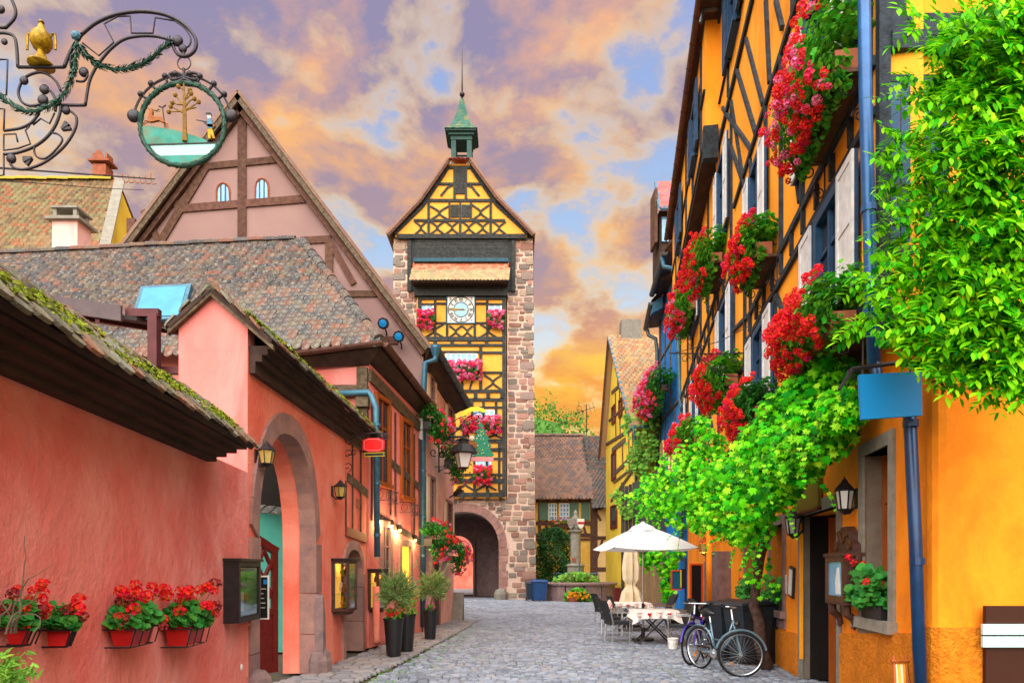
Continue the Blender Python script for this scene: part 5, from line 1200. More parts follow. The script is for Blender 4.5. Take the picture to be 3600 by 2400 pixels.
# painted tree sign on the farther bracket
dt_ = 20.0; VT = VF(dt_); vt = lambda x, y: VT.at(x, y)
ts = thing('tree_sign', VT.w(*vt(1600, 1540)), 'hanging sign shaped like a decorated green fir with yellow arc above', 'sign')
q = MB(); q.tube([VT.w(*vt(x, y)) for x, y in ((1572, 1545), (1610, 1510), (1640, 1470), (1668, 1452), (1690, 1448), (1702, 1460), (1696, 1472), (1684, 1470), (1682, 1460))], .018, 5)
q.tube([VT.w(*vt(1580, 1530)), VT.w(*vt(1680, 1470))], .012, 4); q.tube([VT.w(*vt(1690, 1470)), VT.w(*vt(1690, 1486))], .008, 4)
for (x, y, r, a) in ((1640, 1490, .1, 0), (1625, 1500, .09, 2), (1665, 1466, .09, 1)): scroll(q, VT, vt(x, y), r, 1.1, a, 1, .01)
mk('iron_bracket', q, M['iron'], ts)
arc = [(1621, 1470), (1622, 1456), (1634, 1441), (1655, 1431), (1680, 1429), (1700, 1436), (1710, 1446), (1700, 1450), (1680, 1444), (1660, 1446), (1642, 1453), (1634, 1466)]
q = MB(); q.ext(VT, [vt(*p) for p in arc], -.02, .02); mk('yellow_arc', q, M['yellow'], ts)
L_ = [(1690, 1484)]; tiers = ((1500, 10), (1520, 20), (1545, 30), (1570, 37), (1602, 45)); prev = 4
Rp, Lp = [], []
for y, wdt in tiers: Rp += [(1692+wdt, y-2), (1692+wdt-9, y+3)]; Lp += [(1690-wdt, y-2), (1690-wdt+9, y+3)]
q = MB(); q.ext(VT, [vt(*p) for p in L_+Rp+[(1720, 1604), (1660, 1604)]+Lp[::-1]], -.03, .03); tr = mk('fir_board', q, M['green_tree'], ts)
random.seed(5)
for k in range(34):
    y = rr(1500, 1600); wdt = (y-1486)*.34; x = 1691+rr(-wdt, wdt); q = MB()
    if rnd() < .6: q.ball(VT.w(*vt(x, y), .035), .018, 6, 4); mk('bauble', q, M[random.choice(['gold', 'terra', 'yellow'])], tr)
    else: q.beam(VT, vt(x, y), vt(x, y-5), .015, .03, .04); mk('painted_candle', q, M['paper'], tr)
sx, sz = vt(1659, 1588); q = MB()
q.beam(VT, (sx-.045, sz-.11), (sx-.045, sz+.10), .055, .03, .06); q.beam(VT, (sx+.045, sz-.11), (sx+.045, sz+.10), .055, .03, .06); mk('figure_legs', q, M['white'], tr)
q = MB(); q.beam(VT, (sx, sz+.09), (sx, sz+.30), .17, .03, .07); q.beam(VT, (sx-.12, sz+.12), (sx-.12, sz+.28), .05, .03, .06); q.beam(VT, (sx+.12, sz+.12), (sx+.12, sz+.28), .05, .03, .06); mk('figure_coat', q, M['rust'], tr)
q = MB(); q.ball(VT.w(sx, sz+.38, .05), .085, 10, 6); mk('figure_head', q, M['skin'], tr); q = MB(); q.beam(VT, (sx, sz+.43), (sx, sz+.52), .15, .03, .07); mk('figure_hat', q, M['gold'], tr)
q = MB(); a, b = vt(1650, 1614); q.fb(VT, *[vt(1650, 1610)[0], vt(1735, 1610)[0]], vt(1650, 1621)[1], vt(1650, 1606)[1], -.03, .03); mk('sign_bar', q, M['terra'] if 0 else M['pinkred'], ts)
# alarm box and small camera on the walls
q = MB(); p = P(1476, 1508, 17.7); q.bx(p.x, p.y, p.z, .16, .12, .55); mk('alarm_box', q, M['white'], None, 'small white alarm box beside the zinc pipe', 'alarm box', base=p)
q = MB(); p = P(1602, 1735, 21.5); q.tube([p, p+V((.15, -.3, .06))], .09, 8); q.tube([p+V((-.25, 0, -.15)), p], .025, 5); mk('security_camera', q, M['black'], None, 'small dark camera at the corner of the pale pink house', 'camera', base=p)

# ------------------------------------------------------------ houses, chimney and canopy behind the pink wall
hf = thing('ochre_roof_house', (-14, 27, 0), 'house behind with lichen-covered ochre tile roof and yellow gable', 'house')
ra, rb_ = P(-160, 672, 26), P(408, 600, 26); ea, eb = P(-160, 1010, 22.5), P(322, 1000, 22.5)
rb_ = V((rb_.x, rb_.y, ra.z*.5+rb_.z*.5)); ra.z = rb_.z; eb.z = ea.z
tile_roof(hf, ea, eb, ra, rb_, M['tile_ochre'], .23, .2, M['soffit'], 300, .03, 1.5)
ridge_tiles(hf, ra, rb_, M['lichen'], .15, .4)
q = MB(); bb = V((rb_.x+.9, 29.5, ea.z)); q.add([eb+V((.1, .3, -.1)), rb_+V((.12, 0, -.15)), bb, V((bb.x, bb.y, 0)), V((eb.x+.1, eb.y+.3, 0))], [(0, 1, 2, 3, 4)]); mk('gable_wall', q, M['lemon'], hf)
q = MB(); q.box(V((ea.x, ea.y+.4, 0)), V((eb.x-ea.x, 0, 0)), V((0, .3, 0)), V((0, 0, ea.z))); mk('front_wall', q, M['lemon'], hf)
q = MB(); q.box(eb+V((-.02, -.05, 0)), rb_-eb, V((.32, .1, 0)), V((0, 0, .1))); mk('verge_flashing', q, M['grey_st'], hf)
q = MB(); q.add([rb_+V((.1, 0, .05)), bb+V((.1, .2, 0)), bb+V((-.3, .2, 0)), ra+V((0, .2, 0)), ra+V((0, 0, .05))], [(0, 1, 2, 3, 4)]); mk('rear_slope', q, M['tile_ochre'], hf)
q = MB(); p = P(362, 585, 26.2); q.bx(p.x, p.y, p.z-.25, .5, .5, .4); ch = mk('chimney', q, M['terra'], hf); q = MB(); q.bx(p.x, p.y, p.z+.09, .8, .62, .07); q.prism([(p.x-.22, p.y-.3, p.z+.12), (p.x-.06, p.y-.3, p.z+.45), (p.x+.04, p.y-.3, p.z+.45), (p.x+.22, p.y-.3, p.z+.12)], (0, .08, 0)); q.bx(p.x-.25, p.y, p.z+.25, .06, .4, .3); q.bx(p.x+.25, p.y, p.z+.25, .06, .4, .3); mk('chimney_cap', q, M['terra'], ch)
ch = thing('chimney_stack', P(228, 900, 18.5), 'pale plastered chimney with flat open cap behind the hipped roof', 'chimney')
a, b = P(183, 900, 18.5), P(272, 775, 18.5); wd = b.x-a.x
q = MB(); q.box(V((a.x, 18.5, 6)), V((wd, 0, 0)), V((0, .6, 0)), V((0, 0, b.z-6))); mk('stack', q, M['canvas_y'] if 0 else M['pink_light'], ch)
q = MB(); q.box(V((a.x-.12, 18.38, b.z)), V((wd+.24, 0, 0)), V((0, .84, 0)), V((0, 0, .08))); mk('cap_slab', q, M['grey_st'], ch)
for sx_ in (0, 1):
    for sy in (0, 1): q = MB(); q.box(V((a.x+.02+sx_*(wd-.14), 18.5+sy*.45, b.z+.08)), V((.1, 0, 0)), V((0, .1, 0)), V((0, 0, .25))); mk('cap_leg', q, M['grey_st'], ch)
q = MB(); q.box(V((a.x-.02, 18.45, b.z+.33)), V((wd+.04, 0, 0)), V((0, .7, 0)), V((0, 0, .06))); mk('cap_top', q, M['grey_st'], ch)
# terrace canopy of brown steel behind the gate wall
cn = thing('terrace_canopy', (-6.2, 10.3, 0), 'dark brown steel terrace canopy behind the mossy wall', 'canopy')
c0, c1 = P(-60, 1002, 9.6), P(424, 1072, 9.6)
q = MB(); q.box(c0+V((0, 0, -.22)), c1-c0, V((0, .05, 0)), V((0, 0, .22))); mk('fascia', q, M['awn'], cn)
q = MB(); q.box(c0+V((0, .05, -.20)), c1-c0+V((.2, 0, 0)), V((.4, 1.9, .44)), V((0, 0, .05))); mk('roof_sheet', q, M['awn_d'], cn)
for t in (.2, .5, .8): q = MB(); p = c0.lerp(c1, t); q.box(p+V((0, .05, -.28)), V((.06, 0, 0)), V((.4, 1.9, .44)), V((0, 0, .07))); mk('rafter', q, M['maroon'], cn)
q = MB(); a, b = P(440, 1098, 9.7), P(556, 1098, 9.7); q.box(a+V((0, 0, -.05)), b-a, V((0, .1, 0)), V((0, 0, .11))); mk('cross_beam', q, M['maroon'], cn)
q = MB(); p = P(536, 1100, 9.7); q.bx(p.x, p.y+.05, p.z/2, .13, .13, p.z); mk('post', q, M['maroon'], cn)
q = MB(); a, b = P(540, 1312, 9.9), P(700, 1312, 9.9); q.box(a, b-a, V((0, .08, 0)), V((0, 0, .1))); mk('rail', q, M['maroon'], cn)
# skylight on the hip roof
sv = (Rl-El); n_ = (C2-El).cross(Rl-El).normalized()
def on_slope(px, py):
    d = V(((px-CX)/FOC, 1, -(py-HY)/FOC)); t = (El-V((0, 0, EYE))).dot(n_)/d.dot(n_); return V((0, 0, EYE))+d*t
cs = [on_slope(x, y) for x, y in ((470, 1150), (650, 1140), (682, 1018), (505, 1028))]
sk = thing('skylight', cs[0], 'blue roof window let into the hipped tile roof', 'skylight')
nn = n_ if n_.z > 0 else -n_
q = MB(); q.prism([p+nn*.03 for p in cs], nn*.12); mk('skylight_frame', q, M['zinc'], sk)
ct = sum(cs, V((0, 0, 0)))/4; q = MB(); q.prism([ct+(p-ct)*.84+nn*.15 for p in cs], nn*.012); mk('skylight_glass', q, M['sky_glass'], sk)
# cables
for (pts, th, lab) in ((((-40, 588, 9), (180, 604, 12), (360, 617, 15), (545, 630, 17.6)), .014, 'upper black cable strung to the mauve gable'), (((-40, 632, 9), (180, 648, 12), (360, 662, 15), (505, 668, 17.6)), .007, 'lower thin cable strung to the mauve gable')):
    q = MB(); q.tube([P(*p) for p in pts], th, 4); cbl = mk('cable', q, M['black'], None, lab, 'cable', base=P(*pts[-1]))
q = MB()
for i in range(6): p = P(430+i*20, 624+i*1.5, 16.0+i*.28); q.tube([p+V((0, 0, rr(.05, .2))), p, p+V((.05, 0, -.12)), p+V((.14, 0, -.1))], .012, 4)
mk('cable_insulators', q, M['rust'], None, 'cluster of small insulators on the upper cable near the gable', 'insulators', base=P(480, 628, 16.8))

# ------------------------------------------------------------ hanging wrought-iron sign, top left
DS = 6.2; IS = VF(DS, -8, 4); iv = lambda x, y: IS.at(x*900/2016, y*900/2016)   # measured on an enlarged view
isg = thing('iron_sign_bracket', IS.w(*iv(0, 1000)), 'ornate wrought-iron sign bracket with gold urn and green garlands', 'sign bracket')
def itube(pts, th=.011, n=6, name='iron_bar', mt='iron', par=isg, smooth_=True, o=0.0):
    pp = [V(iv(*p)) for p in pts]
    if smooth_:
        fine = []
        for i in range(len(pp)-1):
            p0, p1, p2, p3 = pp[max(i-1, 0)], pp[i], pp[i+1], pp[min(i+2, len(pp)-1)]
            for k in range(5): t = k/5; fine.append(.5*((2*p1)+(p2-p0)*t+(2*p0-5*p1+4*p2-p3)*t*t+(3*p1-p0-3*p2+p3)*t**3))
        fine.append(pp[-1]); pp = fine
    q = MB(); q.tube([IS.w(p.x, p.y, o) for p in pp], th, n); return mk(name, q, M[mt], par, smooth=True)
itube([(640, 275), (760, 180), (920, 115), (1110, 92), (1290, 115), (1430, 180), (1520, 270), (1545, 340), (1530, 400), (1480, 440), (1420, 440), (1380, 405), (1362, 355)], .016)
itube([(672, 830), (700, 660), (740, 560), (800, 470), (880, 380), (980, 310), (1110, 285), (1240, 290), (1350, 320)], .013)
itube([(640, 275), (560, 400), (505, 530)], .016); itube([(505, 530), (140, 530)], .014, smooth_=False); itube([(140, 530), (132, 380), (110, 290), (40, 262), (-60, 265)], .014)
itube([(40, 225), (110, 150), (122, 80), (80, -30)], .014); itube([(-40, 215), (40, 220)], .014)
itube([(480, 830), (672, 830)], .013, smooth_=False)
itube([(480, 720), (440, 640), (360, 580), (280, 575), (190, 620), (145, 720), (170, 800), (240, 835), (330, 820)], .012); itube([(330, 700), (400, 720), (440, 800), (435, 880)], .012)
itube([(480, 830), (470, 900), (430, 1000), (360, 1090), (260, 1160), (130, 1205), (30, 1215)], .013); itube([(310, 890), (250, 965), (160, 1010), (30, 1030)], .012)
itube([(560, 880), (600, 920), (600, 990), (560, 1080), (480, 1180), (350, 1280), (220, 1330), (130, 1330), (85, 1295), (90, 1250)], .012)
itube([(400, 1045), (460, 1060), (490, 1110), (420, 1200), (350, 1250), (290, 1235), (268, 1180), (285, 1140)], .009)
itube([(600, 640), (660, 640), (690, 590), (660, 560)], .010); itube([(560, 430), (555, 520), (600, 600)], .008)
for pts in (((920, 130), (1025, 128), (1035, 262), (1205, 262), (1222, 140), (1375, 165)), ((920, 135), (820, 190), (895, 335), (780, 440), (650, 340)), ((260, 985), (320, 935), (390, 975), (430, 890)), ((235, 990), (200, 1030), (240, 1135), (140, 1170), (30, 1185), (30, 1060), (125, 1055), (140, 1120)), ((-20, 470), (60, 470), (50, 750), (0, 745)), ((-20, 855), (35, 860), (30, 1030)), ((30, 1215), (30, 1380), (-30, 1385))):
    itube(pts, .008, 5, smooth_=False)
itube([(1375, 165), (1450, 220), (1500, 300), (1490, 360), (1440, 385)], .008)
for x, y, r in ((1400, 325, .05), (1440, 385, .04), (350, 705, .045), (340, 790, .05), (660, 570, .045), (520, 870, .04), (90, 1250, .045), (190, 635, .04), (5, 75, .04), (612, 303, .03), (35, 330, .03)):
    q = MB(); c = IS.w(*iv(x, y)); q.ball(c, r, 9, 6, (1, .6, 1)); mk('scroll_end', q, M['iron'], isg, smooth=True)
for x, y, a in ((490, 1020, .6), (250, 1245, 3.6)):
    q = MB(); c = iv(x, y)
    for k in (-.5, 0, .5): e = (c[0]+.08*math.cos(a+k), c[1]+.08*math.sin(a+k)); q.beam(IS, c, e, .022, -.008, .008)
    mk('iron_tulip', q, M['iron'], isg)
def garland(pts, seed):
    random.seed(seed); pp = [V(iv(*p)) for p in pts]; fine = []
    for i in range(len(pp)-1):
        p0, p1, p2, p3 = pp[max(i-1, 0)], pp[i], pp[i+1], pp[min(i+2, len(pp)-1)]
        for k in range(9): t = k/9; fine.append(.5*((2*p1)+(p2-p0)*t+(2*p0-5*p1+4*p2-p3)*t*t+(3*p1-p0-3*p2+p3)*t**3))
    fine.append(pp[-1]); q = MB(); q.tube([IS.w(p.x, p.y, .02) for p in fine], .012, 5)
    g_ = mk('garland', q, M['laurel'], isg); ms = []
    for i in range(len(fine)-1):
        d = (fine[i+1]-fine[i]).normalized(); D3 = (IS.u*d.x+V((0, 0, d.y)))
        for k in range(5):
            an = rr(0, 6.28); sd = IS.u*-d.y+V((0, 0, d.x)); rad = (sd*math.cos(an)+IS.n*math.sin(an)); y = (D3*.85+rad*.6).normalized(); z = rad; x = y.cross(z).normalized(); z = x.cross(y)
            ms.append(frameM(IS.w(*fine[i].lerp(fine[i+1], rnd()), .02)+rad*.012+y*.02, x*.03, y*.03, z*.03))
    joined(g_, 'laurel_leaves', LEAF_L, ms, M['laurel'])
garland([(615, 340), (600, 500), (570, 640), (500, 770), (400, 850), (260, 890), (140, 860), (40, 790), (-20, 740)], 1)
garland([(640, 370), (690, 450), (790, 525), (950, 560), (1110, 520), (1230, 450), (1350, 340)], 2)
q = MB(); q.lathe(IS.w(*iv(612, 300), .03), [(.0, -.02), (.045, 0), (.03, .02), (0, .03)], 8, Matrix.Rotation(pi/2, 3, 'X')); mk('rosette', q, M['zinc'], isg)
# gold urn on the bracket
ub = IS.w(*iv(325, 518)); u = thing('gold_urn', ub, 'worn gold trophy urn standing on the iron bracket', 'urn')
k = .001*DS*2.68/6.2*.4464/.4464
pr = [(95, 515), (90, 500), (50, 470), (28, 420), (26, 395), (55, 385), (78, 340), (78, 300), (66, 268), (40, 240), (26, 215), (20, 195), (10, 180), (22, 178), (18, 165), (8, 158), (0, 150)]
sc1 = 900/2016/FOC*DS
q = MB(); q.lathe(ub, [(r*sc1, (515-y)*sc1) for r, y in pr], 16); mk('urn_body', q, M['gold'], u, smooth=True)
for sg in (-1, 1):
    q = MB(); q.tube([ub+V((sg*x*sc1, 0, (515-y)*sc1)) for x, y in ((70, 290), (85, 268), (108, 268), (110, 300), (112, 390))], .012, 6); mk('urn_handle', q, M['gold'], u)
# round sign with the hunting scene
rc = thing('round_hunting_sign', IS.w(*iv(1450, 470)), 'round garlanded iron sign with stag, bare tree and hunter', 'sign')
itube([(1445, 415), (1448, 455)], .014, par=rc, name='hook'); q = MB(); c = iv(1450, 500); q.tube([IS.w(c[0]+.06*math.cos(a), c[1]+.06*math.sin(a)) for a in np.linspace(0, 2*pi, 16, endpoint=False)], .006, 5, True); mk('hanging_ring', q, M['iron'], rc)
itube([(1448, 540), (1450, 640)], .014, par=rc, name='hanger')
cx_, cy_, rx, ry = 1437, 980, 332, 325
q = MB(); cyc = [iv(cx_+rx*math.cos(a), cy_+ry*math.sin(a)) for a in np.linspace(0, 2*pi, 60, endpoint=False)]; q.tube([IS.w(*p) for p in cyc], .021, 7, True); rg = mk('ring_frame', q, M['laurel'], rc, smooth=True)
random.seed(3); ms = []
for i in range(60):
    a, b = V(cyc[i]), V(cyc[(i+1) % 60]); d = (b-a).normalized(); sgn = 1 if i > 30 else 1
    for k in range(6):
        an = rr(0, 6.28); sd = IS.u*-d.y+V((0, 0, d.x)); rad = sd*math.cos(an)+IS.n*math.sin(an); y = ((IS.u*d.x+V((0, 0, d.y)))*.95+rad*.35).normalized(); x = y.cross(rad).normalized(); z = x.cross(y)
        ms.append(frameM(IS.w(*a.lerp(b, rnd()))+rad*.02, x*.03, y*.034, z*.03))
joined(rg, 'laurel_leaves', LEAF_L, ms, M['laurel'])
arc2 = [iv(cx_+388*math.cos(a), cy_-15+372*math.sin(a)) for a in np.linspace(math.radians(188), math.radians(352), 30)]
q = MB(); q.tube([IS.w(*p) for p in arc2], .011, 5); mk('outer_arc', q, M['iron'], rc)
for p, r in ((arc2[0], .06), (arc2[-1], .06)): q = MB(); q.ball(IS.w(*p), r, 9, 6, (1, .6, 1)); mk('scroll_end', q, M['iron'], rc, smooth=True)
for a in (215, 232, 250, 262, 278, 290, 308, 325):
    a = math.radians(a); q = MB(); q.ball(IS.w(*iv(cx_+402*math.cos(a), cy_-15+386*math.sin(a))), .028, 7, 5); q.tube([IS.w(*iv(cx_+340*math.cos(a), cy_-5+335*math.sin(a))), IS.w(*iv(cx_+392*math.cos(a), cy_-15+378*math.sin(a)))], .012, 5); mk('arc_knob', q, M['iron'], rc, smooth=True)
for sg in (-1, 1):
    itube([(1450, 600), (1450+sg*60, 575), (1450+sg*115, 590), (1450+sg*90, 630), (1450, 605)], .013, par=rc, name='ribbon_bow'); itube([(1450, 620), (1450+sg*60, 650), (1450+sg*130, 665)], .014, par=rc, name='ribbon_tail')
hillp = [(1120, 1000), (1180, 995), (1260, 1010), (1350, 1020), (1440, 1045), (1540, 1075), (1620, 1105), (1640, 1125), (1480, 1130), (1300, 1138), (1165, 1140), (1130, 1080)]
q = MB(); q.ext(IS, [iv(*p) for p in hillp], -.008, .008); mk('green_hill', q, M['patina'], rc)
q = MB(); q.ext(IS, [iv(*p) for p in ((1170, 1140), (1730, 1124), (1727, 1133), (1180, 1150))], -.012, .012); mk('base_bar', q, M['black'], rc)
q = MB(); q.ext(IS, [iv(*p) for p in ((1185, 1152), (1722, 1135), (1690, 1180), (1650, 1222), (1255, 1230), (1215, 1190))], -.006, .006); mk('blank_name_band', q, M['pale_blue'], rc)
q = MB(); q.ext(IS, [iv(*p) for p in ((1255, 1232), (1650, 1224), (1600, 1260), (1530, 1290), (1440, 1302), (1350, 1290), (1290, 1262))], -.006, .006); mk('lower_segment', q, M['patina'], rc)
q = MB()
def ib(q, pts, r, n=5): q.tube([IS.w(*iv(*p), .012) for p in pts], [x*sc1 for x in r], n)
ib(q, [(1462, 1120), (1460, 1000), (1458, 900), (1455, 780), (1452, 660)], [22, 16, 15, 10, 7])
for b in (((1458, 900), (1400, 870), (1350, 845)), ((1458, 880), (1410, 885), (1335, 888)), ((1456, 840), (1420, 800), (1385, 755)), ((1456, 830), (1400, 830), (1370, 815)), ((1460, 880), (1510, 850), (1570, 812)), ((1460, 850), (1500, 800), (1535, 785)), ((1458, 800), (1480, 750), (1505, 715)), ((1455, 720), (1430, 700), (1410, 690)), ((1480, 865), (1530, 858), (1550, 855)), ((1458, 790), (1490, 770), (1510, 745))): ib(q, b, [9, 6, 4])
for x, y in ((1350, 845), (1335, 888), (1385, 755), (1362, 815), (1570, 810), (1535, 785), (1500, 716), (1410, 690), (1510, 743)): q.ball(IS.w(*iv(x, y), .012), .022, 6, 4)
mk('bare_tree', q, M['ochre_p'], rc)
stag = [(1175, 872), (1205, 868), (1215, 890), (1210, 925), (1240, 935), (1280, 935), (1300, 965), (1312, 980), (1290, 975), (1262, 962), (1215, 972), (1190, 975), (1175, 950), (1178, 920), (1192, 888)]
q = MB(); q.ext(IS, [iv(*p) for p in stag], .004, .03)
for l in (((1190, 968), (1150, 958), (1128, 995)), ((1200, 970), (1165, 970), (1140, 990)), ((1285, 965), (1310, 985), (1320, 1012)), ((1295, 970), (1325, 985), (1330, 1010))): ib(q, l, [7, 5, 4], 4)
mk('stag', q, M['rust'], rc); q = MB()
for l in (((1205, 872), (1235, 880), (1270, 868)), ((1215, 875), (1240, 885), (1268, 885)), ((1240, 880), (1250, 870), (1252, 862))): ib(q, l, [3, 3, 2], 4)
mk('antlers', q, M['iron'], rc)
q = MB(); ib(q, [(1305, 1012), (1295, 930), (1285, 850)], [5, 5, 5]); ib(q, [(1255, 845), (1285, 855), (1312, 835)], [5, 5, 5]); mk('signpost', q, M['iron'], rc)
for nm, mt, polys in (('hunter_trousers', 'gold', [((1645, 1030), (1680, 1025), (1690, 1060), (1703, 1105), (1685, 1108), (1670, 1060), (1672, 1108), (1652, 1108), (1648, 1060)),]), ('hunter_coat', 'zinc', [((1640, 960), (1672, 945), (1685, 985), (1690, 1025), (1645, 1035), (1642, 990)),]), ('hunter_head', 'skin', [((1642, 922), (1668, 920), (1670, 948), (1648, 952)),]), ('hunter_hat', 'black', [((1630, 912), (1635, 905), (1668, 904), (1672, 912), (1665, 926), (1640, 926)), ]), ('hunter_bag', 'rust', [((1640, 995), (1690, 995), (1705, 1005), (1690, 1022), (1645, 1015)),])):
    q = MB()
    for pl in polys: q.ext(IS, [iv(*p) for p in pl], .004+.002*len(nm)%.006, .032)
    mk(nm, q, M[mt], rc)
q = MB(); ib(q, [(1548, 952), (1600, 962), (1660, 975)], [3, 4, 7]); ib(q, [(1660, 965), (1630, 985), (1612, 970)], [9, 8, 6]); mk('hunter_gun', q, M['iron'], rc)
q = MB(); ib(q, [(1658, 1105), (1645, 1112)], [8, 6]); ib(q, [(1695, 1105), (1688, 1115)], [8, 6]); mk('hunter_boots', q, M['black'], rc)

# ------------------------------------------------------------ planters with olive trees
def planter(px, py, h, label, seed, crown=None, flowers=None, fl=None):
    random.seed(seed); d = EYE*FOC/(py-HY); b = P(px, py, d); b.z = .015
    t = thing('planter', b, label, 'planter', 'tall black planters')
    r = h*.26; q = MB(); q.lathe(b, [(r*.68, 0), (r*.7, .02), (r*.98, h*.94), (r*1.06, h*.95), (r*1.06, h), (r*.95, h), (r*.93, h*.93), (0, h*.92)], 22); mk('pot', q, M['black_pl'], t, smooth=False)
    q = MB(); q.lathe(b+V((0, 0, h*.9)), [(r*.93, 0), (r*.6, .03), (0, .05)], 14); mk('soil', q, M['soil'], t)
    if crown:
        cz, cr, n = crown; c = b+V((.07, 0, h+cz)); q = MB(); q.tube([b+V((0, 0, h*.9)), b+V((.02, 0, h+cz*.3)), c+V((.0, 0, -cr*.3))], [.02, .018, .014], 6)
        for k in range(12):
            a = rr(0, 6.28); e = rr(-.3, 1.3); q.tube([c+V((0, 0, -cr*.4)), c+V((math.cos(a)*math.cos(e), math.sin(a)*math.cos(e), math.sin(e)))*cr*rr(.6, 1.1)], [.01, .003], 4)
        mk('trunk', q, M['bark_g'], t); ms = []
        for i in range(n):
            a = rr(0, 6.28); e = math.asin(rr(-.75, 1)); k = rr(.25, 1)**.6*cr*(1+.25*math.sin(a*3+e*4)); dv = V((math.cos(a)*math.cos(e), math.sin(a)*math.cos(e), math.sin(e)))
            y = (dv+V((rr(-.6, .6), rr(-.6, .6), rr(-.2, .8)))).normalized(); z = V((rr(-1, 1), rr(-1, 1), rr(-.3, 1))); x = y.cross(z).normalized(); z = x.cross(y); s = rr(.04, .062)
            ms.append(frameM(c+dv*k, x*s*.75, y*s, z*s))
        for k in range(10):
            a = rr(0, 6.28); p0 = c+V((math.cos(a)*cr*.5, math.sin(a)*cr*.5, cr*.5)); dv = V((math.cos(a)*.5, math.sin(a)*.5, 1)).normalized()
            for i in range(12):
                y = (dv+V((rr(-.7, .7), rr(-.7, .7), rr(-.3, .3)))).normalized(); x = y.cross(V((rr(-1, 1), rr(-1, 1), .3))).normalized(); z = x.cross(y); ms.append(frameM(p0+dv*(i*.045), x*.026, y*.035, z*.03))
        pieces(t, 'leaf', LEAF_L, ms, M['leaf_ol'], 120, 'crown_foliage')
    if flowers:
        fz, fr_, n, mixk = flowers; c = b+V((0, 0, h+fz)); ms = []
        for i in range(n*4): ms.append(lm(c+V((rr(-1, 1)*fr_, rr(-1, 1)*fr_, rr(-fz, fr_*.8))), (rr(-.5, .5), -.5, .7), rr(.02, .035), None, .6))
        joined(t, 'flower_leaves', LEAF_R, ms, M['leaf_ger_l'])
        for i in range(n): inst('flower_head', BM[pick(mixk)], lm(c+V((rr(-1, 1)*fr_, rr(-1, 1)*fr_, rr(-fz*.3, fr_))), (0, -.4, .8), rr(.028, .045), None, .4), t)
    return t
planter(1384, 2308, .72, 'front black planter with red geraniums and olive standard', 31, (.50, .36, 2000), (.06, .13, 16, [('bl_red', 5)]))
planter(1428, 2290, .74, 'black planter half hidden behind the front one, orange begonias', 32, None, (.28, .2, 46, [('bl_or', 6), ('bl_red', 3)]))
planter(1512, 2247, .68, 'black planter with olive tree nearest the gateway', 33, (.52, .36, 1800), (.06, .10, 8, [('bl_pink', 5)]))
# ------------------------------------------------------------ orange half-timbered house on the right
SL = .159
def line_fr(off, da, db): return Fr(off+SL*da, da, off+SL*db, db, out=(-1, 0))
GR = line_fr(2.75, 6.12, 28.0); UP = line_fr(2.45, 6.5, 27.9); JT = line_fr(2.10, 16.9, 27.6)
sD = lambda f, d: (d-f.o.y)/f.u.y                       # facade coordinate of depth d
oh = thing('orange_house', (6, 12, 0), 'tall orange half-timbered house with blue-black beams and pale shutters', 'house')
# ground floor with openings
def opening_wall(f, s0, s1, z0, z1, holes, mt, par, th=-.35):
    q = MB(); xs = sorted(holes); cur = s0
    for a, b, c, d in xs:
        q.fb(f, cur, a, z0, z1, th, 0)
        if c > z0: q.fb(f, a, b, z0, c, th, 0)
        q.fb(f, a, b, d, z1, th, 0); cur = b
    q.fb(f, cur, s1, z0, z1, th, 0); return mk('plaster_wall', q, M[mt], par)
WA = (sD(GR, 6.95), sD(GR, 7.68), 1.12, 2.92); DO = (sD(GR, 8.62), sD(GR, 10.3), 0, 2.45); WB = (sD(GR, 11.5), sD(GR, 12.5), .95, 2.42); WC = (sD(GR, 14.0), sD(GR, 15.0), .9, 2.42); AD = (sD(GR, 20.2), sD(GR, 21.8), 0, 2.5)
opening_wall(GR, 0, GR.L, 0, 4.12, [WA, DO, WB, WC, AD], 'orange_lo', oh)
for nm, (a, b, c, d), mt, t in (('window', WA, 'grey_st', .14), ('window', WB, 'plum_st', .16), ('window', WC, 'plum_st', .16)):
    q = MB(); q.fb(GR, a-.02, b+.02, c-.02, d+.02, -.30, -.26); wn = mk(nm, q, M['glass_d'], oh)
    q = MB(); q.fb(GR, a-t, a, c, d+t, -.24, .03); q.fb(GR, b, b+t, c, d+t, -.24, .03); q.fb(GR, a, b, d, d+t, -.24, .03); mk('stone_surround', q, M[mt], wn)
    q = MB(); q.fb(GR, a-t-.04, b+t+.04, c-.12, c, -.24, .10); mk('stone_sill', q, M[mt], wn); q = MB(); q.fb(GR, a-t, b+t, c-.30, c-.12, -.1, .03); mk('sill_block', q, M[mt], wn)
    q = MB(); q.fb(GR, a, a+.07, c, d, -.26, -.18); q.fb(GR, b-.07, b, c, d, -.26, -.18); q.fb(GR, (a+b)/2-.03, (a+b)/2+.03, c, d, -.26, -.17); q.fb(GR, a, b, c+(d-c)*.7, c+(d-c)*.7+.05, -.26, -.175); mk('window_casement', q, M['wood_o'], wn)
a, b, c, d = DO
q = MB(); q.fb(GR, a-.16, a, 0, d+.16, -.1, .03); q.fb(GR, b, b+.18, 0, d+.16, -.1, .03); q.fb(GR, a, b, d, d+.16, -.1, .03); mk('door_surround', q, M['grey_st'], oh)
q = MB(); q.fb(GR, b-.004, b+.03, 0, d, -.36, -.101); mk('door_reveal', q, M['dark_in'], oh)  # reveal coloured near-black, the shade of the doorway put into its colour
q = MB(); q.fb(GR, .05, GR.L, 0, 4.05, -1.6, -1.5); q.fb(GR, b+.02, b+.1, 0, 4, -1.5, -.36); q.fb(GR, a-.1, a-.02, 0, 4, -1.5, -.36); mk('dark_interior', q, M['dark_in'], oh)
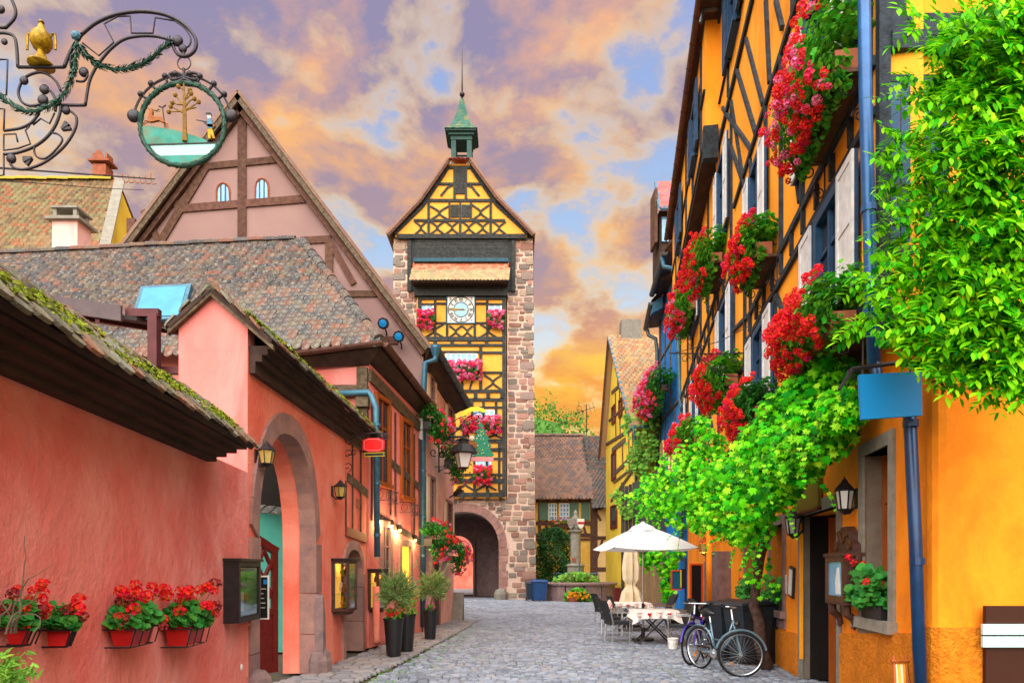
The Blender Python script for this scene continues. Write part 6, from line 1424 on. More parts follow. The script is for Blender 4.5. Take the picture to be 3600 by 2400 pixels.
DL = Fr(4.60, 9.9, 5.2, 9.75); q = MB(); q.fb(DL, 0, .6, 0, d-.05, -.05, 0); dl2 = mk('door_leaf', q, M['wood_o'], oh)
for z0, z1 in ((.15, .7), (.8, 1.15), (1.25, 2.2)): q = MB(); q.fb(DL, .08, .5, z0, z1, 0, .02); mk('door_panel', q, M['wood'] if z0 < 1.2 else M['glass_d'], dl2)
q = MB(); q.fb(GR, b-.03, b+.005, .3, d-.1, .0, .05); mk('yellow_pipe', q, M['orange'], oh)
a, b, c, d = AD; aAP = arch_pts((a+b)/2, (b-a)/2, 1.9, 2.45, 6); q = MB(); q.fb(GR, a, b, 0, 2.5, -.5, -.45); mk('arched_door', q, M['red_wood'], oh); ring(GR, aAP, oh, 'sand', .3, .05, -.4, 1.0)
q = MB(); q.ext(GR, [(0, 0), (sD(GR, 8.44), 0), (sD(GR, 8.44), .86), (0, 1.08)], 0, .045); mk('rough_plinth', q, M['stucco'], oh)
q = MB(); q.ext(GR, [(sD(GR, 10.5), 0), (sD(GR, 15.5), 0), (sD(GR, 15.5), .45), (sD(GR, 10.5), .66)], 0, .045); mk('rough_plinth', q, M['stucco'], oh)
q = MB(); q.box(V((5.12, 17.0, 0)), V((.42, 0, 0)), V((0, .5, 0)), V((0, 0, 2.1))); mk('stone_pier', q, M['plum_st'], oh)
pipe(oh, [(5.50, 19.0, .1), (5.50, 19.0, 3.2)], .09, 'orange_lo', 'orange_pipe')
# rounded corner and the side facing the camera
FX0, FD = 3.74, 6.0
q = MB(); pts = [(3.722, 6.12), (3.73, 6.06), (3.76, 6.02), (3.82, 6.0), (12, 6.0), (12, 6.4), (3.79, 6.4)]
q.prism([(x, y, 0) for x, y in pts], (0, 0, 4.12)); mk('side_wall', q, M['orange_lo'], oh)
q = MB(); pts = [(3.69, 6.14), (3.70, 6.03), (3.74, 5.97), (3.82, 5.95), (12, 5.95), (12, 5.998), (3.82, 5.998)]; q.prism([(x, y, 0) for x, y in pts], (0, 0, 1.14)); mk('rough_plinth', q, M['stucco'], oh)
# upper floors
q = MB(); q.fb(UP, 0, UP.L, 4.1, 15.3, -.4, 0); mk('upper_wall', q, M['orange'], oh)
q = MB(); q.fb(UP, 0, UP.L, 4.02, 4.1, -.7, .02); mk('jetty_soffit', q, M['soffit'], oh)
q = MB(); q.box(V((3.485, 6.5, 4.1)), V((9, 0, 0)), V((0, .3, 0)), V((0, 0, 11))); mk('upper_side_wall', q, M['orange'], oh)
q = MB(); q.fb(JT, 0, JT.L, 12.15, 15.3, -.36, 0); mk('jettied_storey', q, M['orange'], oh); q = MB(); q.fb(JT, 0, JT.L, 12.05, 12.14, -.37, .03); mk('jetty_soffit', q, M['soffit'], oh)
def ub(p0, p1, wd, f=UP, mt='timber_blue', o=.05, name='timber_beam', par=oh):
    q = MB(); q.beam(f, p0, p1, wd*.39, -.02, o); return mk(name, q, M[mt], par)
pxu = lambda x, y: UP.at(x, y)
u0, u1 = 0.0, sD(UP, 12.95)
ub((u0, 6.50), (u1, 6.44), .24); ub((u0, 6.02), (u1, 6.0), .22); ub((u0, 9.48), (sD(UP, 14.6), 9.4), .26); ub((u0, 12.15), (sD(UP, 16.9), 12.1), .34); ub((0, 15.15), (UP.L, 15.15), .25); ub((0, 4.25), (UP.L, 4.25), .26)
ub((u1, 8.6), (UP.L, 8.55), .26); ub((u1, 8.12), (UP.L, 8.08), .22)
for dd in np.arange(7.2, 12.8, .62): ub((sD(UP, dd), 6.1), (sD(UP, dd), 6.4), .16, name='joist_end')
for dd in np.arange(13.4, 27.5, .9): ub((sD(UP, dd), 8.18), (sD(UP, dd), 8.48), .18, name='joist_end')
# posts storey by storey
for dd, z0, z1 in ((6.62, 4.1, 15), (7.2, 4.3, 5.95), (9.0, 4.3, 5.95), (10.7, 4.3, 5.95), (11.0, 4.3, 5.9), (12.75, 4.3, 9.3), (7.05, 6.55, 9.4), (9.1, 6.5, 9.4), (10.3, 6.5, 9.4), (11.4, 6.5, 9.4), (13.3, 4.3, 8.0), (14.6, 4.3, 8.0), (14.95, 8.65, 11.9), (16.9, 4.3, 8.0), (17.6, 8.65, 12), (18.7, 4.3, 8.0), (18.9, 8.65, 12), (20.4, 4.3, 8.0), (20.6, 8.65, 12), (22.9, 4.3, 12), (24.6, 4.3, 12), (27.7, 4.3, 15), (9.6, 9.5, 12.0)):
    ub((sD(UP, dd), z0), (sD(UP, dd), z1), .17, name='timber_post')
for p0, p1 in (((2628, 138), (2688, 367)), ((2596, 247), (2662, 465)), ((2544, 379), (2648, 528)), ((2567, 494), (2613, 626)), ((2734, 0), (2757, 98)), ((2699, 0), (2712, 290))): ub(pxu(*p0), pxu(*p1), .2, name='timber_brace')
for d0_, z0, d1_, z1 in ((9.1, 4.4, 10.6, 5.9), (13.35, 5.0, 14.55, 4.4), (12.95, 6.46, 14.55, 6.75), (12.95, 5.57, 14.55, 5.71), (17.0, 4.5, 18.6, 5.9), (13.3, 9.0, 14.9, 11.8), (9.2, 6.6, 10.2, 9.2), (19, 8.8, 20.5, 11.8), (17.7, 10.2, 18.8, 10.2), (18.9, 6.4, 20.3, 6.4)): ub((sD(UP, d0_), z0), (sD(UP, d1_), z1), .18, name='timber_brace')
for dd in (8.2, 10.9, 12.6, 15.4): ub((sD(UP, dd), 12.3), (sD(UP, dd), 15.0), .12, name='timber_post')
for z in (13.1,): ub((0, z), (sD(UP, 16.8), z), .12)
for dd in np.arange(17.6, 27.5, 2.0): ub((sD(JT, dd), 12.3), (sD(JT, dd), 15.1), .13, JT, name='timber_post')
ub((0, 12.25), (JT.L, 12.25), .3, JT); ub((0, 13.5), (JT.L, 13.5), .13, JT)
q = MB(); q.box(JT.w(-.12, 11.75, -.3), JT.u*.24, JT.n*.36, V((0, 0, .8))); mk('corner_bracket', q, M['timber_blue'], oh)
# roof eave
er0, er1 = UP.w(-.3, 15.25, .5), UP.w(UP.L+.2, 15.25, .5)
q = MB(); q.fb(UP, -.3, UP.L+.2, 15.22, 15.34, -.4, .5); mk('eaves_soffit', q, M['soffit'], oh)
q = MB(); q.add([er0+V((0, 0, .1)), er1+V((0, 0, .1)), UP.w(UP.L+.2, 20, -4.5), UP.w(-.3, 20, -4.5)], [(0, 1, 2, 3)]); mk('roof_slope', q, M['tile_brown'], oh)
gutter(oh, er0+UP.n*.06+V((0, 0, .02)), er1+UP.n*.06+V((0, 0, .02)), .09, 'gutter')
q = MB(); q.tube([UP.w(sD(UP, 16.5), 15.2, .1), UP.w(sD(UP, 16.5), 15.2, .45), UP.w(sD(UP, 16.5), 14.9, .5)], .05, 6); mk('eaves_hook', q, M['gutter_g'], oh)
# windows with shutters
def ow(da, db, z0, z1, f=UP, sw=.52, pale=True, near=True, far=True):
    a, b = sD(f, da), sD(f, db); q = MB(); q.fb(f, a, b, z0, z1, -.05, .012); wn = mk('window', q, M['glass_d'], oh)
    q = MB(); t = .12; q.fb(f, a-t, a, z0-t, z1+t, -.02, .09); q.fb(f, b, b+t, z0-t, z1+t, -.02, .09); q.fb(f, a, b, z1, z1+t, -.02, .09); q.fb(f, a-.06, b+.06, z0-t, z0, -.02, .16); mk('window_frame', q, M['shut_b'], wn)
    q = MB(); m_ = (a+b)/2; q.fb(f, m_-.035, m_+.035, z0, z1, .0, .05); q.fb(f, a, b, z0+(z1-z0)*.66, z0+(z1-z0)*.66+.05, .0, .04); mk('window_bars', q, M['shut_b'], wn)
    for flag, x0, x1 in ((near, a-t-.02-sw, a-t-.02), (far, b+t+.02, b+t+.02+sw)):
        if not flag: continue
        q = MB(); q.fb(f, x0, x1, z0-.05, z1+.08, .06, .10); sh = mk('shutter', q, M['shut_b'], wn)
        q = MB(); e = .07; zm = (z0+z1)/2
        q.fb(f, x0, x0+e, z0-.05, z1+.08, .10, .125); q.fb(f, x1-e, x1, z0-.05, z1+.08, .10, .125)
        for z in (z0-.05, zm, z1+.0): q.fb(f, x0+e, x1-e, z, z+.08, .10, .124)
        mk('shutter_frame', q, M['shut_w' if pale else 'shut_b'], sh)
        for za, zb in ((z0+.03, zm), (zm+.08, z1)):
            q = MB(); q.fb(f, x0+e, x1-e, za, zb, .10, .113); mk('shutter_panel', q, M['shut_w' if pale else 'shut_b'], sh)
    return wn
ow(7.50, 8.25, 4.55, 5.80); ow(11.35, 12.15, 4.5, 5.75); ow(7.75, 8.70, 6.95, 8.65); ow(11.75, 12.45, 7.05, 8.8, sw=.45)
ow(15.3, 16.2, 6.05, 7.75); ow(21.4, 22.4, 6.0, 7.8); ow(25.5, 26.4, 6.0, 7.8, far=False); ow(15.7, 16.6, 9.5, 11.3, sw=.45); ow(21.6, 22.6, 9.5, 11.4); ow(14.0, 15.0, 13.0, 14.6, pale=False); ow(18.6, 19.5, 13.0, 14.5, JT, pale=False); ow(23.5, 24.4, 13.0, 14.5, JT, pale=False); ow(9.6, 10.5, 13.0, 14.6, pale=False)
# timbers and blue boards of the side facing the camera
SFr = Fr(3.485, 6.5, 12.485, 6.5)
def sb_(x0, y0, x1, y1, mt, o0, o1, name): a = SFr.at(x0, y1); b = SFr.at(x1, y0); q = MB(); q.fb(SFr, a[0], b[0], a[1], b[1], o0, o1); return mk(name, q, M[mt], oh)
sb_(3078, -200, 3118, 1180, 'timber_blue', 0, .07, 'corner_post'); sb_(3118, -150, 3195, 128, 'timber_blue', 0, .04, 'blue_board'); sb_(3118, 132, 3620, 196, 'timber_blue', 0, .10, 'timber_beam'); sb_(3118, 60, 3620, 128, 'timber_blue', 0, .05, 'timber_beam')
sb_(3118, 275, 3620, 300, 'timber_blue', 0, .05, 'timber_beam')
x = 3118
while x < 3300: sb_(x+1, 302, x+38, 860, 'shut_b', 0, .04+rr(0, .02), 'blue_board'); x += 40
sb_(3118, 870, 3620, 905, 'timber_blue', 0, .05, 'timber_beam'); sb_(3400, 300, 3440, 1200, 'timber_blue', 0, .05, 'timber_post')
# drainpipes
up0 = P(3036, -120, 6.35); up1 = P(3062, 1080, 6.35); ux = up1.x
pipe(oh, [(ux-.10, 6.35, 9.6), (ux-.05, 6.35, 6.0), (ux, 6.35, 4.3), (ux+.03, 6.35, 3.55)], .058, 'pipe_blue', bands=[(ux-.02, 6.35, 5.0), (ux, 6.35, 4.05)])
lx = P(3190, 1500, 6.15).x
pipe(oh, [(ux+.03, 6.35, 3.6), (ux+.05, 6.33, 3.4), (lx, 6.12, 3.1), (lx+.02, 6.06, 1.9), (lx+.05, 6.0, .0)], .054, 'pipe_navy', bands=[(lx, 6.10, 2.95), (lx+.03, 6.05, 1.72), (lx+.05, 6.0, .35)])
# ------------------------------------------------------------ flower boxes of the orange house
def obox(da, db, z, label, ru, rd, ro, nl, nb, ls, bs, mixk, f=UP, oc=.24, tm='terra', bphi=(15, 150), leafm='leaf_ger_l', scroll_=True):
    s0, s1 = sD(f, da), sD(f, db)
    t = thing('flower_box', f.w((s0+s1)/2, z-.2, 0), label, 'flower box', 'flower boxes on the orange house')
    q = MB(); q.fb(f, s0, s1, z-.20, z, oc-.13, oc+.11); mk('trough', q, M[tm], t); q = MB(); q.fb(f, s0-.02, s1+.02, z-.24, z-.20, oc-.2, oc+.14); mk('shelf_board', q, M['wood'], t)
    q = MB()
    for s in (s0+.06, s1-.06):
        q.tube([f.w(s, z-.7, .03), f.w(s, z-.24, .03), f.w(s, z-.24, oc+.15), f.w(s, z-.02, oc+.15), f.w(s, z-.02, .03)], .012, 5)
        if scroll_:
            q.tube([f.w(s, z-.36+.09*(1-.75*k)*math.sin(9*k), .22+.09*(1-.75*k)*math.cos(9*k)) for k in np.linspace(0, 1, 18)], .009, 4)
            q.tube([f.w(s, z-.62+.08*(1-.75*k)*math.sin(9*k), .10+.08*(1-.75*k)*math.cos(9*k)) for k in np.linspace(0, 1, 18)], .009, 4)
    q.tube([f.w(s0, z-.02, oc+.15), f.w(s1, z-.02, oc+.15)], .01, 4); mk('iron_bracket', q, M['iron'], t)
    flower_mass(t, f, s0, s1, z+.05, oc, ru, rd, ro, nl, nb, ls, bs, mixk, leafm, bphi)
    return t
RP = [('bl_red', 7), ('bl_mag', 1.5), ('bl_pink', 2)]; RR = [('bl_red', 9), ('bl_mag', 1)]
random.seed(41)
obox(6.62, 8.15, 6.72, 'topmost flower box: red and pink geraniums by the upper blue drainpipe', .68, .45, .42, 3000, 190, .036, .048, RP)
obox(6.75, 8.25, 4.22, 'red geranium box under the nearest first-floor window, above the vine', .42, .34, .42, 2500, 170, .036, .048, RR)
obox(10.5, 11.7, 6.7, 'red geranium box between the upper windows, terracotta trough showing', .42, .40, .38, 1900, 130, .04, .052, RR)
obox(15.7, 17.5, 8.95, 'red geranium box under the farther upper windows, beneath the jetty', .55, .5, .6, 1700, 150, .05, .062, RR)
obox(21.0, 23.4, 9.9, 'red geranium box at the farthest upper window of the orange house', .6, .55, .6, 1500, 130, .06, .075, RP)
obox(10.6, 12.0, 4.2, 'red geranium box low on the wall, right beside the vine crown', .42, .42, .42, 1900, 130, .04, .054, RR, leafm='leaf_ger')
obox(13.6, 15.5, 5.55, 'red geranium box under the farther first-floor window by the iron bracket', .42, .45, .55, 1900, 140, .048, .062, RR)
obox(19.5, 22.5, 5.5, 'red and pink geranium box at the far end, low above the vine', .55, .55, .65, 1700, 150, .06, .075, RP)
# wrought iron sign arm across the facade
VK = VF(12.9, -2, 8); vk = lambda x, y: VK.at(x, y)
ia = thing('shop_sign_bracket', VK.w(*vk(2640, 1240)), 'empty scrolled iron sign arm stretching out from the orange house', 'sign arm')
q = MB(); q.tube([VK.w(*vk(2640, 1240)), VK.w(*vk(2480, 1243)), VK.w(*vk(2352, 1241))], .014, 5); q.tube([VK.w(*vk(2638, 1143)), VK.w(*vk(2530, 1200)), VK.w(*vk(2372, 1240))], .008, 4); q.tube([VK.w(*vk(x, y)) for x, y in ((2636, 1340), (2610, 1325), (2540, 1318), (2510, 1300), (2470, 1265), (2440, 1245))], .012, 5)
for (x, y, r, a, sg) in ((2496, 1262, .09, 0, 1), (2480, 1258, .06, 2, -1), (2585, 1262, .10, 1, 1), (2620, 1275, .08, 2.5, -1), (2545, 1290, .08, 0, -1), (2510, 1298, .07, 1, 1), (2410, 1262, .09, 0, 1), (2455, 1252, .05, 1, -1), (2630, 1380, .08, 0, 1), (2610, 1352, .10, -1, 1)): scroll(q, VK, vk(x, y), r, 1.15, a, sg, .009)
mk('iron_scrollwork', q, M['iron'], ia)
# ------------------------------------------------------------ things on the orange ground floor
a = sD(GR, 9.25); b = sD(GR, 10.55); q = MB(); q.fb(GR, a, b, 2.50, 2.95, .02, .07); sg_ = mk('door_sign', q, M['olive_sign'], None, 'blank olive-brown board above the restaurant door', 'sign', base=GR.w(a, 2.5, 0))
q = MB(); q.fb(GR, a-.03, b+.03, 2.46, 2.499, .01, .09); mk('board_edge', q, M['red_wood'], sg_)
s, z = GR.at(2950, 1760, .2); lantern(GR.w(s, z+.05, 0), GR.n, .46, 'large black lantern right of the restaurant door', 'frost', slim=.72)
s, z = GR.at(2775, 1850, .2); lantern(GR.w(s, z+.05, 0), GR.n, .5, 'large black lantern left of the restaurant door', 'frost', slim=.72)
s, z = GR.at(2470, 1925, .3); lantern(GR.w(s, z+.05, 0), GR.n, .6, 'lit amber lantern beside the parasol', 'lantern_g', 40.0, body='wood_o')
# carved menu cabinet
a, b = sD(GR, 7.70), sD(GR, 8.38)
cb = thing('carved_cabinet', GR.w((a+b)/2, 1.0, 0), 'carved dark wood menu cabinet with glass front beside the stone window', 'cabinet')
q = MB(); q.fb(GR, a, b, 1.27, 1.80, 0, .20); mk('cabinet_body', q, M['wood_dk'], cb)
q = MB(); q.fb(GR, a-.03, b+.03, 1.80, 1.84, 0, .24); q.fb(GR, a-.02, b+.02, 1.24, 1.27, 0, .22); mk('cabinet_moulding', q, M['wood_dk'], cb)
q = MB(); q.fb(GR, a+.07, b-.07, 1.34, 1.74, .20, .204); mk('picture', q, M['glass_b'], cb); q = MB(); q.ext(GR, [(a+.16, 1.36), (a+.34, 1.36), (a+.36, 1.5), (a+.30, 1.66), (a+.22, 1.68), (a+.18, 1.5)], .204, .206); mk('picture_figure', q, M['paper'], cb)
q = MB()
for s0, s1, z0, z1 in ((a, a+.07, 1.27, 1.8), (b-.07, b, 1.27, 1.8), (a+.07, b-.07, 1.27, 1.34), (a+.07, b-.07, 1.74, 1.8)): q.fb(GR, s0, s1, z0, z1, .2, .225)
mk('cabinet_frame', q, M['wood'], cb)
crest = [(a+.0, 1.84), (b, 1.84), (b-.02, 1.93), (b-.12, 1.98), (b-.16, 2.08), (b-.25, 2.15), (a+.25, 2.15), (a+.16, 2.08), (a+.12, 1.98), (a+.02, 1.93)]
q = MB(); q.ext(GR, crest, .02, .12); mk('carved_crest', q, M['wood_dk'], cb)
for s, z, r in ((a+.1, 1.92, .06), (b-.1, 1.92, .06), ((a+b)/2, 2.02, .09), (a+.2, 2.06, .04), (b-.2, 2.06, .04)): q = MB(); q.tube([GR.w(s+r*(1-.7*t)*math.cos(8*t), z+r*(1-.7*t)*math.sin(8*t), .13) for t in np.linspace(0, 1, 16)], .016, 5); mk('carved_scroll', q, M['wood'], cb)
for s in (a+.08, b-.08): q = MB(); q.tube([GR.w(s, 1.24, .17), GR.w(s, 1.14, .16), GR.w(s, 1.08, .09), GR.w(s, 1.0, .07), GR.w(s, .97, .1)], [.05, .05, .04, .035, .03], 7); mk('scroll_foot', q, M['wood_dk'], cb)
q = MB(); q.tube([GR.w(a-.02, 1.8, .06), GR.w(a-.05, 1.7, .1), GR.w(a-.03, 1.62, .07), GR.w(a-.05, 1.55, .1), GR.w(a-.02, 1.5, .05)], [.03, .04, .03, .04, .02], 6); mk('carved_side', q, M['wood_dk'], cb)
# papers and frame left of the door
s, z = GR.at(2761, 2052); q = MB(); q.fb(GR, s-.12, s+.12, z-.16, z+.16, .005, .012); mk('notice', q, M['paper'], None, 'small white notice pinned left of the restaurant door', 'notice', base=GR.w(s, z, 0))
s, z = GR.at(2790, 2045); fr__ = thing('framed_menu', GR.w(s, z, 0), 'narrow black menu frame left of the restaurant door', 'menu frame'); q = MB(); q.beam(GR, (s+.06, z-.24), (s-.02, z+.24), .26, .0, .04); mk('frame', q, M['black'], fr__); q = MB(); q.beam(GR, (s+.055, z-.2), (s-.015, z+.2), .17, .04, .045); mk('menu_sheet', q, M['paper'], fr__)
# pots on the sills
def sill_pot(W, label, n, seed):
    random.seed(seed); a, b, c, d = W; t = thing('window_geranium', GR.w((a+b)/2, c, 0), label, 'flower box', 'geraniums on the stone sills'); q = MB(); q.fb(GR, a+.1, b-.06, c, c+.2, -.17, .06); mk('trough', q, M['black_pl'], t)
    ms = [lm(GR.w(rr(a+.02, b+.02), c+.2+rr(-.08, .38)*rr(.5, 1), rr(-.15, .2)), GR.n*.6+V((0, -.5, .7)), rr(.035, .06), None, .5) for i in range(340)]
    pieces(t, 'leaf', LEAF_R, ms, M['leaf_ger'], 120, 'foliage')
    for i in range(n): inst('flower_head', BM['bl_red'], lm(GR.w(rr(a, b+.15), c+rr(.3, .68), rr(0, .22)), (-.4, -.5, .7), rr(.035, .05), None, .3), t)
sill_pot(WA, 'geranium trough on the grey stone window sill near the drainpipe', 9, 51); sill_pot(WB, 'geranium trough on the plum stone sill left of the door', 5, 52); sill_pot(WC, 'geranium trough on the sill behind the vine trunk', 4, 53)
# brown board with two pale strips, folded stool
bd = thing('brown_board', P(3530, 2390, 5.9), 'dark brown board with two blank pale strips on the orange side wall', 'board')
a = P(3458, 2128, 5.93); b = P(3700, 2128, 5.93); q = MB(); q.box(V((a.x, 5.90, 0)), V((b.x-a.x, 0, 0)), V((0, .04, 0)), V((0, 0, a.z))); mk('panel', q, M['choc'], bd)
for y0, y1 in ((2192, 2229), (2235, 2273)): p0, p1 = P(3451, y1, 5.89), P(3700, y0, 5.89); q = MB(); q.box(V((p0.x, 5.87, p0.z)), V((p1.x-p0.x, 0, 0)), V((0, .028, 0)), V((0, 0, p1.z-p0.z))); mk('blank_strip', q, M['mint'], bd)
fs_ = thing('folded_stool', P(3172, 2400, 6.25), 'folded wooden stool with orange striped seat leaning by the drainpipe', 'stool'); zt_ = P(3172, 2325, 6.2).z
for x, k in ((3152, .0), (3196, .0)): p = P(x, 2330, 6.15); q = MB(); q.tube([(p.x-.04, 6.05, .0), (p.x, 6.2, zt_+.06)], .014, 6); mk('leg', q, M['wood_o'], fs_); q = MB(); q.tube([(p.x+.05, 6.12, .0), (p.x+.02, 6.22, zt_)], .012, 6); mk('leg', q, M['wood_o'], fs_)
for i in range(5): p = P(3150+i*9.5, 2335, 6.16); q = MB(); q.box(V((p.x, 6.12, .28)), V((.022, 0, 0)), V((0, .01, 0)), V((0, .06, zt_-.3))); mk('seat_stripe', q, M['bl_or' if i % 2 else 'canvas_y'], fs_)
q = MB(); q.tube([V((P(3140, 2330, 6.15).x, 6.18, zt_+.01)), V((P(3205, 2330, 6.15).x, 6.18, zt_+.01))], .014, 6); mk('cross_bar', q, M['wood_o'], fs_)
# blue sign on its bracket
bsn = thing('blue_sign', P(3128, 1395, 5.95), 'blank blue rectangular sign hanging by the drainpipe under the wisteria', 'sign'); VS = VF(5.95, -1, 8); vb = lambda x, y: VS.at(x, y)
q = MB(); q.ext(VS, [vb(*p) for p in ((3018, 1318), (3235, 1307), (3238, 1461), (3027, 1475))], -.02, .02); mk('sign_plate', q, M['blue_sign'], bsn)
q = MB(); q.tube([VS.w(*vb(2995, 1296)), VS.w(*vb(3060, 1288)), VS.w(*vb(3150, 1276)), VS.w(*vb(3240, 1290))], .02, 6); q.tube([VS.w(*vb(3060, 1288)), VS.w(*vb(3060, 1320))], .008, 4); q.tube([VS.w(*vb(3200, 1282)), VS.w(*vb(3200, 1312))], .008, 4); q.tube([VS.w(*vb(2998, 1298)), VS.w(*vb(2950, 1370))], .016, 5); mk('iron_bracket', q, M['iron'], bsn)
# ------------------------------------------------------------ grape vine along the front
random.seed(61); gv = thing('grape_vine', (4.16, 11.5, 0), 'lush green grape vine with twisted trunk spreading over the terrace', 'vine')
tp_ = [P(2700, 2330, 11.3), P(2672, 2260, 11.4), P(2668, 2180, 11.45), P(2650, 2130, 11.5), P(2660, 2050, 11.5), P(2672, 1960, 11.5), P(2690, 1890, 11.5), P(2680, 1800, 11.4), P(2640, 1720, 11.4)]; tp_[0].z = 0
q = MB(); q.tube(tp_, [.11, .10, .09, .085, .075, .08, .085, .07, .05], 9); mk('trunk', q, M['bark'], gv, smooth=True)
cl = [(2930, 1330, 90, 7.6), (2850, 1400, 105, 8), (2760, 1460, 100, 8.6), (2880, 1510, 125, 7.6), (2790, 1580, 125, 8.2), (2700, 1570, 110, 9), (2640, 1650, 115, 9.8), (2730, 1680, 105, 8.8), (2815, 1610, 90, 8), (2650, 1760, 105, 9.6), (2560, 1690, 105, 11), (2560, 1790, 100, 11), (2480, 1720, 95, 12.5), (2480, 1815, 70, 12.5), (2400, 1710, 85, 14.5), (2400, 1780, 80, 14.5), (2330, 1730, 80, 17), (2320, 1790, 62, 17), (2262, 1765, 55, 19), (2222, 1745, 30, 20), (2620, 1860, 62, 10.3), (2570, 1880, 40, 11.0), (2430, 1600, 60, 14), (2510, 1560, 55, 12.5), (2500, 1640, 70, 12.5), (2960, 1440, 85, 7.2), (2290, 1690, 45, 18.5), (2370, 1650, 65, 16), (2660, 1850, 60, 9.9), (2470, 1500, 45, 13)]
ms = []; q = MB(); prev = tp_[-1]
for (x, y, r, d) in cl:
    c = P(x, y, d); R = r/FOC*d; n = int(400*(r/100)**2*(8.6/d)**.3)
    q.tube([c+V((R*.4, .2, -R*.2)), c, c+V((-R*.6, .3, R*.2))], [.015, .012, .006], 5)
    for i in range(n):
        a_ = rr(0, 6.28); e = math.asin(rr(-1, 1)); k = rr(.1, 1)**.45; dv = V((math.cos(a_)*math.cos(e), math.sin(a_)*math.cos(e), math.sin(e)))
        p = c+V((dv.x*R*1.05, dv.y*R*.8, dv.z*R))*k; nn = (dv*.5+V((-.35, -.65, .45))).normalized()
        ms.append(lm(p, nn, rr(.034, .082)*(1 if d < 13 else 1.15), V((0, 0, -1)), .62))
for k in range(46):                                          # trailing shoots
    x, y, r, d = random.choice(cl); a_ = rr(-.3, 3.4); p = P(x+r*.9*math.cos(a_), y+r*.9*math.sin(a_), d-.15); pts = [p]; dv = V((rr(-.8, .4), rr(-.3, .1), rr(-1, .1)))
    for i in range(7): p = p+dv.normalized()*rr(.05, .09); dv += V((rr(-.4, .4), rr(-.2, .2), -.3)); pts.append(p); ms.append(lm(p, (-.3, -.7, .5), rr(.03, .06)*(1-i*.05), V((0, 0, -1)), .6))
    q.tube(pts, .004, 3)
mk('vine_stems', q, M['bark'], gv)
for (x, y, d, n) in ((2660, 2020, 11.3, 22), (2680, 1960, 11.2, 16), (2700, 2060, 11.3, 10)):
    for i in range(n): ms.append(lm(P(x+rr(-45, 50), y+rr(-45, 45), d-rr(0, .2)), (-.3, -.7, .5), rr(.04, .07), V((0, 0, -1)), .4))
pieces(gv, 'leaf', LEAF_V, ms, M['leaf_vine'], 300, 'foliage')
# ------------------------------------------------------------ wisteria over the corner
random.seed(67); wi = thing('wisteria', (5.2, 5.8, 2.5), 'bright green wisteria hanging over the blue timbers at the corner', 'climbing plant')
wc = [(3480, 120, 150, 5.3), (3570, 250, 150, 5.0), (3400, 260, 110, 5.5), (3300, 380, 70, 5.8), (3450, 420, 150, 5.2), (3570, 520, 150, 4.9), (3330, 540, 110, 5.5), (3210, 640, 75, 5.8), (3450, 680, 150, 5.2), (3300, 760, 120, 5.5), (3160, 780, 70, 5.8), (3570, 800, 150, 4.9), (3120, 920, 75, 5.9), (3260, 950, 130, 5.5), (3420, 940, 150, 5.2), (3560, 1050, 150, 4.9), (3130, 1080, 70, 5.9), (3280, 1130, 120, 5.4), (3430, 1150, 125, 5.1), (3570, 1210, 120, 4.9), (3330, 1230, 75, 5.3), (3220, 1210, 50, 5.6), (3460, 1290, 50, 5.0), (3570, 1330, 50, 4.9), (3140, 560, 45, 5.9), (3180, 470, 45, 5.9), (3230, 300, 40, 5.9), (3320, 120, 60, 5.6), (3220, 70, 45, 5.5), (3060, 980, 40, 6.0), (3590, 60, 120, 4.9), (3020, 1120, 35, 6.0)]
ms = []; q = MB(); vb_ = V((6.0, 5.95, 3.2))
def pinnate(p, d, n, ln, sz):
    d = d.normalized(); sd = d.cross(V((rr(-.3, .3), -1, .4))).normalized()
    for i in range(n):
        t = (i+.6)/n; b = p+d*ln*t+V((0, 0, -.10*ln*t*t))
        for sg in (-1, 1):
            y = (sd*sg+d*.55+V((0, 0, -.25))+V((rr(-.2, .2), rr(-.2, .2), rr(-.2, .2)))).normalized(); x = y.cross(V((0, -.5, 1))).normalized(); z = x.cross(y); s = sz*rr(.8, 1.15)*(1-.25*abs(t-.5))
            ms.append(frameM(b+y*s*.95, x*s*1.7, y*s, z*s))
    y = d; x = y.cross(V((0, -.5, 1))).normalized(); ms.append(frameM(p+d*(ln+sz), x*sz, y*sz, x.cross(y)*sz))
for (x, y, r, d) in wc:
    c = P(x, y, d); R = r/FOC*d; q.tube([c+V((R*.8, .25, R*.6)), c+V((0, .05, 0)), c+V((-R*.9, -.05, -R*.3))], [.012, .008, .003], 5)
    for i in range(int((10 if x < 3150 else 18 if x < 3260 else 30 if x < 3400 else 44)*(r/100)**2)+4):
        a_ = rr(0, 6.28); e = math.asin(rr(-1, 1)); k = rr(.05, 1)**.5; dv = V((math.cos(a_)*math.cos(e), math.sin(a_)*math.cos(e), math.sin(e)))
        pinnate(c+V((dv.x*R, dv.y*R*.9, dv.z*R))*k, V((rr(-1, .35), rr(-.7, .2), rr(-.9, .2))), random.randint(5, 8), rr(.2, .34), rr(.036, .06))
mk('stems', q, M['bark'], wi); pieces(wi, 'leaf', LEAF_L, ms, M['leaf_wis'], 300, 'foliage')
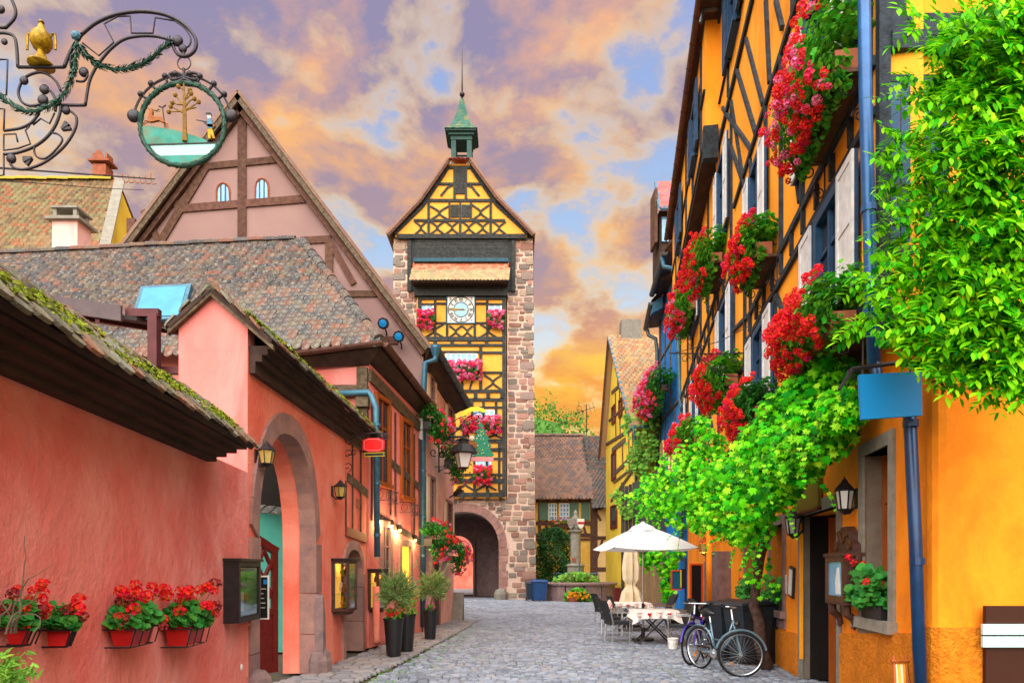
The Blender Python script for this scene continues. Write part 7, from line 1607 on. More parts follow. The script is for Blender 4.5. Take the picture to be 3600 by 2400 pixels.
# ------------------------------------------------------------ blue house beyond the orange one
BL = Fr(6.89, 28.0, 7.1, 33.0, out=(-1, 0)); bh = thing('blue_house', (7.5, 30, 0), 'narrow bright blue house squeezed behind the orange one', 'house')
q = MB(); q.fb(BL, 0, BL.L, 0, 14.4, -3, 0); mk('plaster_wall', q, M['blue_w'], bh)
for p0, p1, wd in (((0, 8.6), (BL.L, 8.6), .3), ((0, 11.6), (BL.L, 11.6), .25), ((0, 5.2), (BL.L, 5.2), .25), ((.9, 5.2), (.9, 8.5), .14), ((3.2, 5.2), (3.2, 14), .14), ((1.9, 8.7), (1.9, 14), .14), ((4.4, 5.2), (4.4, 14), .14)): ub(p0, p1, wd, BL, 'timber_g', .05, par=bh)
for s in (1.3, 3.4):
    ap_ = arch_pts(s+.4, .4, 7.2, 7.6, 4); q = MB(); q.ext(BL, [(s, 5.7)]+ap_+[(s+.8, 5.7)], -.02, .02); wn = mk('window', q, M['glass_d'], bh); q = MB(); q.tube([BL.w(x, z, .03) for x, z in [(s, 5.7)]+ap_+[(s+.8, 5.7)]], .07, 4, True); mk('window_surround', q, M['cream'], wn)
ga, gb2 = P(2338, 885, 27.9), P(2292, 1035, 31.0); gutter(bh, ga, gb2, .13, 'gutter_g'); gc, gd = P(2290, 1062, 31), P(2270, 1155, 33.2); gutter(bh, gc, gd, .13, 'gutter_g')
q = MB(); q.add([ga, gb2, BL.w(3.2, gb2.z+.1, 0), BL.w(0, ga.z+.1, 0)], [(0, 1, 2, 3)]); q.add([gc, gd, BL.w(BL.L, gd.z, 0), BL.w(3.0, gc.z, 0)], [(0, 1, 2, 3)]); mk('eaves_soffit', q, M['awn'], bh)
q = MB(); q.prism([P(2292, 1100, 31), P(2296, 1062, 31), P(2330, 1040, 31), P(2330, 1080, 31)], (0, .4, 0)); mk('flashing', q, M['zinc'], bh)
q = MB(); q.add([ga+V((0, 0, .1)), gb2+V((0, 0, .1)), gb2+V((4, 0, 4.6)), ga+V((4, 0, 4.6))], [(0, 1, 2, 3)]); q.add([gc+V((0, 0, .1)), gd+V((0, 0, .1)), gd+V((4, 0, 4.6)), gc+V((4, 0, 4.6))], [(0, 1, 2, 3)]); mk('roof_slope', q, M['tile_brown'], bh)
pipe(bh, [P(2328, 905, 28.2), P(2334, 938, 28), P(2365, 942, 27.7), P(2375, 980, 27.6), (P(2394, 1300, 27.6).x, 27.6, 8), (P(2394, 1300, 27.6).x, 27.6, 2)], .09, 'zinc'); pipe(bh, [P(2276, 1160, 33), P(2280, 1178, 32.9), P(2305, 1190, 32.8), P(2310, 1230, 32.8), (P(2312, 1400, 32.8).x, 32.8, 1)], .09, 'gutter_g')
dm = thing('roof_dormer', P(2340, 850, 29.5), 'small dormer with pink tiled roof peeping past the orange eaves', 'dormer')
q = MB(); a, b = P(2318, 860, 29.5), P(2420, 740, 29.5); q.box(V((a.x, 29.5, a.z-1.5)), V((b.x-a.x, 0, 0)), V((0, 1.4, 0)), V((0, 0, b.z-a.z+1.5))); mk('dormer_wall', q, M['soffit'], dm)
e0, e1, r0, r1 = P(2322, 724, 29.0), P(2420, 724, 29.0), P(2310, 640, 29.9), P(2420, 640, 29.9); tile_roof(dm, e0, e1, r0, r1, M['tile_pink'], .22, .16, n_ind=80, jit=.6)
q = MB(); q.box(e0+V((-.12, 0, -.1)), r0-e0, V((.12, 0, 0)), V((0, 0, .16))); q.box(e0+V((0, -.05, -.14)), e1-e0, V((0, .12, 0)), V((0, 0, .12))); mk('dormer_flashing', q, M['zinc'], dm)
q = MB(); a, b = P(2326, 850, 29.45), P(2350, 765, 29.45); q.box(V((a.x, 29.4, a.z)), V((b.x-a.x, 0, 0)), V((0, .08, 0)), V((0, 0, b.z-a.z))); mk('dormer_window', q, M['glass_b'], dm)
q = MB(); a, b = P(2303, 850, 29.2), P(2312, 660, 29.2); q.box(V((a.x, 29.2, a.z)), V((b.x-a.x, 0, 0)), V((0, 1, 0)), V((0, 0, b.z-a.z))); mk('dormer_side', q, M['timber_b'], dm)
random.seed(71)
t = obox(28.6, 32.4, 9.4, 'pink and red geranium cascade on the blue house', 0.8, 1.0, .7, 2000, 200, .07, .09, [('bl_pink', 6), ('bl_mag', 4), ('bl_red', 3)], f=BL, oc=.55, tm='black_pl', leafm='leaf_ger')
# ------------------------------------------------------------ lemon gable house
YF = Fr(5.96, 32.8, 5.64, 41.0); yh = thing('lemon_house', (8, 37, 0), 'lemon yellow half-timbered house with steep gable facing the street', 'house'); ya = lambda x, y: YF.at(x, y)
apx = ya(2160, 1188); HE = 8.8
q = MB(); q.ext(YF, [(0, 0), (YF.L, 0), (YF.L, HE), (apx[0], apx[1]), (0, HE)], -.4, 0); mk('gable_wall', q, M['lemon'], yh)
q = MB(); q.box(V((5.98, 32.8, 0)), V((8, 0, 0)), V((0, .4, 0)), V((0, 0, HE))); mk('side_wall', q, M['lemon'], yh)
A3 = YF.w(apx[0], apx[1]+.15, .35); e0 = YF.w(-.45, HE-.35, .35); e1 = YF.w(YF.L+.45, HE-.35, .35)
tile_roof(yh, e0, e0+V((9, 0, 0)), A3, A3+V((9, 0, 0)), M['tile_yel'], .26, .24, M['soffit'], 300, .03, 1.4)
q = MB(); q.add([e1, e1+V((9, 0, 0)), A3+V((9, 0, 0)), A3, e1+V((0, 0, -.15)), A3+V((0, 0, -.15))], [(0, 1, 2, 3), (0, 3, 5, 4)]); mk('rear_slope', q, M['tile_yel'], yh)
for a, b, nm, mt in ((e0, A3, 'zinc_verge', 'zinc'), (e1, A3, 'verge_board', 'timber_b')): q = MB(); q.box(a+V((-.05, 0, -.2)), b-a, V((.10, 0, 0)), V((0, 0, .24))); mk(nm, q, M[mt], yh)
q = MB(); q.box(A3+V((.7, -.3, -.3)), V((1.1, 0, 0)), V((0, .8, 0)), V((0, 0, 1.1))); mk('chimney', q, M['grey_st'], yh)
def yb(x0, y0, x1, y1, wd=.2, mt='timber_g'): q = MB(); q.beam(YF, ya(x0, y0), ya(x1, y1), wd*.55, -.02, .05); mk('timber_beam', q, M[mt], yh)
yb(2152, 1380, 2197, 1338, .3); yb(2143, 1478, 2215, 1415, .22); yb(2132, 1562, 2233, 1500, .3); yb(2153, 1582, 2200, 1545, .45); yb(2166, 1660, 2233, 1595, .35); yb(2150, 1760, 2236, 1640, .3); yb(2160, 1695, 2230, 1640, .22)
for x, y0, y1 in ((2165, 1380, 1550), (2180, 1360, 1540), (2200, 1400, 1520), (2215, 1440, 1510), (2172, 1240, 1360), (2184, 1290, 1345), (2212, 1520, 1640), (2226, 1520, 1660), (2190, 1560, 1650)): yb(x, y0, x+2, y1, .12, 'timber_b')
for x0, x1, y0, y1 in ((2155, 2163, 1432, 1482), (2180, 2188, 1408, 1458), (2154, 2166, 1595, 1680), (2151, 2170, 1780, 1850)):
    a, b = ya(x1, y1), ya(x0, y0); sA, sB = sorted((ya(x0, 1700)[0], ya(x1, 1700)[0])); zA, zB = ya((x0+x1)/2, y1)[1], ya((x0+x1)/2, y0)[1]; q = MB(); q.fb(YF, sA, sB, zA, zB, -.02, .04); wn = mk('window', q, M['glass_d'], yh)
    q = MB(); q.fb(YF, sA-.1, sA, zA-.1, zB+.1, 0, .09); q.fb(YF, sB, sB+.1, zA-.1, zB+.1, 0, .09); q.fb(YF, sA, sB, zB, zB+.1, 0, .09); q.fb(YF, sA, sB, zA-.1, zA, 0, .09); mk('window_frame', q, M['red_wood'], wn)
pipe(yh, [e0+V((.1, -.1, -.1)), (e0.x+.3, 32.65, 7.6), (e0.x+.3, 32.65, .2)], .07, 'zinc')
q = MB(); q.box(e0+V((0, -.12, -.12)), V((7, 0, 0)), V((0, .14, 0)), V((0, 0, .12))); mk('gutter', q, M['zinc'], yh)
# plank shed and tall vertical board screen beside it
sh = thing('plank_screen', (6, 31, 0), 'tall weathered vertical plank screen beside the lemon house', 'screen'); random.seed(5); x = 4.98
VX = VF(31, 0, 12)
while x < 7.1:
    wd = rr(.12, .18); top = 5.35+min(1.0, (x-4.98)*.5); q = MB(); q.box(V((x, 31+rr(0, .02), 2.7)), V((wd-.012, 0, 0)), V((0, .03, 0)), V((0, 0, top-2.7))); mk('plank', q, M['plank_dk'], sh); x += wd
x = 5.55
while x < 7.15:
    wd = rr(.12, .17); q = MB(); q.box(V((x, 30.4+rr(0, .02), 0)), V((wd-.012, 0, 0)), V((0, .03, 0)), V((0, 0, 2.75))); mk('plank', q, M['plank'], sh); x += wd
q = MB(); q.bx(5.0, 30.7, 2.7, .12, .6, .14); q.bx(6.1, 30.45, 2.8, 2.2, .1, .12); q.bx(5.05, 31.1, 2.8, .14, .14, 5.6); q.bx(7.0, 31.1, 2.8, .14, .14, 5.6); mk('screen_frame', q, M['timber_d'], sh)
q = MB(); q.box(P(2162, 2107, 33).xy.to_3d(), V((.62, 0, 0)), V((0, .4, 0)), V((0, 0, .75))); mk('planter_box', q, M['red_wood'], None, 'dark red wooden box beside the fountain basin', 'planter', base=P(2180, 2110, 33).xy.to_3d())
# climbing plant on the lemon house and screen
random.seed(72); cp = thing('wall_creeper', (6.2, 32.4, 0), 'thin pale green creeper climbing the lemon house corner', 'climbing plant'); ms = []; q = MB(); pts = [V((6.3, 32.6, 0)), V((6.2, 32.5, 3)), V((6.3, 32.5, 6)), V((6.5, 32.4, 9)), V((6.7, 32.3, 10.5))]; q.tube(pts, .03, 5)
for (x, y, r, n) in ((2270, 1400, 38, 110), (2280, 1480, 34, 90), (2262, 1560, 36, 100), (2240, 1640, 30, 80), (2205, 1480, 22, 40), (2300, 1440, 25, 60), (2225, 1600, 20, 40), (2285, 1610, 28, 70), (2170, 1745, 16, 26), (2205, 1790, 22, 50), (2290, 1560, 26, 60)):
    for i in range(n): ms.append(lm(P(x+random.gauss(0, r*.6), y+random.gauss(0, r*.7), 32.2+rr(-.3, .3) if x > 2215 else 30.8), (-.3, -.8, .4), rr(.08, .15), V((0, 0, -1)), .5))
mk('stem', q, M['bark'], cp); joined(cp, 'foliage', LEAF_V, ms, M['leaf_pale'])
# ------------------------------------------------------------ ochre house behind the fountain
OH = Fr(1.45, 45, 7.5, 45); bk = thing('ochre_house', (4, 46, 0), 'ochre half-timbered house with green shutters behind the fountain', 'house'); oa = lambda x, y: OH.at(x, y)
we = oa(1900, 1742)[1]
q = MB(); q.fb(OH, 0, 6.0, 0, we, -.4, 0); mk('plaster_wall', q, M['ochre'], bk)
e0, e1 = OH.w(-.4, we-.15, .55), OH.w(oa(2082, 1800)[0], we-.15, .55); r0, r1 = OH.w(-.4, 0, -3), OH.w(oa(2070, 1800)[0], 0, -3); r0.z = r1.z = P(1950, 1531, 48).z
tile_roof(bk, e0, e1, r0, r1, M['tile_brown'], .24, .2, M['soffit'], 300, .03, 1.4)
f0, f1 = OH.w(oa(2078, 1800)[0], we-.75, .75), OH.w(7.2, we-.75, .75); g0, g1 = OH.w(oa(2066, 1800)[0], 0, -2.6), OH.w(7.2, 0, -2.6); g0.z = g1.z = P(1950, 1533, 47.6).z
tile_roof(bk, f0, f1, g0, g1, M['tile_hip'], .24, .2, M['soffit'], 200, .03, 1.4); ridge_tiles(bk, r0, r1, M['tile_brown'], .15, .4)
def ob(x0, y0, x1, y1, wd=.24): q = MB(); q.beam(OH, oa(x0, y0), oa(x1, y1), wd*.8, -.02, .06); mk('timber_beam', q, M['timber_b'], bk)
for x in (1888, 1926, 1964, 2002, 2038, 2078): ob(x, 1742, x, 1762, .2)
ob(1884, 1762, 2080, 1762, .2); ob(1884, 1838, 2080, 1838, .3); ob(1884, 1880, 2080, 1880, .3); ob(1884, 1895, 2080, 1895, .2)
for x in (1896, 1920, 1958, 2003, 2030, 2080, 2090): ob(x, 1760, x, 1880, .2)
ob(2088, 1770, 2088, 2050, .6); ob(2080, 1890, 2140, 1890, .3); ob(2090, 1790, 2140, 1780, .2); ob(2095, 1800, 2112, 1830, .2); ob(2085, 2000, 2140, 2000, .35); ob(1895, 1840, 1905, 1878, .2); ob(2050, 1842, 2060, 1878, .2); ob(2120, 1890, 2085, 2000, .2)
q = MB(); a, b = oa(2096, 2060), oa(2150, 1775); q.fb(OH, a[0], b[0], a[1], b[1], 0, .03); mk('cream_wall', q, M['cream'], bk)
for x0, x1 in ((1929, 1957), (1968, 2000)):
    a, b = oa(x0, 1828), oa(x1, 1770); q = MB(); q.fb(OH, a[0], b[0], a[1], b[1], 0, .04); wn = mk('window', q, M['glass_b'], bk); q = MB()
    for i in range(4): s = a[0]+(b[0]-a[0])*i/3; q.fb(OH, s-.03, s+.03, a[1], b[1], .04, .08)
    for i in range(5): z = a[1]+(b[1]-a[1])*i/4; q.fb(OH, a[0], b[0], z-.03, z+.03, .04, .078)
    mk('window_frame', q, M['white'], wn)
for x0, x1 in ((1896, 1926), (2003, 2034), (2043, 2072)): a, b = oa(x0, 1828), oa(x1, 1766); q = MB(); q.fb(OH, a[0], b[0], a[1], b[1], .06, .12); mk('shutter', q, M['shut_g'], bk)
q = MB(); a, b = oa(1935, 1856), oa(2008, 1842); q.fb(OH, a[0], b[0], a[1], b[1], .1, .45); mk('balcony_box', q, M['wood'], bk)
t = thing('flower_box', OH.w(oa(1970, 1845)[0], oa(1970, 1845)[1], .3), 'sparse flower box under the white windows of the ochre house', 'flower box'); flower_mass(t, OH, oa(1940, 1840)[0], oa(2005, 1840)[0], oa(1970, 1842)[1], .3, .4, .2, .3, 90, 12, .08, .08, [('bl_red', 2), ('bl_pink', 3)], 'leaf_pale', (0, 90))
q = MB(); p = P(2062, 1530, 48); q.tube([p+V((0, 0, -.3)), p+V((0, 0, 2.2))], .03, 5); q.tube([p+V((-.7, 0, 1.6)), p+V((.6, 0, 2.0))], .02, 4)
for k in range(5): c = p+V((-.6+k*.28, 0, 1.65+k*.08)); q.tube([c+V((-.1, 0, .35)), c+V((.1, 0, -.35))], .015, 4)
mk('roof_antenna', q, M['iron'], None, 'television antenna on the ridge behind the tower', 'antenna', base=p)
# pink house glimpsed through the gateway
ph = thing('far_pink_house', (-4, 60, 0), 'pink house glimpsed beyond the gateway', 'house'); q = MB(); q.box(V((-9, 58, 0)), V((8, 0, 0)), V((0, 5, 0)), V((0, 0, 5))); mk('plaster_wall', q, M['pink_gate'], ph); q = MB(); q.prism([(-9.3, 57.6, 5), (-9.3, 60.5, 8), (-9.3, 63.4, 5)], (8.6, 0, 0)); mk('roof_slope', q, M['tile_brown'], ph); q = MB(); q.box(V((-3.2, 57.95, 0)), V((.9, 0, 0)), V((0, .04, 0)), V((0, 0, 2))); mk('door', q, M['wood_dk'], ph)
q = MB(); q.add([(-9, 44.5, .004), (3, 44.5, .004), (3, 58, .004), (-9, 58, .004)], [(0, 1, 2, 3)]); mk('road', q, M['flag'], kind='structure')
# big shrub behind the basin
random.seed(73); bu = thing('bush', (2.4, 40.5, 0), 'large dark green bush between tower and fountain', 'bush'); q = MB(); ms = []
for k in range(9): e = V((2.4+rr(-.9, .9), 40.5+rr(-.6, .6), rr(2, 3.8))); q.tube([(2.4+rr(-.2, .2), 40.5, 0), V((2.4, 40.5, 0)).lerp(e, .5)+V((rr(-.2, .2), 0, 0)), e], [.05, .03, .01], 5)
for i in range(5600):
    z = rr(.3, 4.1); w_ = 1.2*math.sqrt(max(.02, 1-((z-1.8)/2.45)**2)); a_ = rr(0, 6.28); k = rr(.3, 1)**.5*(1+.28*math.sin(a_*3+z*2.6)); ms.append(lm((2.45+math.cos(a_)*w_*k, 40.5+math.sin(a_)*w_*k, z), (math.cos(a_)*.4, -.5, .7), rr(.09, .17), None, .7))
mk('stems', q, M['bark'], bu); joined(bu, 'foliage', LEAF_L, ms, M['leaf_bush'])
# ------------------------------------------------------------ fountain
fc = V((3.68, 36.7, 0)); fn = thing('fountain', fc, 'round sandstone fountain basin with flower-planted column and carved shields', 'fountain'); nf = 12
for k in range(nf):
    a0_, a1_ = 2*pi*k/nf+.02, 2*pi*(k+1)/nf-.02; R0_, R1_ = 1.62, 1.86
    pl = [(fc.x+r*math.cos(a_), fc.y+r*math.sin(a_), 0) for r, a_ in ((R0_, a0_), (R1_, a0_), (R1_, (a0_+a1_)/2), (R1_, a1_), (R0_, a1_))]; q = MB(); q.prism(pl, (0, 0, .82)); mk('basin_slab', q, M['plum_st'], fn)
q = MB(); q.lathe(fc, [(1.60, .82), (1.95, .82), (1.97, .9), (1.93, .96), (1.62, .96)], 40); mk('basin_rim', q, M['plum_st'], fn); q = MB(); q.lathe(fc, [(1.62, .7), (0, .7)], 24); mk('water', q, M['glass_d'], fn)
pc_ = V((3.42, 36.7, 0))
q = MB(); q.lathe(pc_, [(.5, .6), (.52, 1.2), (.46, 1.3), (.44, 1.75), (.5, 1.85), (.4, 1.95)], 14); mk('pedestal', q, M['grey_st'], fn)
q = MB(); q.lathe(pc_, [(.27, 1.95), (.27, 3.55), (.31, 3.6), (.40, 3.68), (.40, 3.76)], 16); mk('column', q, M['grey_st'], fn, smooth=False)
q = MB(); q.lathe(pc_, [(.30, 3.76), (.34, 3.9), (.25, 4.1), (.2, 4.3), (.24, 4.42), (.12, 4.5), (.1, 4.6), (.13, 4.68), (.05, 4.8), (0, 4.86)], 10); mk('finial_figure', q, M['grey_st'], fn, smooth=True)
for sx, mt in ((-1, 'grey_st'), (1, 'white')):
    f_ = Fr(pc_.x+sx*.26-.25, pc_.y-.3, pc_.x+sx*.26+.25, pc_.y-.3+sx*.15); q = MB(); q.ext(f_, [(.06, 4.35), (.44, 4.35), (.44, 4.08), (.38, 3.92), (.25, 3.80), (.12, 3.92), (.06, 4.08)], -.06, .04); sd_ = mk('carved_shield', q, M[mt], fn)
    if sx > 0: q = MB(); q.fb(f_, .06, .44, 4.06, 4.18, .04, .05); mk('red_band', q, M['red'], sd_)
    else:
        for k in range(3): q = MB(); q.fb(f_, .1, .4, 4.0+k*.1, 4.04+k*.1, .04, .055); mk('carved_bar', q, M['plum_st'], sd_)
q = MB(); q.bx(pc_.x-.12, pc_.y-.29, 2.15, .2, .02, .2); mk('notice_plate', q, M['terra'], fn)
q = MB()
for x in (-1.05, 1.15): q.tube([pc_+V((0, -.3, 1.35)), pc_+V((x, -.5, 1.45)), pc_+V((x*1.03, -.5, 1.35)), pc_+V((x*1.03, -.5, 1.15))], .025, 5)
q.tube([pc_+V((.15, -.55, .95)), pc_+V((.15, -.55, 2.0))], .03, 5); mk('water_spouts', q, M['zinc'], fn)
for lab, n, cx0, y0, rx_, z0, z1, lf, mixk, nb in (('pale green flower planting inside the fountain basin', 700, 3.4, 36.4, 1.15, .9, 1.5, 'leaf_pale', [('bl_pink', 1)], 14), ('yellow and green plants at the foot of the fountain basin', 300, 3.35, 34.75, .68, .05, .7, 'leaf_ger_l', [('bl_or', 3)], 34)):
    t = thing('flower_planting', (cx0, y0, z0), lab, 'plants'); ms = []
    for i in range(n): x = random.gauss(0, .5); ms.append(lm((cx0+max(-1, min(1, x))*rx_, y0+rr(-.35, .35)*(2 if z0 > .5 else .4), z0+rr(0, z1-z0)*math.exp(-x*x*.6)), (0, -.6, .8), rr(.05, .09), None, .6))
    joined(t, 'foliage', LEAF_R, ms, M[lf])
    for i in range(nb): inst('flower_head', BM[pick(mixk)], lm((cx0+rr(-.8, .8)*rx_, y0-rr(.1, .25), z0+rr(.1, (z1-z0)*.7)), (0, -.6, .7), rr(.05, .08), None, .4), t)
    if z0 < .5: q = MB(); q.lathe((cx0-.25, y0+.05, 0), [(.28, 0), (.32, .2), (.28, .22)], 10); mk('planting_ring', q, M['terra'], t)
# wheelie bins
def bin_(loc, rz, h, wd, mt, label, group):
    t = thing('wheelie_bin', (0, 0, 0), label, 'bin', group); q = MB(); b0, b1 = wd*.80, wd
    vs = [(-b0/2, -b0*.5, .06), (b0/2, -b0*.5, .06), (b0/2, b0*.5, .06), (-b0/2, b0*.5, .06), (-b1/2, -b1*.6, h*.92), (b1/2, -b1*.6, h*.92), (b1/2, b1*.55, h*.92), (-b1/2, b1*.55, h*.92)]
    q.add(vs, [(3, 2, 1, 0), (0, 1, 5, 4), (1, 2, 6, 5), (2, 3, 7, 6), (3, 0, 4, 7)]); q.bx(0, -b1*.02, h*.90, b1*1.08, b1*1.2, h*.05); mk('body', q, M[mt], t)
    q = MB(); vs = [(-b1*.56, -b1*.68, h*.93), (b1*.56, -b1*.68, h*.93), (b1*.56, b1*.62, h*.95), (-b1*.56, b1*.62, h*.95), (-b1*.5, -b1*.6, h*.97), (b1*.5, -b1*.6, h*.97), (b1*.5, b1*.55, h*1.02), (-b1*.5, b1*.55, h*1.02)]; q.add(vs, [(3, 2, 1, 0), (4, 5, 6, 7), (0, 1, 5, 4), (1, 2, 6, 5), (2, 3, 7, 6), (3, 0, 4, 7)]); mk('lid', q, M[mt], t)
    q = MB(); q.tube([(-b1*.45, b1*.72, h*.93), (b1*.45, b1*.72, h*.93)], .02, 6); mk('handle', q, M[mt], t)
    for s in (-1, 1): q = MB(); q.lathe((s*b0*.5, b0*.45, .1), [(.1, -.025), (.1, .025)], 12, Matrix.Rotation(pi/2, 3, 'Y')); mk('wheel', q, M['rubber'], t)
    t.location = loc; t.rotation_euler = (0, 0, rz); return t
BG = 'wheelie bins'
bin_((1.42, 35.6, 0), .15, 1.1, .72, 'bin_b', 'blue wheelie bin standing against the tower corner', BG); bin_((.98, 36.0, 0), .1, 1.0, .5, 'bin', 'darker wheelie bin tucked behind the blue one at the tower', BG)
bin_((3.95, 12.55, 0), -1.25, 1.08, .55, 'bin_k', 'charcoal bin behind the silver bicycle, leftmost of three', BG); bin_((4.16, 12.0, 0), -1.25, 1.10, .56, 'bin_k', 'charcoal bin behind the silver bicycle, middle of three', BG); bin_((4.36, 12.1, 0), -1.35, 1.12, .5, 'black_pl', 'black bin beside the vine trunk', BG)
# ------------------------------------------------------------ terrace furniture
def umbrella(b, half, zr, za, rot, label):
    t = thing('parasol', b, label, 'parasol'); b = V(b); k = [b+V((half*math.sqrt(2)*math.cos(rot+pi/4+i*pi/2), half*math.sqrt(2)*math.sin(rot+pi/4+i*pi/2), zr)) for i in range(4)]
    ap = b+V((0, 0, za)); q = MB(); n = 6; vs = []; fs = []
    for i in range(4):
        A_, B_ = k[i], k[(i+1) % 4]; base = len(vs)
        for u in range(n+1):
            for v_ in range(n+1):
                e = A_.lerp(B_, v_/n); p = ap.lerp(e, u/n); dr = math.sin(pi*v_/n)*.06*(u/n)+math.sin(pi*u/n)*-.04; vs.append(p-V((0, 0, dr*1.0)))
        for u in range(n):
            for v_ in range(n): a = base+u*(n+1)+v_; fs.append((a, a+1, a+n+2, a+n+1))
    q.add(vs, fs); mk('canopy', q, M['canvas'], t)
    q = MB(); q.lathe(ap+V((0, 0, -.02)), [(.34, -.12), (.25, -.02), (.06, .06), (.03, .1)], 12); mk('vent_cap', q, M['canvas'], t)
    q = MB(); q.tube([b, b+V((0, 0, za))], .022, 8); mk('pole', q, M['alu'], t)
    for i in range(4): q = MB(); q.tube([ap+V((0, 0, -.06)), k[i]+V((0, 0, -.02))], .011, 4); mk('rib', q, M['wood'], t); q = MB(); q.tube([b+V((0, 0, zr-.12)), ap.lerp(k[i], .5)+V((0, 0, -.03))], .009, 4); mk('strut', q, M['wood'], t)
    q = MB(); q.tube([b+V((0, 0, .62)), b+V((0, 0, .86))], .034, 8); mk('clamp', q, M['black'], t)
    q = MB(); q.lathe(b, [(.26, 0), (.26, .05), (.05, .08), (.04, .3)], 16); mk('base', q, M['black_pl'], t); return t
umbrella((3.05, 15.9, 0), .96, 2.13, 2.68, .12, 'open white parasol over the restaurant table')
cpz = V((3.42, 19.6, 0)); t = thing('closed_parasol', cpz, 'cream parasol folded and tied, behind the tables', 'parasol')
q = MB(); q.tube([cpz, cpz+V((0, 0, 2.4))], .025, 8); mk('pole', q, M['alu'], t); q = MB(); q.lathe(cpz, [(.26, 0), (.26, .05), (.05, .08)], 14); mk('base', q, M['black_pl'], t); vs = []; fs = []; n = 16; prof = [(.06, 2.42), (.16, 2.1), (.20, 1.7), (.18, 1.35), (.10, 1.2), (.22, 1.0), (.26, .75), (.30, .6)]
for i, (r, z) in enumerate(prof):
    for j in range(n): k = 1+.28*math.cos(j*pi)*(1 if i > 0 else 0)+rr(-.06, .06); vs.append(cpz+V((r*k*math.cos(2*pi*j/n), r*k*math.sin(2*pi*j/n), z+(rr(-.08, .08) if i == len(prof)-1 else 0))))
for i in range(len(prof)-1):
    for j in range(n): fs.append((i*n+j, i*n+(j+1) % n, (i+1)*n+(j+1) % n, (i+1)*n+j))
q = MB(); q.add(vs, fs); mk('folded_canvas', q, M['canvas_y'], t)
def chair_proto():
    t = thing('terrace_chair', (0, 0, 0), 'black', 'chair')      # faces +x
    q = MB(); q.bx(.0, 0, .43, .46, .46, .07); q.bx(.21, 0, .415, .05, .45, .09); mk('seat', q, M['wicker'], t)
    q = MB()
    for i in range(6):
        z0, z1 = .46+i*.08, .46+(i+1)*.08; x0, x1 = -.22-.022*i-.012*max(0, i-3), -.22-.022*(i+1)-.012*max(0, i-2); q.add([(x0, -.22, z0), (x0+.035, -.22, z0), (x0+.035, .22, z0), (x0, .22, z0), (x1, -.22, z1), (x1+.035, -.22, z1), (x1+.035, .22, z1), (x1, .22, z1)], [(0, 1, 5, 4), (1, 2, 6, 5), (2, 3, 7, 6), (3, 0, 4, 7), (0, 3, 2, 1), (4, 5, 6, 7)])
    mk('backrest', q, M['wicker'], t)
    for sy in (-1, 1):
        q = MB(); q.tube([(.2, sy*.24, 0), (.21, sy*.24, .66)], .013, 6); mk('leg', q, M['alu'], t); q = MB(); q.tube([(-.22, sy*.22, 0), (-.2, sy*.23, .45), (-.26, sy*.23, .7)], .013, 6); mk('leg', q, M['alu'], t)
        q = MB(); q.box(V((-.28, sy*.24-.025, .655)), V((.54, 0, 0)), V((0, .05, 0)), V((0, 0, .022))); mk('armrest', q, M['alu'], t)
    return t
c0 = chair_proto(); CG = 'black wicker terrace chairs'
cl_ = [(2.42, 15.7, .25, 'black wicker chair nearest the street, at the front left of the table'), (2.50, 17.1, .1, 'black wicker chair behind the front left one, striped bag on it'), (2.95, 18.3, .15, 'black wicker chair between the pole and the street, back row'), (2.75, 20.2, .3, 'black wicker chair farthest back on the street side'),
       (3.58, 14.75, 2.95, 'black wicker chair at the right end of the clothed table, nearest the bucket'), (3.78, 15.6, 3.1, 'black wicker chair second from the bucket along the wall side'), (3.98, 16.5, 3.2, 'black wicker chair by the tall black board'), (4.05, 18.6, 3.3, 'black wicker chair below the blue menu board, nearer one'), (4.35, 19.6, 3.2, 'black wicker chair below the blue menu board, farther one')]
for i, (x, y, a, lab) in enumerate(cl_):
    c = c0 if i == 0 else copy_tree(c0); c.location = (x, y, 0); c.rotation_euler = (0, 0, a); tag(c, lab, 'chair', CG)
def table(b, wx, wy, label, cloth=True):
    b = V(b); t = thing('folding_table', b, label, 'table', 'terrace tables'); q = MB(); q.bx(b.x, b.y, .725, wx, wy, .03); mk('tabletop', q, M['wood_o'], t)
    for sy in (-1, 1):
        y = b.y+sy*wy*.36
        for sx in (-1, 1): q = MB(); q.tube([(b.x+sx*wx*.42, y+sx*.015, .0), (b.x-sx*wx*.36, y+sx*.015, .71)], .017, 6); mk('leg', q, M['black'], t)
    q = MB(); q.tube([(b.x-wx*.42, b.y-wy*.36, .04), (b.x-wx*.42, b.y+wy*.36, .04)], .014, 5); q.tube([(b.x+wx*.42, b.y-wy*.36, .04), (b.x+wx*.42, b.y+wy*.36, .04)], .014, 5); mk('stretcher', q, M['black'], t); return t
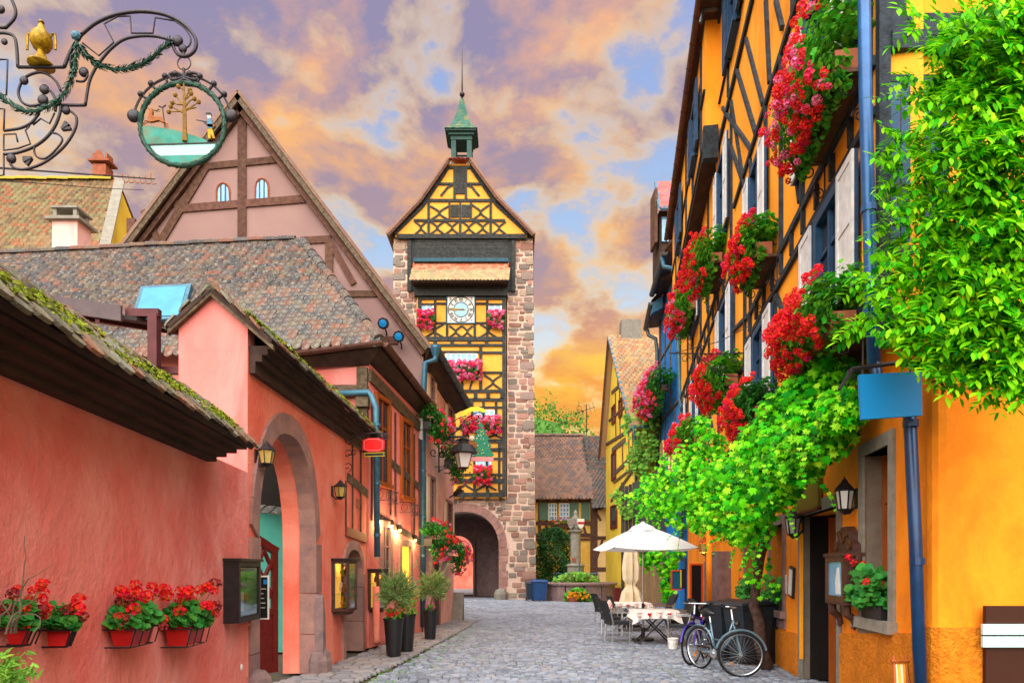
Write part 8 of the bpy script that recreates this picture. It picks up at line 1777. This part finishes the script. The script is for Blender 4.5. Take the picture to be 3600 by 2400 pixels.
def cloth(b, wx, wy, drop, label, seed):
    random.seed(seed); b = V(b); t = thing('tablecloth', b+V((0, 0, .74)), label, 'tablecloth', 'red and white tablecloths'); q = MB(); n = 24; vs = []; fs = []
    per = []
    for i in range(4):
        cs_ = [(-1, -1), (1, -1), (1, 1), (-1, 1)]; p, r_ = cs_[i], cs_[(i+1) % 4]
        for k in range(n): u = k/n; per.append((p[0]+(r_[0]-p[0])*u, p[1]+(r_[1]-p[1])*u, u))
    m_ = len(per); rows = 5; vs.append((b.x, b.y, .748))
    for r in range(rows+1):
        for j, (x, y, u) in enumerate(per):
            cd = 1.0+.75*abs(2*u-1)**6; dz = drop*cd*max(0, r-1)/(rows-1); out = .012*max(0, r-1)*(1+.9*math.sin(j*1.1+r*.2)); k = .97 if r == 0 else 1.0
            vs.append((b.x+x*(wx/2*k)+(x if abs(x) == 1 else 0)*out, b.y+y*(wy/2*k)+(y if abs(y) == 1 else 0)*out, .748-(.0 if r == 0 else .004)-dz))
    for j in range(m_): fs.append((0, 1+j, 1+(j+1) % m_))
    for r in range(rows):
        for j in range(m_): a = 1+r*m_+j; c = 1+r*m_+(j+1) % m_; fs.append((a, c, c+m_, a+m_))
    q.add(vs, fs); mk('cloth', q, M['cloth_w'], t)
    for k in range(5):                                            # printed bands and hearts on the front drop
        x = b.x-wx*.45+k*wx*.225; y = b.y-wy/2-.05; z = .735-drop*.45
        if k % 2 == 0:
            for dz in (.035, -.045): q = MB(); q.bx(x+.05, y, z+dz, .10, .004, .012); mk('red_stripe', q, M['cloth_r'], t)
            q = MB(); q.bx(x-.02, y, z, .012, .004, drop*.8); mk('grey_stripe', q, M['cloth_g'], t)
        else:
            q = MB(); f_ = VF(y, -5, 8); hx = x+5+.04; pts = [(hx, z-.05), (hx+.05, z+.01), (hx+.035, z+.045), (hx, z+.025), (hx-.035, z+.045), (hx-.05, z+.01)]; q.ext(f_, pts, 0, .004); mk('red_heart', q, M['cloth_r'], t)
    return t
table((3.18, 15.35, 0), .92, .75, 'folding table at the front with crossed black legs'); cloth((3.18, 15.35, 0), .96, .79, .17, 'white cloth with red hearts on the front terrace table', 81)
table((3.25, 18.6, 0), .9, .8, 'folding table at the back of the terrace'); cloth((3.25, 18.6, 0), .94, .84, .12, 'white and red cloth on the rear terrace table', 82)
bg_ = V((2.42, 17.0, .5)); t = thing('striped_bag', bg_, 'striped cloth bag hanging on a chair back', 'bag'); q = MB()
q.tube([bg_+V((0, 0, .38)), bg_+V((0, -.06, .3)), bg_+V((0, -.08, .12)), bg_+V((.0, -.05, 0))], [.03, .07, .1, .05], 8); mk('bag_body', q, M['pink_light'], t)
for k in (-1, 0, 1): q = MB(); q.tube([bg_+V((.035*k, -.09, .33)), bg_+V((.055*k, -.165, .2)), bg_+V((.05*k, -.16, .08))], .008, 4); mk('bag_stripe', q, M['plum_st'], t)
# white bucket
b = P(2366, 2280, 14.2); b.z = 0; t = thing('bucket', b, 'white plastic bucket on the cobbles behind the bicycles', 'bucket'); q = MB(); q.lathe(b, [(.09, 0), (.105, .2), (.115, .2), (.115, .225), (.1, .225), (.085, .02), (0, .02)], 18); mk('pail', q, M['white'], t); q = MB(); q.tube([b+V((.11*math.cos(a), -.02-.1*math.sin(a), .2-.08*math.sin(a))) for a in np.linspace(0, pi, 9)], .004, 4); mk('handle', q, M['alu'], t)
# menu boards
VM = VF(20.0, 2, 9); t = thing('menu_board', P(2380, 2060, 20), 'blue menu board in orange frame hanging by the creeper', 'board'); vm = lambda x, y: VM.at(x, y)
def board(f, x0, x1, y0, y1, par, face, frame, fw, o=0.0):
    a = f.at(x0, y1); b = f.at(x1, y0); q = MB(); q.fb(f, a[0], b[0], a[1], b[1], o, o+.03); mk('board_face', q, M[face], par); q = MB(); q.fb(f, a[0]-fw, a[0], a[1]-fw, b[1]+fw, o, o+.05); q.fb(f, b[0], b[0]+fw, a[1]-fw, b[1]+fw, o, o+.05); q.fb(f, a[0], b[0], a[1]-fw, a[1], o, o+.05); q.fb(f, a[0], b[0], b[1], b[1]+fw, o, o+.05); mk('board_frame', q, M[frame], par)
board(VM, 2362, 2391, 2007, 2069, t, 'chalk_b', 'or_frame', .035); q = MB(); q.tube([VM.w(*vm(2412, 2150), -.05), VM.w(*vm(2412, 1960), -.05)], .03, 6); q.tube([VM.w(*vm(2412, 2030), -.05), VM.w(*vm(2392, 2030), 0)], .02, 5); mk('board_post', q, M['iron'], t)
q = MB(); a, b = vm(2393, 2068), vm(2411, 1998); q.fb(VM, a[0], b[0], a[1], b[1], -.15, .12); mk('black_box', q, M['black'], t); q = MB(); q.fb(VM, a[0]-.02, a[0]-.001, a[1]+.04, b[1]-.04, -.1, .1); mk('yellow_edge', q, M['yellow'], t)
VN = VF(18.2, 2, 9); t = thing('tall_board', P(2446, 2175, 18.2), 'tall black board in orange frame by the arched door', 'board'); board(VN, 2430, 2464, 1986, 2168, t, 'chalk_k', 'or_frame', .045)
# leaves hanging by the board
random.seed(83); t = thing('terrace_creeper', P(2340, 2110, 22.5).xy.to_3d(), 'green creeper hanging behind the open parasol', 'climbing plant'); ms = []; q = MB(); q.tube([P(2348, 2170, 22.5), P(2352, 2050, 22.5), P(2335, 1950, 22.5)], .03, 5)
for (x, y, r, n) in ((2350, 2000, 26, 110), (2345, 2060, 22, 90), (2350, 2100, 18, 60), (2270, 1965, 28, 110), (2310, 1955, 26, 90), (2375, 1945, 26, 80)):
    for i in range(n): ms.append(lm(P(x+random.gauss(0, r*.6), y+random.gauss(0, r*.6), 22.3+rr(-.3, .3)), (-.3, -.8, .4), rr(.06, .11), V((0, 0, -1)), .5))
mk('stem', q, M['bark'], t); pieces(t, 'leaf', LEAF_V, ms, M['leaf_vine'], 150, 'foliage')
# ------------------------------------------------------------ bicycles
def bicycle(rear, front, label, frame_m, fw_turn=0.0, seed=1, step=True, lean=0.0):
    R = .335; rear = V((rear[0], rear[1], 0)); front = V((front[0], front[1], 0)); t = thing('bicycle', rear.lerp(front, .5), label, 'bicycle', 'bicycles by the wall'); u = (front-rear).normalized(); n = V((-u.y, u.x, 0)); L = (front-rear).length
    def B(s, z, o=0): return rear+u*s*L/1.05+n*o+V((0, 0, z))
    def wheel(c, d, par):
        d = d.normalized(); z = V((0, 0, 1)); pts = [c+d*(R*math.cos(a))+z*(R*math.sin(a)) for a in np.linspace(0, 2*pi, 40, endpoint=False)]
        q = MB(); q.tube(pts, .019, 7, True); wh = mk('wheel', q, M['rubber'], par, smooth=True)
        q = MB(); q.tube([c+(p-c)*.935 for p in pts], .011, 5, True); mk('rim', q, M['alu'], wh)
        q = MB(); ax = d.cross(z); q.tube([c-ax*.04, c+ax*.04], .02, 8); mk('hub', q, M['alu'], wh); q = MB()
        for k in range(28): a = 2*pi*k/28; sg = 1 if k % 2 else -1; h = c+ax*.03*sg+(d*math.cos(a+.5*sg)+z*math.sin(a+.5*sg))*.02; q.tube([h, c+(d*math.cos(a)+z*math.sin(a))*R*.93], .0016, 3, cap=False)
        mk('spokes', q, M['alu'], wh)
        q = MB(); a = 3.9; q.bx(*(c+(d*math.cos(a)+z*math.sin(a))*R*.6-ax*.01), .03, .02, .05); mk('reflector', q, M['bl_or'], wh)
        q = MB(); q.tube([c+(d*math.cos(a)+z*math.sin(a))*(R+.045) for a in np.linspace(.2, 2.9, 16)], .018, 6); mk('mudguard', q, M[frame_m], par)
        return wh
    wheel(B(0, R), u, t); fd = Matrix.Rotation(fw_turn, 3, 'Z')@u; wheel(B(1.05, R), fd, t)
    bb, st, hd = B(.43, .29), B(.30, .78), B(.86, .82); crown = B(.93, .64)
    q = MB(); q.tube([bb, st], .018, 8); q.tube([B(0, R, .05), bb+n*.03], .011, 6); q.tube([B(0, R, -.05), bb-n*.03], .011, 6); q.tube([B(0, R, .05), st.lerp(bb, .2)], .009, 6); q.tube([B(0, R, -.05), st.lerp(bb, .2)], .009, 6)
    if step: q.tube([bb, bb.lerp(crown, .4)+V((0, 0, -.03)), crown+V((0, 0, .02))], .024, 8); q.tube([st.lerp(bb, .55), bb.lerp(crown, .55)+V((0, 0, .03)), hd], .017, 8)
    else: q.tube([bb, crown], .022, 8); q.tube([st.lerp(bb, .1), hd], .02, 8)
    q.tube([hd+V((0, 0, .04)), crown], .02, 8); mk('frame', q, M[frame_m], t, smooth=True)
    q = MB(); ax = fd.cross(V((0, 0, 1))); q.tube([crown, crown+ax*.05, B(1.05, R)+ax*.05], .013, 6); q.tube([crown, crown-ax*.05, B(1.05, R)-ax*.05], .013, 6); mk('fork', q, M[frame_m], t)
    q = MB(); q.tube([hd, hd-u*.05+V((0, 0, .22))], .014, 6); hb_ = hd-u*.03+V((0, 0, .23)); q.tube([hb_+ax*.28-fd*.12, hb_+ax*.22, hb_+ax*.08+fd*.06, hb_-ax*.08+fd*.06, hb_-ax*.22, hb_-ax*.28-fd*.12], .012, 6); mk('handlebar', q, M['alu'], t)
    for sg in (-1, 1): q = MB(); q.tube([hb_+ax*.28*sg-fd*.14, hb_+ax*.25*sg-fd*.05], .018, 6); mk('grip', q, M['rubber'], t)
    q = MB(); q.tube([st, st+(st-bb).normalized()*.13], .013, 6); sp_ = st+(st-bb).normalized()*.15; mk('seat_post', q, M['alu'], t); q = MB(); q.tube([sp_-u*.13, sp_-u*.06+V((0, 0, .01)), sp_+u*.05, sp_+u*.15], [.07, .085, .045, .02], 8); o = mk('saddle', q, M['black_pl'], t, smooth=True)
    q = MB(); q.tube([bb-n*.07, bb+n*.07], .02, 6); q.tube([bb+n*.06+V((0, 0, .0)), bb+n*.07+u*.06+V((0, 0, -.15))], .01, 5); q.tube([bb-n*.06, bb-n*.07-u*.06+V((0, 0, .15))], .01, 5); q.lathe(bb-n*.045, [(.0, -.004), (.085, -.004), (.085, .004), (0, .004)], 18, Matrix(((u.x, 0, n.x), (u.y, 0, n.y), (0, 1, 0)))); mk('crankset', q, M['alu'], t)
    for sg, p in ((1, bb+n*.09+u*.06+V((0, 0, -.15))), (-1, bb-n*.09-u*.06+V((0, 0, .15)))): q = MB(); q.bx(*p, .09, .05, .02, math.atan2(n.y, n.x)); mk('pedal', q, M['black_pl'], t)
    q = MB(); q.tube([bb-n*.045+V((0, 0, .08)), B(0, R+.04, -.045)], .02, 4); q.tube([bb-n*.045+V((0, 0, -.08)), B(0, R-.04, -.045)], .008, 4); mk('chain_guard', q, M['black'], t)
    q = MB()
    for o_ in (-.07, .07): q.tube([B(.25, .70, o_*.4), B(-.12, .70, o_), B(-.28, .69, o_)], .006, 4)
    q.tube([B(-.28, .69, -.07), B(-.28, .69, .07)], .006, 4); q.tube([B(-.12, .70, .06), B(0, R, .06)], .006, 4); mk('carrier', q, M['black'], t)
    q = MB(); q.ball(hd+u*.09+V((0, 0, -.02)), .05, 8, 6); mk('headlamp', q, M['black_pl'], t)
    q = MB(); q.tube([hb_+ax*.2, hb_+fd*.14+V((0, 0, .02)), hd+fd*.1+V((0, 0, -.1)), crown], .004, 4); mk('brake_cable', q, M['black'], t)
    q = MB(); q.tube([B(.12, .30, .08), B(.12-.05, .0, .20)], .009, 5); mk('kick_stand', q, M['alu'], t)
    return t
bicycle((3.15, 11.48), (3.53, 10.52), 'silver step-through bicycle with front wheel turned, in front of the bins', 'silver', 1.05, 1, True)
bicycle((3.60, 12.75), (3.13, 11.9), 'violet bicycle half hidden behind the silver one', 'violet', -.25, 2, False)
# basket of bottles and small things by the arched door are too dark to tell; a lit wall niche ends the terrace
